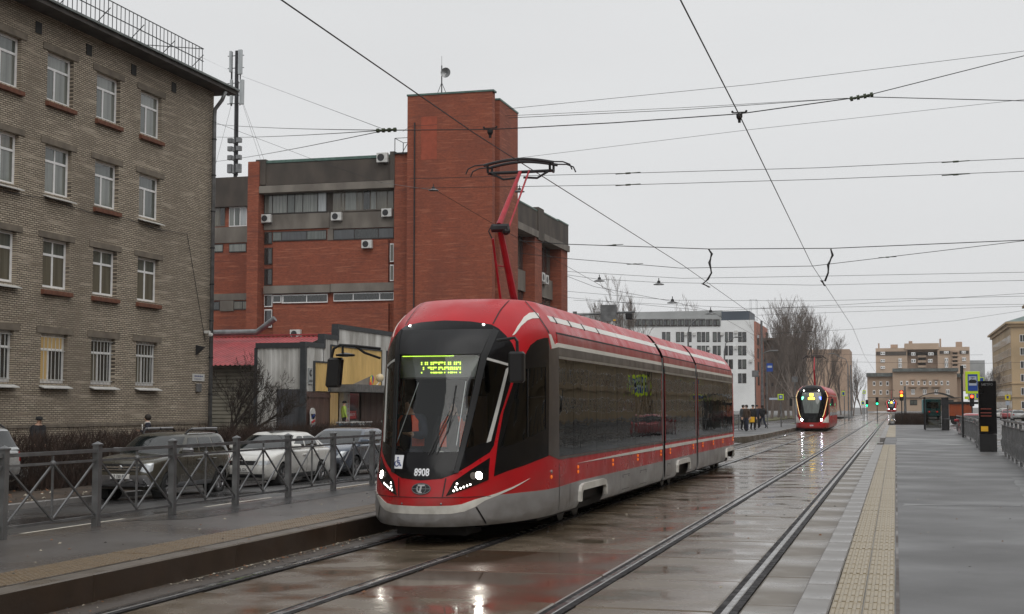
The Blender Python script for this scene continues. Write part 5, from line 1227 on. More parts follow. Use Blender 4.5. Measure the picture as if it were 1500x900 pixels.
# end wall with corrugated cladding
ribs(wn, 'cladding', 0, 2.55, 2.7, 4.75, 0, M['clad_white'], .24); ribs(wn, 'cladding', 1.5, 2.55, -.2, 2.7, .0, M['clad_white'], .24); ribs(wn, 'dark_cladding', 0, 1.5, -.2, 2.7, .0, M['clad_grey'], .24); wn.box('parapet_trim', -.05, 2.65, 4.75, 5.0, -.3, .08, M['trim_dark'], SH); wn.box('corner_post', 2.55, 2.72, -.2, 4.76, -.3, .06, M['trim_dark'], SH)
# shuttered lean-to with a red tin roof
LT = empty('lean_to_shed', (-33, 65.4, -.2), 0, 'shed with horizontal shutter cladding and red ribbed tin roof', 'shed')
m = MB(); z = -.2; pts = []
while z < 4.0: pts += [(0, z), (.05, z+.05), (.05, z+.16), (0, z+.2)]; z += .2
vs = []; fs = []
for d, zz in pts: vs += [(-30.7, 65.4-d, zz), (-38.5, 65.4-d, zz)]
for i in range(len(pts)-1): fs.append((2*i, 2*i+1, 2*i+3, 2*i+2))
m.add(vs, fs); m.build('shutter', M['shutter'], LT, fix=False); m = MB(); m.box((-38.5, 65.45, -.2), (-30.7, 72, 4.05)); m.build('core', M['concrete_dark'], LT)
m = MB(); pts = []; x = -38.6
while x < -30.75: pts += [(x, 0), (x+.13, 0), (x+.17, .05), (x+.23, .05)]; x += .27
vs = []; fs = []
for x, h in pts: vs += [(x, 64.6, 3.92+h), (x, 72.5, 5.75+h)]
for i in range(len(pts)-1): fs.append((2*i, 2*i+2, 2*i+3, 2*i+1))
m.add(vs, fs); m.build('tin_roof', M['roof_red'], LT, fix=False)
m = MB(); m.bar((-38.6, 72.5, 5.86), (-28.4, 72.5, 5.86), .3, .08); m.build('ridge_cap', M['roof_red'], LT)
m = MB(); m.tube([(-38.5, 71, 5.95), (-34.1, 71, 5.95), (-33.0, 71, 6.7)], .17, 10); m.build('roof_duct', M['galv'], LT)
person('person', 'person in lime hi-vis jacket at the shop doorway', (-27.3, 67.15, .42), 2.2, 'hivis_lime', 'cloth_black', hat='beanie', stride=.05)
for k, (y_, l) in enumerate(((71.6, 'blue and white crates beside the shop door'), (65.2, 'blue graffiti-covered low crate in front of the brown shop wall'))):
    pmat('crate_blue', (.03, .2, .32), .5, 0, .6, 6, col2=(.4, .42, .42)) if 'crate_blue' not in M else None
    r = empty('crate', (-26.5, y_, -.2), 0, l, 'crate', 'crates by the shop'); m = MB(); n = 3
    for i in range(n):
        m = MB(); m.box((-26.9, y_+i*.95, -.2), (-26.1, y_+i*.95+.9, 1.0-.12*(i % 2)), .03); m.build('box', M['crate_blue'], r)
        m = MB(); m.box((-26.95, y_+i*.95-.01, 1.0-.12*(i % 2)), (-26.05, y_+i*.95+.91, 1.08-.12*(i % 2)), .02); m.build('lid', M['white_metal'], r)
# ------------------------------------------------------------------ vegetation
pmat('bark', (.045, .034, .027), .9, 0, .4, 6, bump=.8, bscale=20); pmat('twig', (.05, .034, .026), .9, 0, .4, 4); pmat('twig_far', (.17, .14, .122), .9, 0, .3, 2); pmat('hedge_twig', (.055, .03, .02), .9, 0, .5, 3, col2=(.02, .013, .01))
def branchy(seed, h, r0, spread=.5, levels=5, lean=(0, 0), start=.25, twig_r=.006, n0=7, up=.5, dens=3):
    rng = random.Random(seed); segs_t = MB(); segs_c = MB()
    def grow(p, d, L_, r, lev):
        n = 4 if lev < 2 else 3; pts = [p]; rs = [r]; q = p.copy(); dd = d.copy()
        for i in range(n):
            dd = (dd+Vector((rng.uniform(-1, 1), rng.uniform(-1, 1), rng.uniform(-.6, 1)*up))*.16).normalized(); q = q+dd*(L_/n); pts.append(q.copy()); rs.append(max(r*(1-(i+1)/n*.62), twig_r*.6))
        (segs_t if lev == 0 else segs_c).tube(pts, rs, 7 if lev == 0 else (5 if lev == 1 else 3), cap=False)
        if lev >= levels: return
        k = n0 if lev == 0 else dens+rng.randint(0, 1)
        for i in range(k):
            t = start+(1-start)*(i+rng.random())/k if lev == 0 else .25+.75*(i+rng.random())/k
            j = min(int(t*n), n-1); f = t*n-j; b = pts[j].lerp(pts[j+1], f); rr = (rs[j]*(1-f)+rs[j+1]*f)
            a = rng.uniform(0, 6.28); base = (pts[j+1]-pts[j]).normalized(); o1 = base.orthogonal().normalized(); o2 = base.cross(o1); side = o1*math.cos(a)+o2*math.sin(a)
            nd = (base*(1-spread)+side*spread+Vector((0, 0, up*.35))).normalized()
            grow(b, nd, L_*rng.uniform(.42, .68)*(1 if lev else 1-.35*t), max(rr*.6, twig_r), lev+1)
    grow(Vector((0, 0, 0)), Vector((lean[0], lean[1], 1)).normalized(), h*.72, r0, 0)
    return segs_t.mesh('trunk'), segs_c.mesh('crown')
TREES = {}
def tree(key, loc, rz, sc, label, group=None, mat='bark', matc='twig', nm='tree', cat='tree', **kw):
    if key not in TREES:
        a, b = branchy(**kw); a.materials.append(M[mat]); b.materials.append(M[matc]); TREES[key] = (a, b)
        for x in (a, b):
            for p in x.polygons: p.use_smooth = True
    r = empty(nm, loc, rz, label, cat, group); r.scale = (sc, sc, sc)
    for n_, me in zip(('trunk', 'crown'), TREES[key]):
        o = bpy.data.objects.new(n_, me); COL.objects.link(o); o.parent = r
    return r
# sprawling shrub in front of the shed: several stems from one base
sp = ony(322, 632, 59.0)
for k, (lean, h, sd) in enumerate((((.8, -.1), 4.6, 3), ((1.5, .1), 4.2, 8), ((.35, .2), 4.4, 5), ((2.4, .1), 4.6, 12))):
    a, b = branchy(sd, h, .09, .48, 5, lean, .3, .008, 7, .75, 3)
    if k == 0: shrub = empty('shrub', (sp.x, 59, -.2), 0, 'bare many-stemmed shrub in front of the shuttered shed', 'shrub')
    a.materials.append(M['bark']); b.materials.append(M['bark'])
    link('stem', a, None, shrub, world=False); link('twigs', b, None, shrub, world=False)
def hedge(nm, label, x, y0, y1, z0, z1, w, n, seed, mat='hedge_twig'):
    rng = random.Random(seed); vs = []; fs = []
    for i in range(n):
        y = rng.uniform(y0, y1); px_ = x+rng.uniform(-w, w)*.6; bump = .14*math.sin(y*1.7)+.1*math.sin(y*4.1+1)+rng.gauss(0, .07)
        t = rng.random(); b = Vector((px_, y, z0+(z1-z0)*max(0, t-.25)*1.1)); d = Vector((rng.gauss(0, .45), rng.gauss(0, .45), 1)).normalized(); L_ = rng.uniform(.25, .6); e = b+d*L_
        if e.z > z1+bump: e.z = z1+bump-rng.random()*.1
        r = rng.uniform(.005, .011); s = d.orthogonal().normalized()*r; s2 = d.cross(s).normalized()*r; k = len(vs)
        vs += [b+s, b-s*.5+s2*.87, b-s*.5-s2*.87, e]; fs += [(k, k+1, k+3), (k+1, k+2, k+3), (k+2, k, k+3)]
    me = bpy.data.meshes.new(nm); me.from_pydata([tuple(v) for v in vs], [], fs); me.update(); me.materials.append(M[mat])
    r = empty(nm, (x, (y0+y1)/2, z0), 0, label, 'hedge'); o = link('twigs', me, None, r); o['kind'] = 'stuff'
    return r
hedge('hedge', 'long bare brown hedge behind the parked cars', -21.3, 30.7, 78, -.26, 1.3, 1.0, 60000, 2)
# ------------------------------------------------------------------ pedestrians by the houses
g_ = onz(57, 690, -.2)
def at_depth(x, Y, z): q = ony(x, 600, Y); return (q.x, Y, z)
person('person', 'pedestrian in black coat and cap walking by the brick building', at_depth(57, 38.2, -.22), 1.2, 'cloth_black', 'cloth_black', hat='cap', extra=backpack, long_coat=True, h=1.78)
person('person', 'pedestrian in dark coat with white scarf looking down behind the olive SUV', at_depth(217, 43.0, -.2), -1.0, 'cloth_navy', 'cloth_black', arm='both', extra=scarf, long_coat=True, h=1.80)
# ================================================================== parked cars
def carpaint(name, col, metal=.0, rough=.25): m = paint(name, col, rough, .8, .3); m.node_tree.nodes['Principled BSDF'].inputs['Metallic'].default_value = metal; return m
carpaint('car_olive', (.062, .058, .042), .35); carpaint('car_white', (.66, .66, .63), 0, .3); carpaint('car_blue', (.07, .09, .125), .4); carpaint('car_silver', (.42, .43, .43), .3); carpaint('car_red', (.35, .02, .03), .1); carpaint('car_grey', (.15, .16, .17), .4)
pmat('tyre', (.012, .012, .012), .8, 0, .3, 8); pmat('rim', (.32, .32, .33), .3, .85, .2, 8); pmat('plate', (.6, .6, .58), .4, 0, 0); pmat('chrome', (.6, .6, .6), .15, 1, 0); pmat('tail_red', (.35, .01, .012), .15, 0, .2); pmat('lens', (.55, .58, .6), .08, .3, .35, 14)
gmat('car_glass', (.22, .25, .24), .01, 1.5, boost=1.25); pmat('cabin', (.02, .02, .02), .8, 0, 0)
_ts = list(range(10))
_fx = pchip(_ts, [0, .55, .85, .965, 1, 1, .97, .87, .5, 0]); _os = pchip(_ts, [0, .03, .12, .34, .8, -.8, -.3, -.09, -.02, 0][:5]+[0]*5); _or = pchip(_ts, [0]*5+[-.8, -.32, -.1, -.02, 0])
class Ring(Surf):
    def __init__(s, lv, k=1.0, drop=None):
        a = np.array(lv, float); v = np.arange(len(a)); s.Wf = pchip(v, a[:, 0]); s.F = pchip(v, a[:, 1]); s.B = pchip(v, a[:, 2]); s.Zf = pchip(v, a[:, 3]); s.k = k; s.drop = drop; s.n = len(a)-1
    def P(s, t, v):
        t = np.asarray(t, float); v = np.clip(np.asarray(v, float), 0, s.n); at = np.clip(np.abs(t), 0, 9)
        x = np.sign(t)*s.Wf(v)*_fx(at); sb = np.interp(at, [4, 5], [0, 1]); W1 = np.interp(at, [4, 5], [0, 1])
        offf = np.where(at <= 4, _os(np.minimum(at, 4)), .8)*s.k; offr = np.where(at >= 5, _or(np.maximum(at, 5)), -.8)*s.k
        y = (s.F(v)+offf)*(1-sb)+(s.B(v)+offr)*sb; z = s.Zf(v)
        if s.drop is not None: z = z-s.drop(y, v)
        return np.stack([x, y, z], -1)
    def fr(s, x, z, side=1): return s.solve(lambda p: p[:, [0, 2]], min(abs(x)*2.2, 2.5)*(1 if x >= 0 else -1), s.n*.3, (x, z))
    def rr(s, x, z): return s.solve(lambda p: p[:, [0, 2]], (9-min(abs(x)*2.2, 2.5))*(1 if x >= 0 else -1), s.n*.3, (x, z))
    def sd(s, y, z, v0=None): return s.solve(lambda p: p[:, [1, 2]], 4.5, s.n*.35 if v0 is None else v0, (y, z))
WHEELS = {}
def wheel_meshes(R_, spokes):
    key = (R_, spokes)
    if key in WHEELS: return WHEELS[key]
    t = MB(); t.lathe([(R_*.62, -.1), (R_*.93, -.1), (R_, -.07), (R_, .07), (R_*.93, .1), (R_*.62, .1), (R_*.62, -.1)], (0, 0, 0), 28, 'x'); tm = t.mesh('tyre'); tm.materials.append(M['tyre'])
    r = MB(); r.lathe([(R_*.58, -.05), (R_*.66, .09), (R_*.62, .095), (R_*.56, .03), (R_*.1, .02)], (0, 0, 0), 28, 'x')
    for i in range(spokes):
        a = 2*math.pi*i/spokes
        for da in (-.13, .13): r.bar((.07, .06*math.cos(a), .06*math.sin(a)), (.085, R_*.62*math.cos(a+da), R_*.62*math.sin(a+da)), .035, .03)
    r.lathe([(.06, .05), (.06, .095), (.03, .1)], (0, 0, 0), 12, 'x'); rm = r.mesh('rim'); rm.materials.append(M['rim'])
    for p in tm.polygons: p.use_smooth = True
    WHEELS[key] = (tm, rm); return tm, rm
def car(label, loc, rz, p, paintmat, group='cars parked along the kerb', detail=True, plate=None):
    L_, Wd, Hh = p['L'], p['W']/2, p['H']; belt = p['belt']; cw_, roofF, roofB, tailB = p['cowl'], p['roofF'], p['roofB'], p['tail']
    c = empty('car', loc, rz, label, 'car', group)
    gc = p.get('gc', .22); dropv = p['hooddrop']; rd = p.get('reardrop', 0)
    def drop(y, v):
        w = np.clip((v-2.0)/2.0, 0, 1); f = np.clip((cw_-y)/(cw_), 0, 1)**1.4; r = np.clip((y-tailB)/(L_-tailB+1e-6), 0, 1)
        return w*(dropv*f+rd*r)
    lv = [(.90*Wd, .14, L_-.14, gc), (.965*Wd, .05, L_-.05, gc+.1), (1.0*Wd, 0, L_, gc+.32), (1.0*Wd, .02, L_-.02, belt-.25), (.985*Wd, .06, L_-.06, belt-.05), (.93*Wd, .13, L_-.12, belt), (.70*Wd, .5, L_-.4, belt+.035), (.02*Wd, 1.5, L_-1.2, belt+.055)]
    b = Ring(lv, 1.0, drop); R_ = p['wr']; wy = p['wheels']
    holes = []
    for y in wy:
        poly = [b.sd(y+(R_+.055)*math.cos(a), max(R_+(R_+.055)*math.sin(a), gc+.004), .6) for a in np.linspace(-.25, math.pi+.25, 13)]
        holes.append(poly); holes.append([(-t, v) for t, v in poly])
    ts = list(np.linspace(-9, -5, 21))+list(np.linspace(-4.92, -4.08, 14))+list(np.linspace(-4, 4, 41))+list(np.linspace(4.08, 4.92, 14))+list(np.linspace(5, 9, 21)); vs_ = list(np.linspace(0, 7, 29))
    link('body', b.shell(ts, vs_, holes if detail else ()), M[paintmat], c, world=False)
    gl = [(.935*Wd, cw_-.05, tailB+.05, belt-.02), (.93*Wd, cw_, tailB, belt+.03), (.86*Wd, cw_+(roofF-cw_)*.5, tailB+(roofB-tailB)*.5, belt+(Hh-belt)*.5), (.775*Wd, roofF-.08, roofB+.06, Hh-.10), (.70*Wd, roofF+.1, roofB-.1, Hh-.035), (.4*Wd, roofF+.5, roofB-.5, Hh-.004), (.02*Wd, roofF+.9, roofB-.9, Hh)]
    g = Ring(gl, .42)
    wsh = [(-3.0, 1.06), (-1.5, 1.0), (0, .98), (1.5, 1.0), (3.0, 1.06), (2.75, 2.92), (0, 3.0), (-2.75, 2.92)]
    rw = [(8.9999, 1.1), (6.6, 1.1), (6.7, 2.8), (8.9999, 2.85)]
    link('greenhouse', g.shell(list(np.linspace(-9, 9, 109)), list(np.linspace(0, 6, 25)), []), M[paintmat], c, world=False)
    g.part('windscreen', wsh, M['glass_car'], c, off=.004, thick=.004, du=.3, dv=.3)
    for sg in (1, -1): g.part('rear_window', [(sg*t, v) for t, v in rw], M['glass_car'], c, off=.004, thick=.004, du=.3, dv=.3)
    for (a0, a1, b0, b1) in p['sidewin']:
        q = [g.sd(a0, belt+.05, 1.2), g.sd(a1, belt+.05, 1.2), g.sd(b1, Hh-.14, 2.7), g.sd((b0+b1)/2, Hh-.13, 2.75), g.sd(b0, Hh-.14, 2.7)]
        g.part('side_window', q, M['glass_car'], c, off=.005, thick=.005, mirror=True, du=.1, dv=.3)
    # front end
    F_ = lambda pts: [b.fr(x, z) for x, z in pts]
    fz = p['front']
    b.part('grille', F_(fz['grille']), M['black_plastic'], c, off=.008, du=.15, dv=.2)
    for bar in fz.get('bars', ()): b.part('grille_bar', F_(bar), M['chrome'], c, off=.02, thick=.018, du=.15, dv=.2)
    b.part('lower_intake', F_(fz['lower']), M['black_plastic'], c, off=.008, du=.15, dv=.2)
    if 'bumper' in fz: b.part('bumper_trim', F_(fz['bumper']), M['rim'], c, off=.016, thick=.02, du=.15, dv=.2)
    hl_ = F_(fz['lamp']); b.part('headlight', hl_, M['lens'], c, off=.01, mirror=True, du=.12, dv=.2)
    z0 = fz['plate']; b.part('number_plate', F_([(-.26, z0-.056), (.26, z0-.056), (.26, z0+.056), (-.26, z0+.056)]), M['plate'], c, off=.022, thick=.02, du=.2)
    if plate:
        v2, fs = text_mesh(plate, .1, .001, .85); m = MB()
        for_y = float(b.P(np.array([0.]), np.array([b.fr(0, z0)[1]]))[0][1]); m.add([(x, for_y-.032+abs(x)*.07, z0+z_) for x, z_ in v2], fs); m.build('plate_text', M['black_plastic'], c, world=False)
    zb = fz['badge']; t_, v_ = b.fr(0, zb); q = b.P(np.array([0.]), np.array([v_]))[0]; m = MB(); m.lathe([(.055, 0), (.055, -.02), (.03, -.03)], (0, q[1]-.005, zb), 14, 'y'); m.build('badge', M['chrome'], c, world=False)
    # rear end
    RR = lambda pts: [b.rr(x, z) for x, z in pts]
    b.part('tail_light', RR(p['tail_lamp']), M['tail_red'], c, off=.012, mirror=True, du=.15, dv=.2)
    b.part('rear_bumper', RR([(-.6, gc+.08), (.6, gc+.08), (.6, gc+.24), (-.6, gc+.24)]) if False else [(7.0, .6), (8.999, .6), (8.999, 1.4), (7.0, 1.4)], M['black_plastic'], c, off=.008, mirror=True, du=.2, dv=.2)
    # flanks
    for y in p['doors']:
        a = b.sd(y, gc+.12, .8); d = b.sd(y+.02, belt-.03, 4.4); b.part('door_gap', [(a[0]-.0015, a[1]), (a[0]+.0015, a[1]), (d[0]+.0015, d[1]), (d[0]-.0015, d[1])], M['seam'], c, off=.003, thick=.002, rim=False, mirror=True, dv=.3)
    for y in p['handles']:
        for sg in (1, -1): m = MB(); m.box((sg*Wd*.985, y, belt-.16), (sg*(Wd*.985+.045), y+.2, belt-.12), .012); m.build('door_handle', M[paintmat], c, world=False)
    b.part('sill', [b.sd(wy[0]+R_+.1, gc+.02, .3), b.sd(wy[1]-R_-.1, gc+.02, .3), b.sd(wy[1]-R_-.1, gc+.13, 1.1), b.sd(wy[0]+R_+.1, gc+.13, 1.1)], M['black_plastic'] if not p.get('sillchrome') else M['rim'], c, off=.008, mirror=True, du=.1, dv=.3)
    for sg in (1, -1):
        m = MB(); y = cw_+.32; m.box((sg*(Wd*.93), y-.05, belt+.02), (sg*(Wd+.22), y+.1, belt+.17), .04); m.build('wing_mirror', M[p.get('mirror', paintmat)], c, world=False)
        for y in wy:
            m = MB(); m.lathe([(R_+.05, -.3), (R_+.05, -.04), (R_+.045, -.04), (R_*.2, -.28)], (sg*(Wd-.02) if sg > 0 else -(Wd-.34), y, R_), 18, 'x'); m.build('wheel_arch', M['cabin'], c, world=False)
            tm, rm = wheel_meshes(R_, p.get('spokes', 5)); w = bpy.data.objects.new('wheel', tm); COL.objects.link(w); w.parent = c; w.location = (sg*(Wd-.12), y, R_); w.rotation_euler = (0, 0, 0 if sg > 0 else math.pi)
            r = bpy.data.objects.new('rim', rm); COL.objects.link(r); r.parent = w
        if p.get('rails'):
            m = MB(); m.tube([(sg*.66*Wd, roofF+.15, Hh-.05), (sg*.70*Wd, roofF+.3, Hh+.06), (sg*.72*Wd, (roofF+roofB)/2, Hh+.085), (sg*.70*Wd, roofB-.25, Hh+.05), (sg*.66*Wd, roofB-.05, Hh-.06)], .026, 6); rr_ = m.build('roof_rail', M['black_plastic'], c, world=False)
            for y in (roofF+.42, (roofF+roofB)/2+.12): m = MB(); m.box((sg*.66*Wd, y, Hh+.045), (sg*.78*Wd, y+.62, Hh+.115), .02); m.build('rail_cover', M['rim'], rr_, world=False)
    m = MB(); m.box((-Wd*.82, .3, gc-.02), (Wd*.82, L_-.3, gc+.25)); m.build('underbody', M['cabin'], c, world=False)
    return c
pane_mat('glass_car', (.012, .015, .015), .03)
SUV = dict(L=4.34, W=1.82, H=1.63, belt=1.08, cowl=1.2, roofF=1.95, roofB=3.95, tail=4.22, gc=.28, hooddrop=.13, wr=.345, wheels=(.83, 3.5), rails=True, spokes=7, sillchrome=True, mirror='rim',
    sidewin=((1.62, 2.42, 2.02, 2.44), (2.5, 3.22, 2.52, 3.14), (3.3, 3.95, 3.24, 3.74)), doors=(1.3, 2.46, 3.3), handles=(2.18, 3.02),
    front=dict(grille=[(-.62, .72), (.62, .72), (.55, .9), (-.55, .9)], bars=[[(-.5, .80), (.5, .80), (.5, .84), (-.5, .84)], [(-.5, .745), (.5, .745), (.5, .77), (-.5, .77)]], lower=[(-.62, .34), (.62, .34), (.68, .54), (-.68, .54)],
               bumper=[(-.6, .55), (.6, .55), (.72, .36), (.8, .36), (.68, .63), (-.68, .63), (-.8, .36), (-.72, .36)], lamp=[(.52, .72), (.72, .68), (.80, .74), (.80, .92), (.6, .9)], plate=.60, badge=.82),
    tail_lamp=[(.68, .78), (.82, .78), (.82, 1.02), (.7, 1.0)])
SED = dict(L=4.48, W=1.71, H=1.46, belt=.96, cowl=1.12, roofF=1.95, roofB=3.15, tail=4.0, gc=.2, hooddrop=.16, reardrop=.02, wr=.315, wheels=(.86, 3.46), spokes=5, mirror='car_white',
    sidewin=((1.62, 2.36, 2.05, 2.38), (2.44, 3.22, 2.46, 2.98), (3.28, 3.56, 3.06, 3.1)), doors=(1.32, 2.4, 3.2), handles=(2.12, 2.95),
    front=dict(grille=[(-.42, .60), (.42, .60), (.46, .70), (-.46, .70)], bars=[[(-.44, .70), (.44, .70), (.45, .715), (-.45, .715)]], lower=[(-.6, .27), (.6, .27), (.64, .36), (-.64, .36)], lamp=[(.46, .60), (.74, .62), (.80, .72), (.5, .705)], plate=.48, badge=.765),
    tail_lamp=[(.58, .72), (.76, .72), (.78, .9), (.6, .88)])
HAT = dict(L=4.35, W=1.82, H=1.49, belt=.98, cowl=1.0, roofF=1.85, roofB=3.6, tail=4.2, gc=.2, hooddrop=.17, wr=.32, wheels=(.88, 3.52), spokes=5,
    sidewin=((1.5, 2.36, 1.98, 2.38), (2.44, 3.24, 2.46, 3.16), (3.3, 3.72, 3.24, 3.5)), doors=(1.28, 2.4, 3.26), handles=(2.12, 2.98),
    front=dict(grille=[(-.5, .56), (.5, .56), (.46, .66), (-.46, .66)], lower=[(-.62, .26), (.62, .26), (.66, .44), (-.66, .44)], lamp=[(.5, .60), (.74, .62), (.83, .80), (.7, .8)], plate=.5, badge=.70),
    tail_lamp=[(.7, .75), (.84, .75), (.84, 1.02), (.72, 1.0)])
def road_at(X, Y): return (X, Y, road_z(X))
_s = car('dark olive SUV with silver roof rails parked behind the platform fence', road_at(-17.3, 28.95), .0, SUV, 'car_olive', plate='T 720 PT'); _s.scale = (.95, .95, .95)
car('white sedan parked between the olive SUV and the blue car', road_at(-16.85, 34.25), 0, SED, 'car_white', plate='P 085 OX')
car('blue-grey hatchback parked behind the white sedan', road_at(-17.0, 39.8), 0, HAT, 'car_blue', plate='B 314 KM')
sv = onroad(-6, 741); car('silver SUV cut off by the left edge, seen from behind', (-24.95, 29.3, -.26), -math.pi/2, SUV, 'car_silver', group=None)
# ================================================================== fences and street furniture
def fence_x(label, X, posts, z):
    f = empty('railing_fence', (X, posts[0], z), 0, label, 'fence')
    pm = MB(); pm.box((-.045, -.045, 0), (.045, .045, 1.07)); pm.box((-.055, -.055, 1.07), (.055, .055, 1.09)); pm.add([(-.055, -.055, 1.09), (.055, -.055, 1.09), (.055, .055, 1.09), (-.055, .055, 1.09), (0, 0, 1.125)], [(0, 1, 4), (1, 2, 4), (2, 3, 4), (3, 0, 4)])
    pme = pm.mesh('post'); pme.materials.append(M['galv'])
    for y in posts:
        o = bpy.data.objects.new('post', pme); COL.objects.link(o); o.parent = f; o.location = (0, y-posts[0], 0); o.rotation_euler = (random.uniform(-.008, .008), random.uniform(-.012, .012), 0)
    for a, b in zip(posts[:-1], posts[1:]):
        a -= posts[0]; b -= posts[0]; m_ = (a+b)/2
        def add(nm, p, q, w, mat=M['galv']):
            m = MB(); m.bar(p, q, w); return m.build(nm, mat, f, world=False)
        add('top_rail', (0, a+.045, 1.0), (0, b-.045, 1.0), .046); add('rail', (0, a+.045, .87), (0, b-.045, .87), .03); add('bottom_rail', (0, a+.045, .13), (0, b-.045, .13), .032)
        add('baluster', (0, m_, .14), (0, m_, .97), .024)
        for p, q in ((a+.05, m_), (m_, b-.05)):
            add('brace', (0, p, .15), (0, q, .86), .022); add('brace', (.012, p, .86), (.012, q, .15), .022)
        m = MB(); m.ball((0, m_, .87), .04, 8, 6); m.build('knob', M['galv'], f, world=False)
    return f
fence_x('grey metal railing with crossed bars along the left platform', -10.36, [12.65+2.055*i for i in range(16)], PZ)
def fence_p(label, pts, z, h=1.05, step=.16, lean=0):
    f = empty('railing_fence', (*pts[0], z), 0, label, 'fence'); m = MB(); L0 = 0
    P_ = [Vector((x, y, 0)) for x, y in pts]; n = 0
    for a, b in zip(P_[:-1], P_[1:]):
        for zz, w in ((h, .06), (h-.16, .035), (.14, .035)):
            q = MB(); q.bar(a+Vector((0, 0, z+zz)), b+Vector((0, 0, z+zz)), w); q.build('rail', M['galv'], f)
        q = MB(); q.box((a.x-.035, a.y-.035, z), (a.x+.035, a.y+.035, z+h+.04)); q.build('post', M['galv'], f)
        L_ = (b-a).length; k = int(L_/step)
        for i in range(1, k):
            p = a.lerp(b, i/k); q = MB(); bu = .05 if i % 2 else -.02
            q.tube([(p.x, p.y, z+.14), (p.x-bu, p.y, z+.45), (p.x+bu, p.y, z+.7), (p.x, p.y, z+h-.16)], .017, 4, cap=False); q.build('baluster', M['galv'], f)
    return f
fence_p('grey metal railing on the right platform beside the black info pillar', [(2.95+.022*i*2, 29.3+2*i) for i in range(11)], PZ, 1.15)
fence_p('curved grey railing on the right platform beside the shelter', [(2.95, 54.5), (3.0, 57), (3.2, 60), (3.3, 64), (3.4, 70), (3.45, 76), (3.5, 82), (3.5, 88)], PZ, step=.3)
fence_p('grey railing behind the passengers on the far left platform', [(-10.3, 78+3*i) for i in range(8)], PZ, step=.3)
# info pillar
ip = onz(1448, 662, PZ); tt = empty('info_pillar', (ip.x, ip.y, PZ), 0, 'black glossy information pillar with yellow label on the right platform', 'pillar')
m = MB(); m.box((ip.x-.29, ip.y-.1, PZ), (ip.x+.29, ip.y+.12, PZ+.62), .01); m.build('base', M['black_plastic'], tt)
m = MB(); m.box((ip.x-.30, ip.y-.115, PZ+.63), (ip.x+.30, ip.y+.13, PZ+2.5), .012); m.build('screen_case', M['tram_black'], tt)
m = MB(); m.box((ip.x-.24, ip.y-.12, PZ+.72), (ip.x+.0, ip.y-.117, PZ+.9)); m.build('yellow_label', M['bag_yellow'], tt)
pmat('pillar_text', (.30, .07, .05), .4, 0, 0)
for i, z in enumerate((1.25, 1.36, 1.5)):
    m = MB(); m.box((ip.x-.24, ip.y-.12, PZ+z), (ip.x+.12, ip.y-.117, PZ+z+.025)); m.build('text_line', M['pillar_text'], tt)
v2, fs = text_mesh('МЕТРО', .11, .002); m = MB(); m.add([(ip.x+x, ip.y-.119, PZ+2.37+z) for x, z in v2], fs); m.build('text_line', M['galv'], tt)
# tram stop sign
pmat('sign_lime', (.55, .75, .02), .5, 0, 0); pmat('sign_blue', (.015, .06, .30), .45, 0, 0); pmat('sign_panel', (.42, .47, .55), .5, 0, 0); pmat('sign_yellow', (.75, .60, .02), .5, 0, 0)
sp_ = onz(1411, 641, PZ)
def sz(y): return ony(1425, y, sp_.y).z
def sx_(x): return ony(x, 560, sp_.y).x
ss = empty('tram_stop_sign', (sp_.x, sp_.y, PZ), 0, 'tram stop sign, blue panel in lime frame on a dark pole', 'sign')
m = MB(); m.tube([(sp_.x, sp_.y, PZ), (sp_.x, sp_.y, sz(548))], .055, 8); m.tube([(sp_.x, sp_.y, sz(548)), (sp_.x, sp_.y, sz(536))], .09, 8); m.build('pole', M['steel_dark'], ss)
m = MB(); m.box((sx_(1414), sp_.y-.06, sz(577)), (sx_(1435.5), sp_.y-.02, sz(544.5)), .015); bd = m.build('board', M['sign_lime'], ss)
m = MB(); m.box((sx_(1417.5), sp_.y-.07, sz(573)), (sx_(1432), sp_.y-.06, sz(548.5))); m.build('blue_panel', M['sign_blue'], bd)
m = MB(); m.box((sx_(1419), sp_.y-.075, sz(565)), (sx_(1430.5), sp_.y-.071, sz(551.5))); m.build('white_panel', M['sign_panel'], bd)
m = MB(); cxs = sx_(1424.7); zt = sz(559); m.prism([(cxs-.16, sp_.y-.078, zt-.09), (cxs+.16, sp_.y-.078, zt-.09), (cxs+.2, sp_.y-.078, zt), (cxs+.13, sp_.y-.078, zt+.09), (cxs-.13, sp_.y-.078, zt+.09), (cxs-.2, sp_.y-.078, zt)], (0, -.004, 0)); m.bar((cxs-.06, sp_.y-.08, zt+.09), (cxs+.02, sp_.y-.08, zt+.2), .02); m.bar((cxs-.09, sp_.y-.08, zt+.2), (cxs+.1, sp_.y-.08, zt+.2), .02); m.build('tram_symbol', M['black_plastic'], bd)
# shelter
gmat('glass_shelter', (.42, .42, .40), .02, 1.5)
sh = onz(1372, 630, PZ); SX, SY = sh.x, sh.y
she = empty('tram_shelter', (SX, SY, PZ), 0, 'glass tram shelter with curved dark roof on the right platform', 'shelter')
for x, y in ((SX-.75, SY-.9), (SX-.75, SY+2.6), (SX+.75, SY-.9), (SX+.75, SY+2.6)):
    m = MB(); m.box((x-.04, y-.04, PZ), (x+.04, y+.04, PZ+2.25)); m.build('post', M['steel_dark'], she)
for nm, a, b in (('glass_panel', (SX-.7, SY-.9, PZ+.15), (SX+.3, SY-.88, PZ+2.1)), ('glass_panel', (SX+.74, SY-.85, PZ+.15), (SX+.76, SY+2.55, PZ+2.1))): m = MB(); m.box(a, b); m.build(nm, M['glass_shelter'], she)
m = MB(); m.box((SX+.32, SY-.93, PZ), (SX+.74, SY-.80, PZ+2.2)); m.build('advert_panel', M['steel_dark'], she)
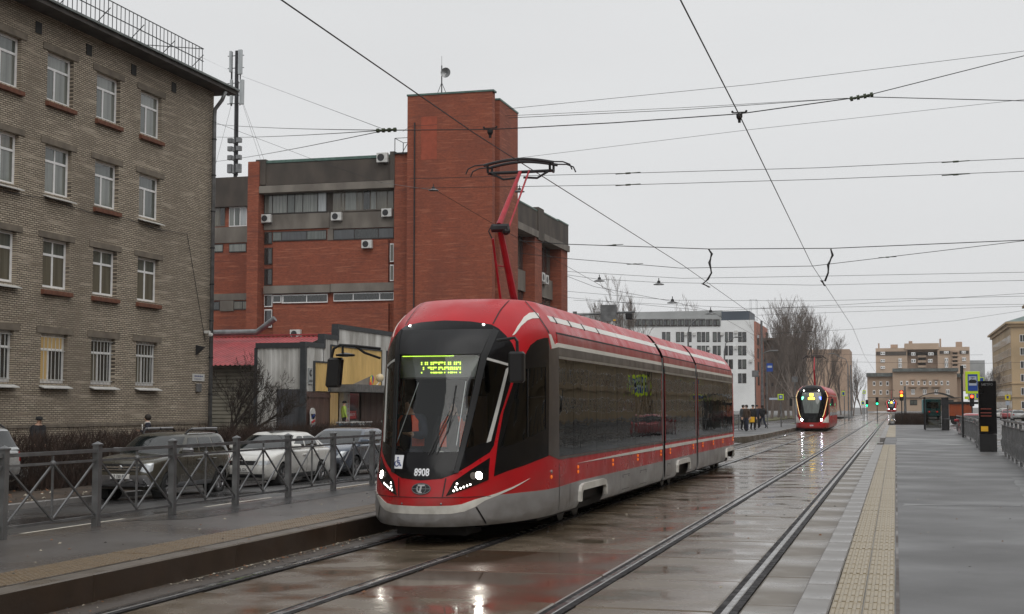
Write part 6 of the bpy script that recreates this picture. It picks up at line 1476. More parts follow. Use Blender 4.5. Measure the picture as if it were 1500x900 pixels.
m = MB(); m.box((SX-.75, SY-.92, PZ+.1), (SX+.3, SY-.86, PZ+.17)); m.build('skirting_rail', M['galv'], she)
m = MB(); n = 10; arc = [(SX-1.15+2.3*i/n, PZ+2.2+.32*math.sin(math.pi*i/n)) for i in range(n+1)]; m.prism([(x, SY-1.2, z) for x, z in arc]+[(x, SY-1.2, z+.05) for x, z in arc[::-1]], (0, 4.2, 0)); m.build('roof', M['steel_dark'], she)
m = MB(); m.box((SX+.2, SY, PZ+.42), (SX+.7, SY+2, PZ+.47)); m.build('bench', M['steel_dark'], she)
one('litter_bin', lambda m: m.lathe([(.2, 0), (.24, .02), (.26, .75), (.2, .8)], (SX+.55, SY-1.6, PZ), 14), M['steel_dark'], 'dark round litter bin in front of the tram shelter', 'bin')
# people at the far stop
random.seed(3)
P_ = lambda x, y: tuple(onz(x, y, PZ))
person('person', 'passenger in dark coat carrying a yellow bag on the far platform', P_(1103, 630.5), .6, 'cloth_black', 'cloth_black', hat='beanie', extra=bag_at(-.1, .85, 'bag_yellow'), stride=.05)
person('person', 'passenger in brown jacket standing left of the yellow bag', P_(1094, 632), -.6, 'cloth_brown', 'jeans', stride=.06)
person('person', 'passenger in navy coat behind the passenger with the yellow bag', P_(1109, 627.5), .2, 'cloth_navy', 'cloth_black', hat='beanie', stride=.06)
person('person', 'bare-headed passenger in black striding at the right of the waiting group', P_(1117, 627.5), -2.4, 'cloth_black', 'jeans', stride=.26)
person('person', 'passenger in dark grey coat partly hidden by the near tram', P_(1089, 631), .9, 'cloth_grey', 'cloth_black', long_coat=True, stride=.05)
# signs, lamps and lights
def sign_post(name, label, cat, x, Y, base_z, top_y, parts, r=.05):
    b = ony(x, 600, Y); t = ony(x, top_y, Y).z; e = empty(name, (b.x, Y, base_z), 0, label, cat)
    m = MB(); m.tube([(b.x, Y, base_z), (b.x, Y, t)], r, 8); m.build('pole', M['galv'], e)
    for nm, x0, y0, x1, y1, mat, d in parts:
        xm, ym = (x0+x1)/2, (y0+y1)/2; m = MB(); m.box((ony(x0, ym, Y).x, Y-.06-d, ony(xm, y1, Y).z), (ony(x1, ym, Y).x, Y-.03-d, ony(xm, y0, Y).z)); m.build(nm, M[mat], e)
    return e
sign_post('crossing_sign', 'lime-framed pedestrian crossing sign beside the far platform', 'sign', 1144, 112, .0, 576, [('board', 1139.3, 577.5, 1148, 586.3, 'sign_lime', 0), ('blue_panel', 1140.8, 579, 1146.5, 584.8, 'sign_blue', .02), ('white_triangle', 1142.2, 580.2, 1145.2, 583.6, 'sign_panel', .04), ('street_plate', 1127, 583, 1139, 586, 'sign_panel', .0)])
sign_post('bus_stop_sign', 'blue and white hanging stop sign left of the far trees', 'sign', 1124, 105, .0, 528, [('board', 1123, 532.5, 1132, 544.5, 'sign_blue', 0), ('white_panel', 1124.5, 536, 1131, 539, 'sign_panel', .02)])
sign_post('street_sign', 'grey back of a sign beside the orange-sided white building', 'sign', 1107, 122, .0, 542, [('board', 1101.5, 543, 1111.5, 552.5, 'galv', 0)])
sign_post('street_sign', 'grey back of a sign in front of the far trees', 'sign', 1165, 130, .0, 551, [('board', 1160, 552, 1168.5, 560, 'galv', 0)])
sign_post('crossing_sign', 'lime-framed sign just right of the second tram', 'sign', 1237, 150, 0, 572, [('board', 1233, 573, 1237.5, 580, 'sign_lime', 0), ('blue_panel', 1234, 574.5, 1237, 579, 'sign_blue', .02)])
sign_post('crossing_sign', 'yellow warning sign in front of the right tan building', 'sign', 1476, 160, 0, 577, [('board', 1472.2, 578.5, 1480, 586, 'sign_yellow', 0), ('symbol', 1474.5, 580, 1477.5, 584, 'sign_blue', .02), ('plate', 1473, 588, 1479, 594, 'sign_panel', 0)])
sign_post('road_sign', 'blue and lime road signs behind the tram stop sign', 'sign', 1436, 120, 0, 552, [('board', 1434, 553, 1441.5, 560, 'sign_lime', 0), ('blue_panel', 1435, 554, 1440.5, 559, 'sign_blue', .02), ('board', 1428, 576, 1435.5, 585, 'sign_lime', 0), ('blue_panel', 1430, 577, 1435, 583.5, 'sign_blue', .02), ('board', 1413, 581, 1419, 585, 'sign_lime', .0)])
emat('tl_red', (1, .06, .02), 6); emat('tl_amber', (1, .35, .02), 6); emat('tl_green', (.02, 1, .35), 5)
def traffic_light(label, x, Y, ytop, lit, base=0):
    b = ony(x, 600, Y); e = empty('traffic_light', (b.x, Y, base), 0, label, 'traffic light'); zt = ony(x, ytop, Y).z
    m = MB(); m.tube([(b.x, Y, base), (b.x, Y, zt-.6)], .05, 8); m.build('pole', M['steel_dark'], e)
    m = MB(); m.box((b.x-.17, Y-.12, zt-.95), (b.x+.17, Y+.1, zt), .02); h = m.build('housing', M['black_plastic'], e)
    for i, c in enumerate(('tl_red', 'tl_amber', 'tl_green')):
        z = zt-.17-i*.3; m = MB(); m.lathe([(.115, 0), (.115, -.02), (.05, -.03)], (b.x, Y-.12, z), 14, 'y'); m.build('lens', M[c] if c in lit else M['black_plastic'], h)
        m = MB(); m.box((b.x-.13, Y-.26, z+.11), (b.x+.13, Y-.12, z+.125)); m.build('visor', M['black_plastic'], h)
traffic_light('traffic light showing red and amber at the end of the right platform', 1321, 132, 572, ('tl_red', 'tl_amber')); traffic_light('traffic light showing green left of the distant red tram', 1285, 170, 582, ('tl_green',)); traffic_light('smaller green traffic light further left by the grass strip', 1270, 195, 586, ('tl_green',)); traffic_light('traffic light showing red beneath the tram stop sign', 1424, 118, 578, ('tl_red',))
for k, (x, y, l) in enumerate(((1266, 572, 'small lime sign by the grass strip'), (1264, 588, 'lime-framed sign beside the green traffic light'))):
    sign_post('road_sign', l, 'sign', x, 195, 0, y-1, [('board', x-2.5, y, x+2.5, y+5, 'sign_lime', 0), ('inner_panel', x-1.5, y+1, x+1.5, y+4, 'sign_blue' if k else 'sign_panel', .02)])
def gantry():
    e = empty('sign_gantry', (-14, 75, 0), 0, 'cantilever sign gantry with grey sign back above the near tram roof', 'gantry'); Y = 75
    a = ony(842, 462, Y); b = ony(930, 457, Y); m = MB(); m.tube([a, b], .055, 8); m.tube([(a.x, Y, -.3), (a.x, Y, a.z+.2)], .12, 10); m.build('arm', M['galv'], e)
    m = MB(); m.box((ony(880.5, 460, Y).x, Y-.15, ony(890, 471, Y).z), (ony(904, 460, Y).x, Y-.1, ony(890, 447, Y).z)); m.build('sign_back', M['galv'], e)
    m = MB(); m.box((ony(918, 460, Y).x, Y-.4, ony(920, 468.5, Y).z), (ony(927.5, 460, Y).x, Y+.1, ony(920, 459.5, Y).z), .03); m.build('signal_box', M['black_plastic'], e)
    m = MB(); m.box((ony(899, 468, Y).x, Y-.16, ony(900, 470.5, Y).z), (ony(903, 468, Y).x, Y-.151, ony(900, 468.5, Y).z)); m.build('sticker', M['bag_yellow'], e)
gantry()
def lamp_post(label, x, Y, ytop, ax, ay, base=0):
    b = ony(x, 600, Y); zt = ony(x, ytop, Y).z; t = ony(ax, ay, Y); e = empty('street_lamp', (b.x, Y, base), 0, label, 'street lamp', 'street lamps along the road')
    m = MB(); m.tube([(b.x, Y, base), (b.x, Y, zt-1)], [.11, .08], 8); m.tube([(b.x, Y, zt-1), (b.x+(t.x-b.x)*.15, Y, zt-.2), (b.x+(t.x-b.x)*.5, Y, zt), t], .05, 6); m.build('pole', M['galv'], e)
    s = 1 if t.x > b.x else -1; m = MB(); m.box((t.x, Y-.15, t.z-.08), (t.x+s*.8, Y+.15, t.z+.06), .04); m.build('lamp_head', M['galv'], e)
lamp_post('street lamp in front of the white office building, arm to the right', 1062, 150, 500, 1076, 494); lamp_post('taller street lamp left of the other before the white building', 1009, 130, 474, 1020, 468); lamp_post('street lamp above the distant street, arm to the left', 1243, 200, 524, 1222, 518); lamp_post('street lamp right of the orange-sided building', 1116, 140, 516, 1128, 514)
for x, Y, yt, l in ((1117, 128, 470, 'grey catenary pole right of the orange-sided building'), (1247, 230, 535, 'dark catenary pole among the far trees'), (1326, 140, 566, 'thin dark pole beside the red traffic light')):
    b = ony(x, 600, Y); one('catenary_pole', lambda m: (m.tube([(b.x, Y, -.1), (b.x, Y, ony(x, yt, Y).z)], [.16, .1], 8), m.lathe([(.3, -.1), (.3, .1), (.2, .2)], (b.x, Y, 0), 10)), M['galv'], l, 'pole', 'poles along the tracks')
# ================================================================== overhead line
pmat('insulator', (.035, .05, .02), .4, 0, .3, 20)
def wire(label, pts, r=.012, sag=0, nm='overhead_wire', extras=None, grp='overhead wires'):
    m = MB(); P = [Vector(p) for p in pts]
    if sag:
        Q = []
        for a, b in zip(P[:-1], P[1:]):
            for i in range(8): t = i/8; Q.append(a.lerp(b, t)-Vector((0, 0, sag*4*t*(1-t))))
        P = Q+[P[-1]]
    m.tube(P, r*.8, 5, cap=False); o = tag(m.build(nm, M['wire']), label, 'wire', grp)
    for (c, d, L_, rr) in extras or ():
        q = MB(); c = Vector(c); d = Vector(d).normalized(); n = 7
        for i in range(n): s = c+d*(L_*(i/(n-1)-.5)); q.tube([s-d*.02, s+d*.02], rr*(1 if i % 2 == 0 else .55), 8)
        q.tube([c-d*L_*.6, c+d*L_*.6], rr*.4, 6); q.build('insulator', M['insulator'], o)
    return o
CZ = 6.0
wire('contact wire above the track of the large red tram', [(-5.9, -6, CZ), (-5.98, 12, CZ), (-6.12, 20.2, CZ), (-6.0, 41, CZ+.02), (-6.25, 75, CZ), (-6.0, 120, CZ), (-6.2, 220, CZ), (-6.1, 420, CZ)], .011)
wire('contact wire above the empty nearer track', [(-1.9, -6, CZ), (-2.05, 14, CZ), (-2.08, 20.2, CZ), (-2.3, 42, CZ), (-2.1, 75, CZ), (-2.4, 120, CZ), (-2.2, 220, CZ), (-2.3, 420, CZ)], .011)
def yw(pts, Y): return [ony(x, y, Y) for x, y in pts]
Y = 20.2; A = ony(566, 191, Y); Bq = ony(1262, 142, Y)
wire('heaviest span wire carrying both contact wires, with long insulators at both ends', yw([(566, 191), (718, 190), (900, 180), (1083, 167), (1262, 142)], Y), .010, extras=[(A, (1, 0, 0), .28, .035), (Bq, (1, 0, .15), .28, .035)])
for p, l in (((1500, 82), 'upper wire running right from the right-hand insulator'), ((1500, 148), 'lower wire running right from the right-hand insulator')): wire(l, [Bq, ony(*p, Y+2), ony(p[0]+400, p[1]+(p[1]-142)*1.6, Y+4)], .008)
for p, l in (((315, 182), 'top wire fanning left from the left-hand insulator'), ((315, 201), 'middle wire fanning left from the left-hand insulator'), ((315, 237), 'lowest wire fanning left from the left-hand insulator')): wire(l, [A, onx(*p, -28)], .009, .05)
wire('wire dropping from the brick house across the red brick facade', [onx(290, 170, -27.9), onx(470, 238, -24), onx(560, 268, -20), ony(630, 278, 33)], .009)
wire('thin wire rising left from the insulator to the house roof', [A, onx(355, 112, -29), onx(290, 82, -29)], .006)
wire('thin span wire ending on the brick tower, just above the tower patch', yw([(590, 193), (601, 185), (640, 183)], 60), .01)
spec = [('uppermost thin span wire crossing the whole right-hand sky', [(740, 160), (1100, 124), (1500, 75), (1700, 48)], 28, .006), ('thin span wire second from the top, meeting the insulator', [(740, 170), (1000, 158), (1240, 144)], 24, .005), ('thin span wire third from the top, meeting the insulator', [(745, 173), (1000, 161), (1242, 144)], 22, .006),
        ('faint long span wire below the right-hand insulator', [(740, 234), (1100, 190), (1500, 146), (1700, 124)], 30, .005), ('upper of the two parallel span wires with clamps', [(600, 262), (920, 254), (1200, 246), (1500, 232), (1750, 222)], 27, .007), ('lower of the two parallel span wires with clamps', [(600, 276), (920, 271), (1200, 263), (1500, 251), (1750, 242)], 27, .007),
        ('span wire with twisted feeder cables hanging to both contact wires', [(760, 353), (831, 358), (1040, 365), (1219, 364), (1500, 352), (1750, 338)], 38, .014), ('span wire just below the feeder span, carrying both contact wires', [(760, 371), (831, 379), (997, 393), (1190, 390), (1500, 353), (1750, 323)], 41.5, .011),
        ('thin double-clamped span wire above the hanging lamps', [(831, 398), (1000, 408), (1190, 405), (1500, 399), (1750, 394)], 50, .009), ('span wire carrying the first pair of hanging lamps', [(831, 403), (875, 409), (964, 414), (1190, 418), (1500, 411), (1750, 406)], 52, .009),
        ('span wire carrying the second pair of hanging lamps', [(831, 427), (985, 440), (1190, 441), (1500, 434), (1750, 428)], 66, .010), ('thin span wire under the second pair of lamps', [(831, 436), (1041, 456), (1230, 447), (1500, 430), (1750, 415)], 70, .010),
        ('low span wire above the white office building', [(840, 440), (1100, 452), (1300, 449), (1500, 446)], 85, .012), ('lower thin span wire before the far buildings', [(1110, 462), (1300, 455), (1500, 449)], 95, .012), ('thin sloping wire falling towards the second tram', [(1110, 490), (1260, 482), (1400, 470), (1500, 455)], 105, .012), ('lowest span wire above the second tram', [(1180, 529), (1280, 531), (1420, 533), (1500, 531)], 140, .014), ('span wire across the distant brick apartment block', [(1190, 518), (1300, 521), (1440, 520)], 150, .014)]
for l, pts, Yp, r in spec: wire(l, yw(pts, Yp), r)
def clamp(x, y, Y, s=.06): return ony(x, y, Y)
for k, (x, y, Yp) in enumerate(((920, 254, 27), (1400, 237, 27), (920, 271, 27), (1400, 256, 27), (1300, 377, 41.5), (900, 359, 38), (930, 387, 41.5))):
    c = ony(x, y, Yp); d = Vector((1, 0, .03)); one('wire_clamp', lambda m: (m.tube([c-d*.25, c+d*.25], .009, 6), m.tube([c-d*.05, c+d*.05], .018, 6)), M['insulator'], 'dark clamp ' + ('on the upper parallel span wire, left', 'on the upper parallel span wire, right', 'on the lower parallel span wire, left', 'on the lower parallel span wire, right', 'on the span right of the second feeder', 'on the feeder span left of the first feeder', 'on the span left of the first feeder')[k], 'clamp', 'span wire clamps')
for k, (pts, l) in enumerate((([(1038, 365), (1042, 372), (1040, 385), (1042, 400), (1036, 410), (1030, 416), (1039, 421)], 'twisted black feeder cable hanging to the left contact wire'), ([(1217, 365), (1219, 374), (1214, 388), (1213, 400), (1208, 412), (1204, 411), (1208, 419)], 'twisted black feeder cable hanging to the right contact wire'))):
    one('feeder_cable', lambda m: (m.tube(yw(pts, 40), .022, 6), m.tube(yw([(x+2.2*math.sin(i*2.2), y) for i, (x, y) in enumerate(pts)], 40.05), .016, 5)), M['wire'], l, 'cable')
for x, y, X, l in ((718, 190, -6.12, 'wire hanger above the red tram, left of the collector'), (1083, 167, -2.08, 'wire hanger on the nearer contact wire in the open sky')):
    c = ony(x, y, 20.2); one('wire_hanger', lambda m: (m.bar(c+Vector((-.1, 0, .02)), c+Vector((.1, 0, .02)), .016), m.ball(c+Vector((-.1, 0, .035)), .018, 6, 5), m.ball(c+Vector((.1, 0, .035)), .018, 6, 5), m.lathe([(.02, -.13), (.022, -.09), (.045, -.05), (.045, .0)], tuple(c), 10)), M['wire'], l, 'hanger')
hang = [(635, 278, 33, 'hanging street lamp seen against the brick tower'), (761, 280, 33, 'hanging street lamp beside the collector arm'), (878, 411, 52, 'hanging street lamp left above the tram roof'), (965, 416, 52, 'hanging street lamp right of the first above the tram roof'), (985, 443, 66, 'lower hanging street lamp above the tram roof'), (1041, 459, 70, 'lowest hanging street lamp before the white office building')]
for x, y, Yp, l in hang:
    c = ony(x, y, Yp); s = Yp/52*.55; e = empty('hanging_lamp', tuple(c), 0, l, 'street lamp', 'street lamps hung on wires')
    m = MB(); m.tube([c+Vector((0, 0, .22*s)), c+Vector((0, 0, .4*s))], .03*s, 6); m.lathe([(.06*s, .22*s), (.1*s, .2*s), (.12*s, .05*s)], tuple(c), 12); m.build('fitting', M['steel_dark'], e)
    m = MB(); m.lathe([(.12*s, .06*s), (.36*s, -.03*s), (.37*s, -.07*s), (.1*s, -.08*s)], tuple(c), 18); m.build('shade', M['galv'], e)
wire('wire from the hanging lamp down behind the tram roof', [ony(640, 280, 33), ony(760, 350, 36), ony(900, 430, 45)], .007)
wire('lamp feed wire sagging beneath the lamps above the tram', [ony(831, 405, 50), ony(870, 420, 52), ony(985, 442, 60), ony(1041, 456, 70), ony(1120, 500, 100)], .01)
# ================================================================== distant trams, buildings, trees, traffic, haze
emat('led_contour', (1, .8, .35), 1.3); emat('far_head', (.95, .93, 1), 40); emat('led_amber', (1, .62, .05), 5); emat('led_green', (.2, 1, .6), 4); emat('led_blue', (.1, .15, 1), 6); emat('led_red_far', (1, .05, .05), 3)
FT = [(.22, 1.12, .22, .05), (.3, 1.2, .3, 0), (.65, 1.22, .65, 0), (1.2, 1.22, 1.2, .06), (2.5, 1.22, 2.5, .35), (2.9, 1.16, 2.9, .55), (3.2, .95, 3.2, .8), (3.4, .7, 3.4, 1.1), (4.1, 0, 3.48, 1.5)]
def far_tram(label, loc, contour='led_contour', length=16):
    s = TramSurf(FT, 1.8, 3.0); t = empty('tram', loc, 0, label, 'tram'); U_ = 1+length-1.8
    ft = lambda pts: [s.front(x, z) for x, z in pts]
    link('body_shell', s.shell(sorted(set(list(np.linspace(-1, 1, 25))+[-U_, -U_/2, U_/2, U_])), list(np.linspace(.22, 4.1, 24))), M['tram_red'], t, world=False)
    half = lambda pts: ft([(0, pts[0][1])]+pts+[(0, pts[-1][1])])
    s.part('front_mask', half([(.62, 3.38), (.92, 3.1), (1.12, 2.6), (1.0, 1.9), (.80, .95), (.55, .66)]), M['tram_black'], t, off=.006, mirror=True)
    s.part('roof_front', half([(.62, 3.42), (.72, 3.22), (.7, 3.1)]) if False else [(0, 3.9), (.45, 3.9), (.5, 3.25), (0, 3.25)], M['tram_satin'], t, off=.01, mirror=True)
    s.part('windscreen', half([(.67, 2.9), (.72, 2.5), (.50, 1.35)]), M['pane_mid'], t, off=.012, mirror=True)
    s.part('bumper', half([(.75, .62), (1.2, .6), (1.2, .24)]), M['tram_red'], t, off=.014, mirror=True)
    s.part('white_cheek', ft([(1.0, 1.0), (1.21, 1.25), (1.215, .64), (.78, .64)]), M['tram_white'], t, off=.010, mirror=True)
    s.part('black_cheek', ft([(1.16, 2.5), (1.218, 2.3), (1.215, 1.3), (1.0, 1.05)]), M['tram_black'], t, off=.008, mirror=True)
    for sg in (1, -1):
        m = MB(); pts = [(.97, 3.02), (1.15, 2.6), (1.05, 2.0), (.87, 1.25), (.78, 1.05)]; P3 = [Vector((s.P(np.array([u]), np.array([v]))+s.N(np.array([u]), np.array([v]))*.03)[0]) for u, v in [s.front(sg*x, z) for x, z in pts]]
        m.tube(P3, .014, 6); m.build('light_contour', M[contour], t, world=False)
        u, v = s.front(sg*.71, .87); p = Vector(s.P(np.array([u]), np.array([v]))[0]); m = MB(); m.ball((p.x, p.y-.03, p.z), .075, 10, 6, (1, .4, 1.2)); m.build('headlight', M['far_head'], t, world=False)
        m = MB(); m.ball((sg*.55, .45, 3.05), .045, 8, 5); m.build('marker_lamp', M['lamp_small'], t, world=False)
        u, v = s.front(sg*.64, 2.46); p = s.P(np.array([u]), np.array([v]))[0]; m = MB(); m.box((p[0]-.07, p[1]-.03, 2.36), (p[0]+.07, p[1]-.015, 2.58)); m.build('route_light', M['led_blue'] if sg > 0 else M['led_green'], t, world=False)
        m = MB(); m.tube([(sg*1.1, .6, 2.5), (sg*1.5, .45, 2.55), (sg*1.52, .45, 2.4)], .03, 6); m.box((sg*1.42, .4, 1.9), (sg*1.62, .52, 2.45), .03); m.build('mirror', M['black_plastic'], t, world=False)
    u, v = s.front(0, 2.7); p = s.P(np.array([0.]), np.array([2.7]))[0]; m = MB(); m.box((-.13, p[1]-.05, 2.62), (.13, p[1]-.03, 2.84)); m.build('route_number', M['led_amber'], t, world=False)
    p = s.P(np.array([0.]), np.array([2.45]))[0]; m = MB(); m.box((-.24, p[1]-.05, 2.37), (.24, p[1]-.03, 2.53)); m.build('destination_text', M['led_amber'], t, world=False)
    v2, fs = text_mesh('8504', .16, .003, .8); m = MB(); m.add([(x, -.03, .43+z) for x, z in v2], fs); m.build('fleet_number', M['sticker_white'], t, world=False)
    for a, b in ((1.9, 6.6), (6.9, 10.5), (10.8, length-.3)):
        for sg in (1, -1):
            s_ = [(1+a-1.8, 1.15), (1+b-1.8, 1.15), (1+b-1.8, 2.75), (1+a-1.8, 2.75)]; link('side_window', s.patch([(sg*u, v) for u, v in s_], off=.008, du=2, dv=2), M['pane_dark'], t, world=False)
    m = MB(); m.box((-1.0, .8, .1), (1.0, length, .3)); m.build('underframe', M['underframe'], t, world=False)
    m = MB(); m.tube([(.0, 5.4, 3.45), (.0, 4.6, 4.7), (0, 5.3, 5.7)], [.07, .06, .04], 8); m.build('pantograph_arm', M['pink_red'], t, world=False); m = MB(); m.tube([(-.9, 5.3, 5.6), (-.6, 5.3, 5.82), (.6, 5.3, 5.82), (.9, 5.3, 5.6)], .04, 6); m.tube([(-.6, 5.3, 5.7), (.6, 5.3, 5.7)], .03, 6); m.build('collector_head', M['steel_dark'], t, world=False)
    return t
far_tram('smaller red tram with lit headlights approaching on the far track', (-6.1, 107.3, 0))
f3 = far_tram('distant tiny red tram at the end of the street', (ony(1306, 600, 370).x, 370, .35), 'led_red_far')
# ---- white office building with strip windows
pmat('office_white', (.74, .75, .75), .7, 0, .15, .25); pmat('office_grey', (.33, .34, .34), .6, 0, .2, .3); pmat('office_blue', (.06, .075, .10), .5, 0, .2, .3); pmat('office_orange', (.38, .15, .10), .7, 0, .2, .3); pmat('far_brown', (.12, .095, .08), .85, 0, .35, .15); pmat('far_tan', (.48, .36, .27), .85, 0, .25, .12, col2=(.40, .30, .22)); pmat('far_tan2', (.43, .31, .23), .85, 0, .25, .12); pmat('tan_ochre', (.45, .33, .20), .85, 0, .3, .15, col2=(.34, .25, .15)); pmat('roof_green', (.16, .21, .20), .6, 0, .3, .3)
WY = 305.0
WB = empty('office_building', (-50, WY, 0), 0, 'white office building with strip windows and an orange end wall', 'building')
o, (a, b, c, d) = pxbox('wall', 835, 471, 1105, 602, WY, 30, M['office_white'], WB)
m = MB(); m.box((b+.01, WY+.3, 0), (b+.3, WY+30, d-.3)); m.build('end_wall', M['office_orange'], WB)
pxbox('attic_wall', 845, 457, 1057, 471, WY+2, 20, M['office_grey'], WB); pxbox('plant_room', 1057, 456, 1098, 472, WY+1, 12, M['office_blue'], WB)
pxbox('band', 905, 466.5, 1056, 479, WY-.1, .3, M['office_grey'], WB)
for i in range(13): pxwin(920+i*10.4, 468, 929.4+i*10.4, 478, WY-.12, [0, .5, 1], M['pvc_dark'], ['pane_far', 'pane_mid'], WB, .25)
zx = lambda v: 840+v/4.738; zy = lambda v: 410+v/4.738
for r0, r1 in ((363, 432), (458, 525), (553, 620), (650, 718)):
    for c0, c1 in ((615, 640), (645, 672), (712, 740), (745, 768), (792, 820), (858, 885), (890, 915), (920, 943), (967, 995), (1000, 1022), (1052, 1072), (1078, 1107), (1143, 1168), (1172, 1200)):
        pxwin(zx(c0), zy(r0), zx(c1), zy(r1), WY, [0, 1], M['pvc_dark'], [random.choice(['pane_far', 'pane_dark', 'pane_mid'])], WB, .22)
for k in range(4):
    for j in range(3):
        m = MB(); z = ony(1105, zy((375, 470, 565, 660)[k]), WY).z; m.box((b+.3, WY+4+j*8, z-2.2), (b+.36, WY+8+j*8, z)); m.build('window', M['pane_far'], WB)
for i, (x, y) in enumerate(((778, 375), (838, 375), (1030, 375), (1126, 362), (940, 478), (1126, 470), (1230, 563), (1020, 560))):
    r_ = tag(pxbox('air_conditioner', zx(x)-2.2, zy(y)-2, zx(x)+2.2, zy(y)+2.2, WY-.4, .35, M['white_metal'], None)[0], 'tiny white-office air conditioner ' + ('by the third window pair of the top row', 'right of the single window of the top row', 'right of the middle pair of the top row', 'above the last window pair of the top row', 'at the left of the second row', 'by the last window pair of the second row', 'at the right end of the third row', 'by the middle pair of the third row')[i], 'air conditioner', 'air conditioners on the white office building')
m = MB(); rail_box(m, ony(1098, 455, WY).x, ony(1107, 455, WY).x, WY+1, WY+4, d, d+4.5); m.build('roof_frame', M['galv'], WB)
# ---- brown building behind the trees
BB = empty('apartment_building', (-25, 330, 0), 0, 'dark brown building half hidden behind the bare far trees', 'building')
o, (a, b, c, d) = pxbox('wall', 1112, 497, 1172, 602, 325, 25, M['far_brown'], BB); pxbox('wall', 1172, 512, 1245, 602, 420, 25, M['far_tan2'], BB)
pxbox('cornice', 1111, 495, 1173, 498.5, 324, 1.2, M['far_brown'], BB); pxbox('chimney', 1118, 487, 1124, 497, 330, 3, M['far_brown'], BB)
for i in range(5):
    for j in range(5): pxwin(1118+i*11, 505+j*18, 1123+i*11, 514+j*18, 325, [0, 1], M['far_brown'], ['pane_far'], BB, .3)
# ---- end of the street: apartment block and the lower house before it
EB = empty('apartment_building', (0, 520, 0), 0, 'tall pinkish-tan apartment block closing the street', 'building'); EY = 520
ex = lambda v: 1260+v/5.622; ey = lambda v: 480+v/5.622
pxbox('wall', ex(130), ey(170), ex(390), ey(520), EY, 20, M['far_tan'], EB); pxbox('wall', ex(380), ey(172), ex(640), ey(520), EY+3, 20, M['far_tan2'], EB); pxbox('wall', ex(640), ey(160), ex(905), ey(520), EY, 20, M['far_tan'], EB); pxbox('attic', ex(365), ey(130), ex(650), ey(180), EY-.5, 15, M['far_tan'], EB)
pxbox('dark_band', ex(132), ey(198), ex(380), ey(228), EY, .5, M['concrete_dark'], EB, .2); pxbox('dark_band', ex(385), ey(203), ex(640), ey(230), EY+3, .5, M['concrete_dark'], EB, .2); pxbox('dark_band', ex(655), ey(192), ex(742), ey(216), EY, .5, M['concrete_dark'], EB, .2); pxbox('dark_band', ex(818), ey(190), ex(895), ey(216), EY, .5, M['concrete_dark'], EB, .2)
for x0, y0, x1, y1 in ((168, 200, 205, 226), (168, 262, 205, 286), (168, 318, 205, 340), (315, 255, 343, 285), (315, 290, 343, 332), (420, 260, 457, 290), (420, 205, 455, 232), (560, 205, 605, 230), (558, 260, 595, 288), (697, 250, 725, 282), (697, 288, 725, 330), (840, 246, 872, 276), (836, 306, 872, 334), (690, 195, 730, 214), (836, 193, 870, 214)): pxwin(ex(x0), ey(y0), ex(x1), ey(y1), EY-.3, [0, .5, 1], M['pvc'], ['pane_mid', 'pane_curtain'], EB, .3)
for j in range(5): pxbox('balcony', ex(755), ey(190+j*32), ex(810), ey(204+j*32), EY-1.2, 1.4, M['far_tan2'], EB); pxbox('balcony_opening', ex(762), ey(204+j*32), ex(800), ey(221+j*32), EY, .3, M['concrete_dark'], EB, .1)
for j in range(3): pxbox('balcony', ex(475), ey(228+j*42), ex(545), ey(246+j*42), EY+1.2, 2, M['far_tan'], EB); pxbox('balcony_opening', ex(480), ey(246+j*42), ex(540), ey(268+j*42), EY+3, .3, M['concrete_dark'], EB, .1)
for x, y0, y1, w in ((147, 130, 170, 12), (250, 140, 168, 60), (400, 112, 132, 30), (655, 92, 160, 12), (790, 118, 160, 50)): pxbox('roof_vent', ex(x), ey(y0), ex(x+w), ey(y1), EY+5, 4, M['far_tan2'], EB)
HB = empty('apartment_building', (0, 430, 0), 0, 'lower tan house with pedimented windows in front of the tall block', 'building'); HY = 430
pxbox('wall', ex(60), ey(400), ex(290), ey(690), HY+2, 15, M['far_tan'], HB); pxbox('wall', ex(270), ey(345), ex(800), ey(690), HY, 18, M['far_tan'], HB); pxbox('wall', ex(790), ey(405), ex(838), ey(690), HY+2, 15, M['far_tan2'], HB)
pxbox('roof', ex(265), ey(336), ex(808), ey(362), HY-1, 18, M['roof_metal'], HB); pxbox('roof', ex(50), ey(374), ex(285), ey(404), HY+1, 10, M['roof_metal'], HB); pxbox('roof', ex(790), ey(378), ex(842), ey(407), HY+1.2, 10, M['roof_metal'], HB); pxbox('cornice', ex(60), ey(574), ex(838), ey(580), HY-.4, 1, M['concrete'], HB)
for x in (115, 170, 225): 
    for y in (443, 515): pxwin(ex(x-11), ey(y), ex(x+11), ey(y+38), HY+2, [0, 1], M['pvc'], ['pane_far'], HB, .3)
for x in (340, 387, 433, 482, 530, 577, 625, 672, 722): pxwin(ex(x-10), ey(440), ex(x+10), ey(475), HY, [0, 1], M['pvc'], ['pane_far'], HB, .3)
for x in (435, 532, 627, 722): pxwin(ex(x-15), ey(508), ex(x+15), ey(552), HY, [0, .5, 1], M['pvc'], ['pane_far'], HB, .3)
for x in (433, 530, 625): pxbox('pediment', ex(x-20), ey(420), ex(x+20), ey(432), HY-.4, .6, M['far_tan2'], HB); pxbox('balcony', ex(x-34), ey(480), ex(x+34), ey(492), HY-.8, 1, M['far_tan2'], HB)
for x in (440, 550, 660, 740): pxwin(ex(x-30), ey(595), ex(x+30), ey(640), HY, [0, .5, 1], M['pvc_dark'], ['pane_mid'], HB, .3)
GB = pxbox('office_building', ex(905), ey(270), ex(1030), ey(600), 560, 20, M['office_grey'], None)[0]; tag(GB, 'plain grey block behind, between the end block and the tan corner house', 'building')
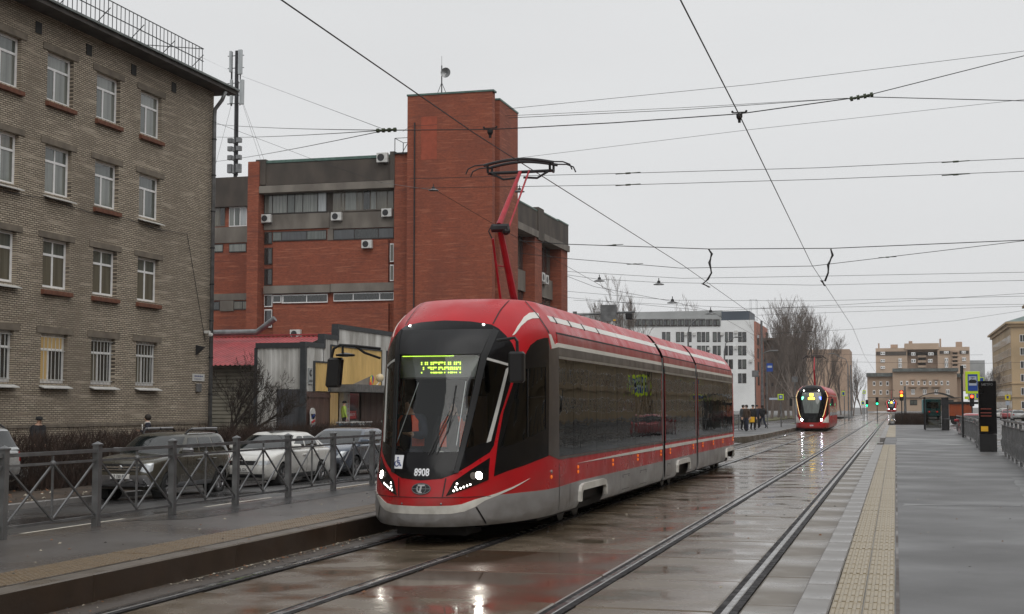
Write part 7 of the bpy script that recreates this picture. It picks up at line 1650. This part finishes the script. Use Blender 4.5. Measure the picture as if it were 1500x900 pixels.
# ---- right side of the street
def tan_house(label, X0, y0, y1, zt, pitch, rows, roof=True, w=15):
    e = empty('apartment_building', (X0, (y0+y1)/2, 0), 0, label, 'building'); m = MB(); m.box((X0, y0, 0), (X0+w, y1, zt)); m.build('wall', M['tan_ochre'], e)
    m = MB(); m.prism([(X0-.02, y0-.02, zt-1.4), (X0-.5, y0-.5, zt-.9), (X0-1.3, y0-1.3, zt-.3), (X0-1.3, y0-1.3, zt), (X0, y0, zt)] if False else [(X0-1.3, y0-1.3, zt-.5), (X0+w+1.3, y0-1.3, zt-.5), (X0+w+1.3, y1+1.3, zt-.5), (X0-1.3, y1+1.3, zt-.5)], (0, 0, .55)); m.build('cornice', M['tan_ochre'], e)
    m = MB(); m.box((X0-.6, y0-.6, zt-1.3), (X0+w+.6, y1+.6, zt-.5)); m.build('frieze', M['tan_ochre'], e)
    m = MB(); vs = [(X0-1.2, y0-1.2, zt+.05), (X0+w+1.2, y0-1.2, zt+.05), (X0+w+1.2, y1+1.2, zt+.05), (X0-1.2, y1+1.2, zt+.05), (X0+w/2, y0+w/2, zt+3.2), (X0+w/2, y1-w/2, zt+3.2)]; m.add(vs, [(0, 1, 4), (1, 2, 5, 4), (2, 3, 5), (3, 0, 4, 5)]); m.build('roof', M['roof_green'], e)
    for z in (rows[0]+3.0, rows[1]+3.0): m = MB(); m.box((X0-.25, y0-.25, z), (X0+w+.25, y1+.25, z+.3)); m.build('string_course', M['tan_ochre'], e)
    q = MB(); q.box((0, 0, 0), (.06, 1.5, 2.0)); q.m = 1; q.box((-.02, .12, .12), (0, .70, 1.88)); q.box((-.02, .80, .12), (0, 1.38, 1.88)); me = q.mesh('window'); me.materials.append(M['pvc']); me.materials.append(M['pane_far'])
    s_ = MB(); s_.box((-.15, -.1, -.18), (.02, 1.6, -.02)); sme = s_.mesh('sill'); sme.materials.append(M['tan_ochre'])
    n = int((y1-y0-2)/pitch)
    for i in range(n):
        for z in rows:
            o = bpy.data.objects.new('window', me); COL.objects.link(o); o.parent = e; o.matrix_parent_inverse = wmat(e).inverted(); o.location = (X0-.06, y0+2+i*pitch, z)
            if y0 > 380: k = bpy.data.objects.new('sill', sme); COL.objects.link(k); k.parent = o
    k = int((w-2)/pitch)
    for i in range(k):
        for z in rows:
            o = bpy.data.objects.new('window', me); COL.objects.link(o); o.parent = e; o.matrix_parent_inverse = wmat(e).inverted(); o.location = (X0+2.2+i*pitch, y0-.06, z); o.rotation_euler = (0, 0, math.pi/2); o.location.x += 1.5
    return e
RZ = [1.3, 4.9, 8.5, 12.0, 15.5, 19.0]
tan_house('tan corner house with deep cornice right of the info pillar', 30, 395, 470, 24.4, 4.6, RZ, w=16)
tan_house('nearer tan house cut off by the right edge of the picture', 30.2, 236, 345, 25.2, 4.4, RZ)
tan_house('tan house further along the right side, mirrored in the tram windows', 30.2, 96, 226, 23.5, 4.8, RZ)
tan_house('long tan house across the right-hand road, level with the near platform', 30.2, -70, 86, 23.0, 5.2, RZ)
pxb = empty('apartment_building', (-5, -150, 0), 0, 'unseen plain tan block added behind the camera to darken reflections', 'building')  # unseen block, added to darken reflections and light from behind
m = MB(); m.box((-70, -165, 0), (60, -150, 21)); m.build('wall', M['tan_ochre'], pxb); m = MB(); m.box((-71, -166, 21), (61, -149.2, 21.8)); m.build('cornice', M['concrete'], pxb)
# ---- trees
kw = dict(spread=.33, levels=5, start=.22, n0=12, up=1.0, dens=3)
TS = [(1130, 250, 448, 'tall bare tree directly right of the orange-sided building'), (1148, 262, 470, 'slim bare tree second from the orange-sided building'), (1163, 240, 456, 'bare tree left of the second tram collector'), (1180, 250, 460, 'densest bare tree behind the second tram'), (1196, 262, 462, 'bare tree just right of the second tram collector'), (1140, 275, 462, 'slender bare tree between the first two trees by the orange wall'), (1155, 255, 458, 'thin upright bare tree in the middle of the far clump'), (1172, 270, 452, 'tallest thin bare tree of the far clump'), (1188, 275, 455, 'pale thin bare tree above the second tram'), (1208, 285, 490, 'smaller bare tree at the right end of the far clump'), (1232, 330, 528, 'low bare tree beside the dark catenary pole'), (1250, 330, 533, 'low bare tree left of the distant green lights'), (1262, 350, 545, 'small bare tree near the tan house at the street end')]
for i, (x, Yp, yt, l) in enumerate(TS):
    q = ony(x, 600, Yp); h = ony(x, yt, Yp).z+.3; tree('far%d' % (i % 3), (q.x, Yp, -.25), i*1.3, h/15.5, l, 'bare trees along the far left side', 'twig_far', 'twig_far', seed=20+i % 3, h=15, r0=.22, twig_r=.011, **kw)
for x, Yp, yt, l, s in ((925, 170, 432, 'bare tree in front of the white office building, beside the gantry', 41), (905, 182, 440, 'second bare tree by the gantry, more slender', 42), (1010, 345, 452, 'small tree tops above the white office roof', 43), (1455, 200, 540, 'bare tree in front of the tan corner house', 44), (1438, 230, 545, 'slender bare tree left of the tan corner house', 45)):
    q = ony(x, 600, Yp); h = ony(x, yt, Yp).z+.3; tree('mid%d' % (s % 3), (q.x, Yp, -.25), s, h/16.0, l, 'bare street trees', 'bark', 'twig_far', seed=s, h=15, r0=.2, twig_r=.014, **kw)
hedge('hedge', 'dark clipped hedge at the end of the right platform', 1.4, 131, 140, .1, 1.35, 2.4, 9000, 7)
# ---- traffic on the right-hand road
def simple_vehicle(fn, *a): return fn(*a)
def far_car(label, x, Yp, base, paintm, par=SED, rz=math.pi, z=-.02):
    q = ony(x, base, Yp); return car(label, (q.x, Yp+(par['L'] if rz else 0), z), rz, par, paintm, 'vehicles on the right-hand road', False)
far_car('dark red car behind the curved platform railing', 1432, 82, 620, 'car_red', HAT)
far_car('white car on the right-hand road beside the info pillar', 1466, 215, 606, 'car_white'); far_car('red car on the right-hand road next to the white car', 1477, 205, 606, 'car_red'); far_car('pale grey car near the right edge on the right-hand road', 1493, 195, 606, 'car_silver', SED); far_car('second white car behind the red car on the right-hand road', 1471, 245, 604, 'car_white', SUV)
pmat('truck_orange', (.35, .075, .02), .6, 0, .3, .8); pmat('bus_teal', (.05, .22, .24), .4, 0, .25, .6)
tk = empty('dump_truck', (7, 150, 0), 0, 'orange tipper truck body behind the tram shelter', 'truck')
a_ = ony(1391, 600, 150); b_ = ony(1424, 600, 150); X0, X1 = a_.x, b_.x
m = MB(); m.box((X0, 150, .9), (X1, 152.4, 2.1)); m.build('tipper_body', M['truck_orange'], tk)
for i in range(5): m = MB(); x = X0+(X1-X0)*(i+.5)/5; m.box((x-.06, 149.93, .9), (x+.06, 150, 2.1)); m.build('body_rib', M['truck_orange'], tk)
m = MB(); m.box((X0-.1, 149.9, 2.1), (X1+.6, 152.5, 2.35)); m.build('tarpaulin', M['black_plastic'], tk)
m = MB(); m.box((X0, 150.2, .5), (X1+.4, 152.2, .9)); m.build('chassis', M['black_plastic'], tk)
for x in (X0+.5, X0+1.3, X1-.3):
    m = MB(); m.lathe([(.2, -.15), (.42, -.15), (.42, .15), (.2, .15)], (x, 150.2, .42), 16, 'y'); m.build('wheel', M['tyre'], tk)
bs = empty('bus', (4, 215, 0), 0, 'teal bus with red tail lamps seen behind the tram shelter', 'bus'); a_ = ony(1352, 600, 215); b_ = ony(1378, 600, 215); X0, X1 = a_.x, b_.x
m = MB(); m.box((X0, 215, .35), (X1, 226, 2.95), .15); m.build('body', M['bus_teal'], bs); m = MB(); m.box((X0+.5, 214.97, 1.6), (X1-.3, 215, 2.5)); m.build('rear_window', M['pane_dark'], bs)
for x in (X0+.9, X1-.5): m = MB(); m.lathe([(.12, 0), (.12, -.03)], (x, 214.98, 1.1), 10, 'y'); m.build('tail_lamp', M['lamp_red'], bs)
for x in (X0+.3, X1-.3): m = MB(); m.lathe([(.2, -.15), (.48, -.15), (.48, .15), (.2, .15)], (x, 217, .48), 14, 'x'); m.build('wheel', M['tyre'], bs)
# ---- damp air
hz_, nt, b, o = newmat('haze'); nt.nodes.remove(b)
pv = nt.nodes.new('ShaderNodeVolumePrincipled'); pv.inputs['Color'].default_value = (.93, .94, .96, 1); pv.inputs['Density'].default_value = HAZE; pv.inputs['Anisotropy'].default_value = .2
nt.links.new(pv.outputs[0], o.inputs['Volume'])
m = MB(); m.box((-420, -60, -1.8), (420, 700, 60)); tag(m.build('haze', hz_), kind='stuff')
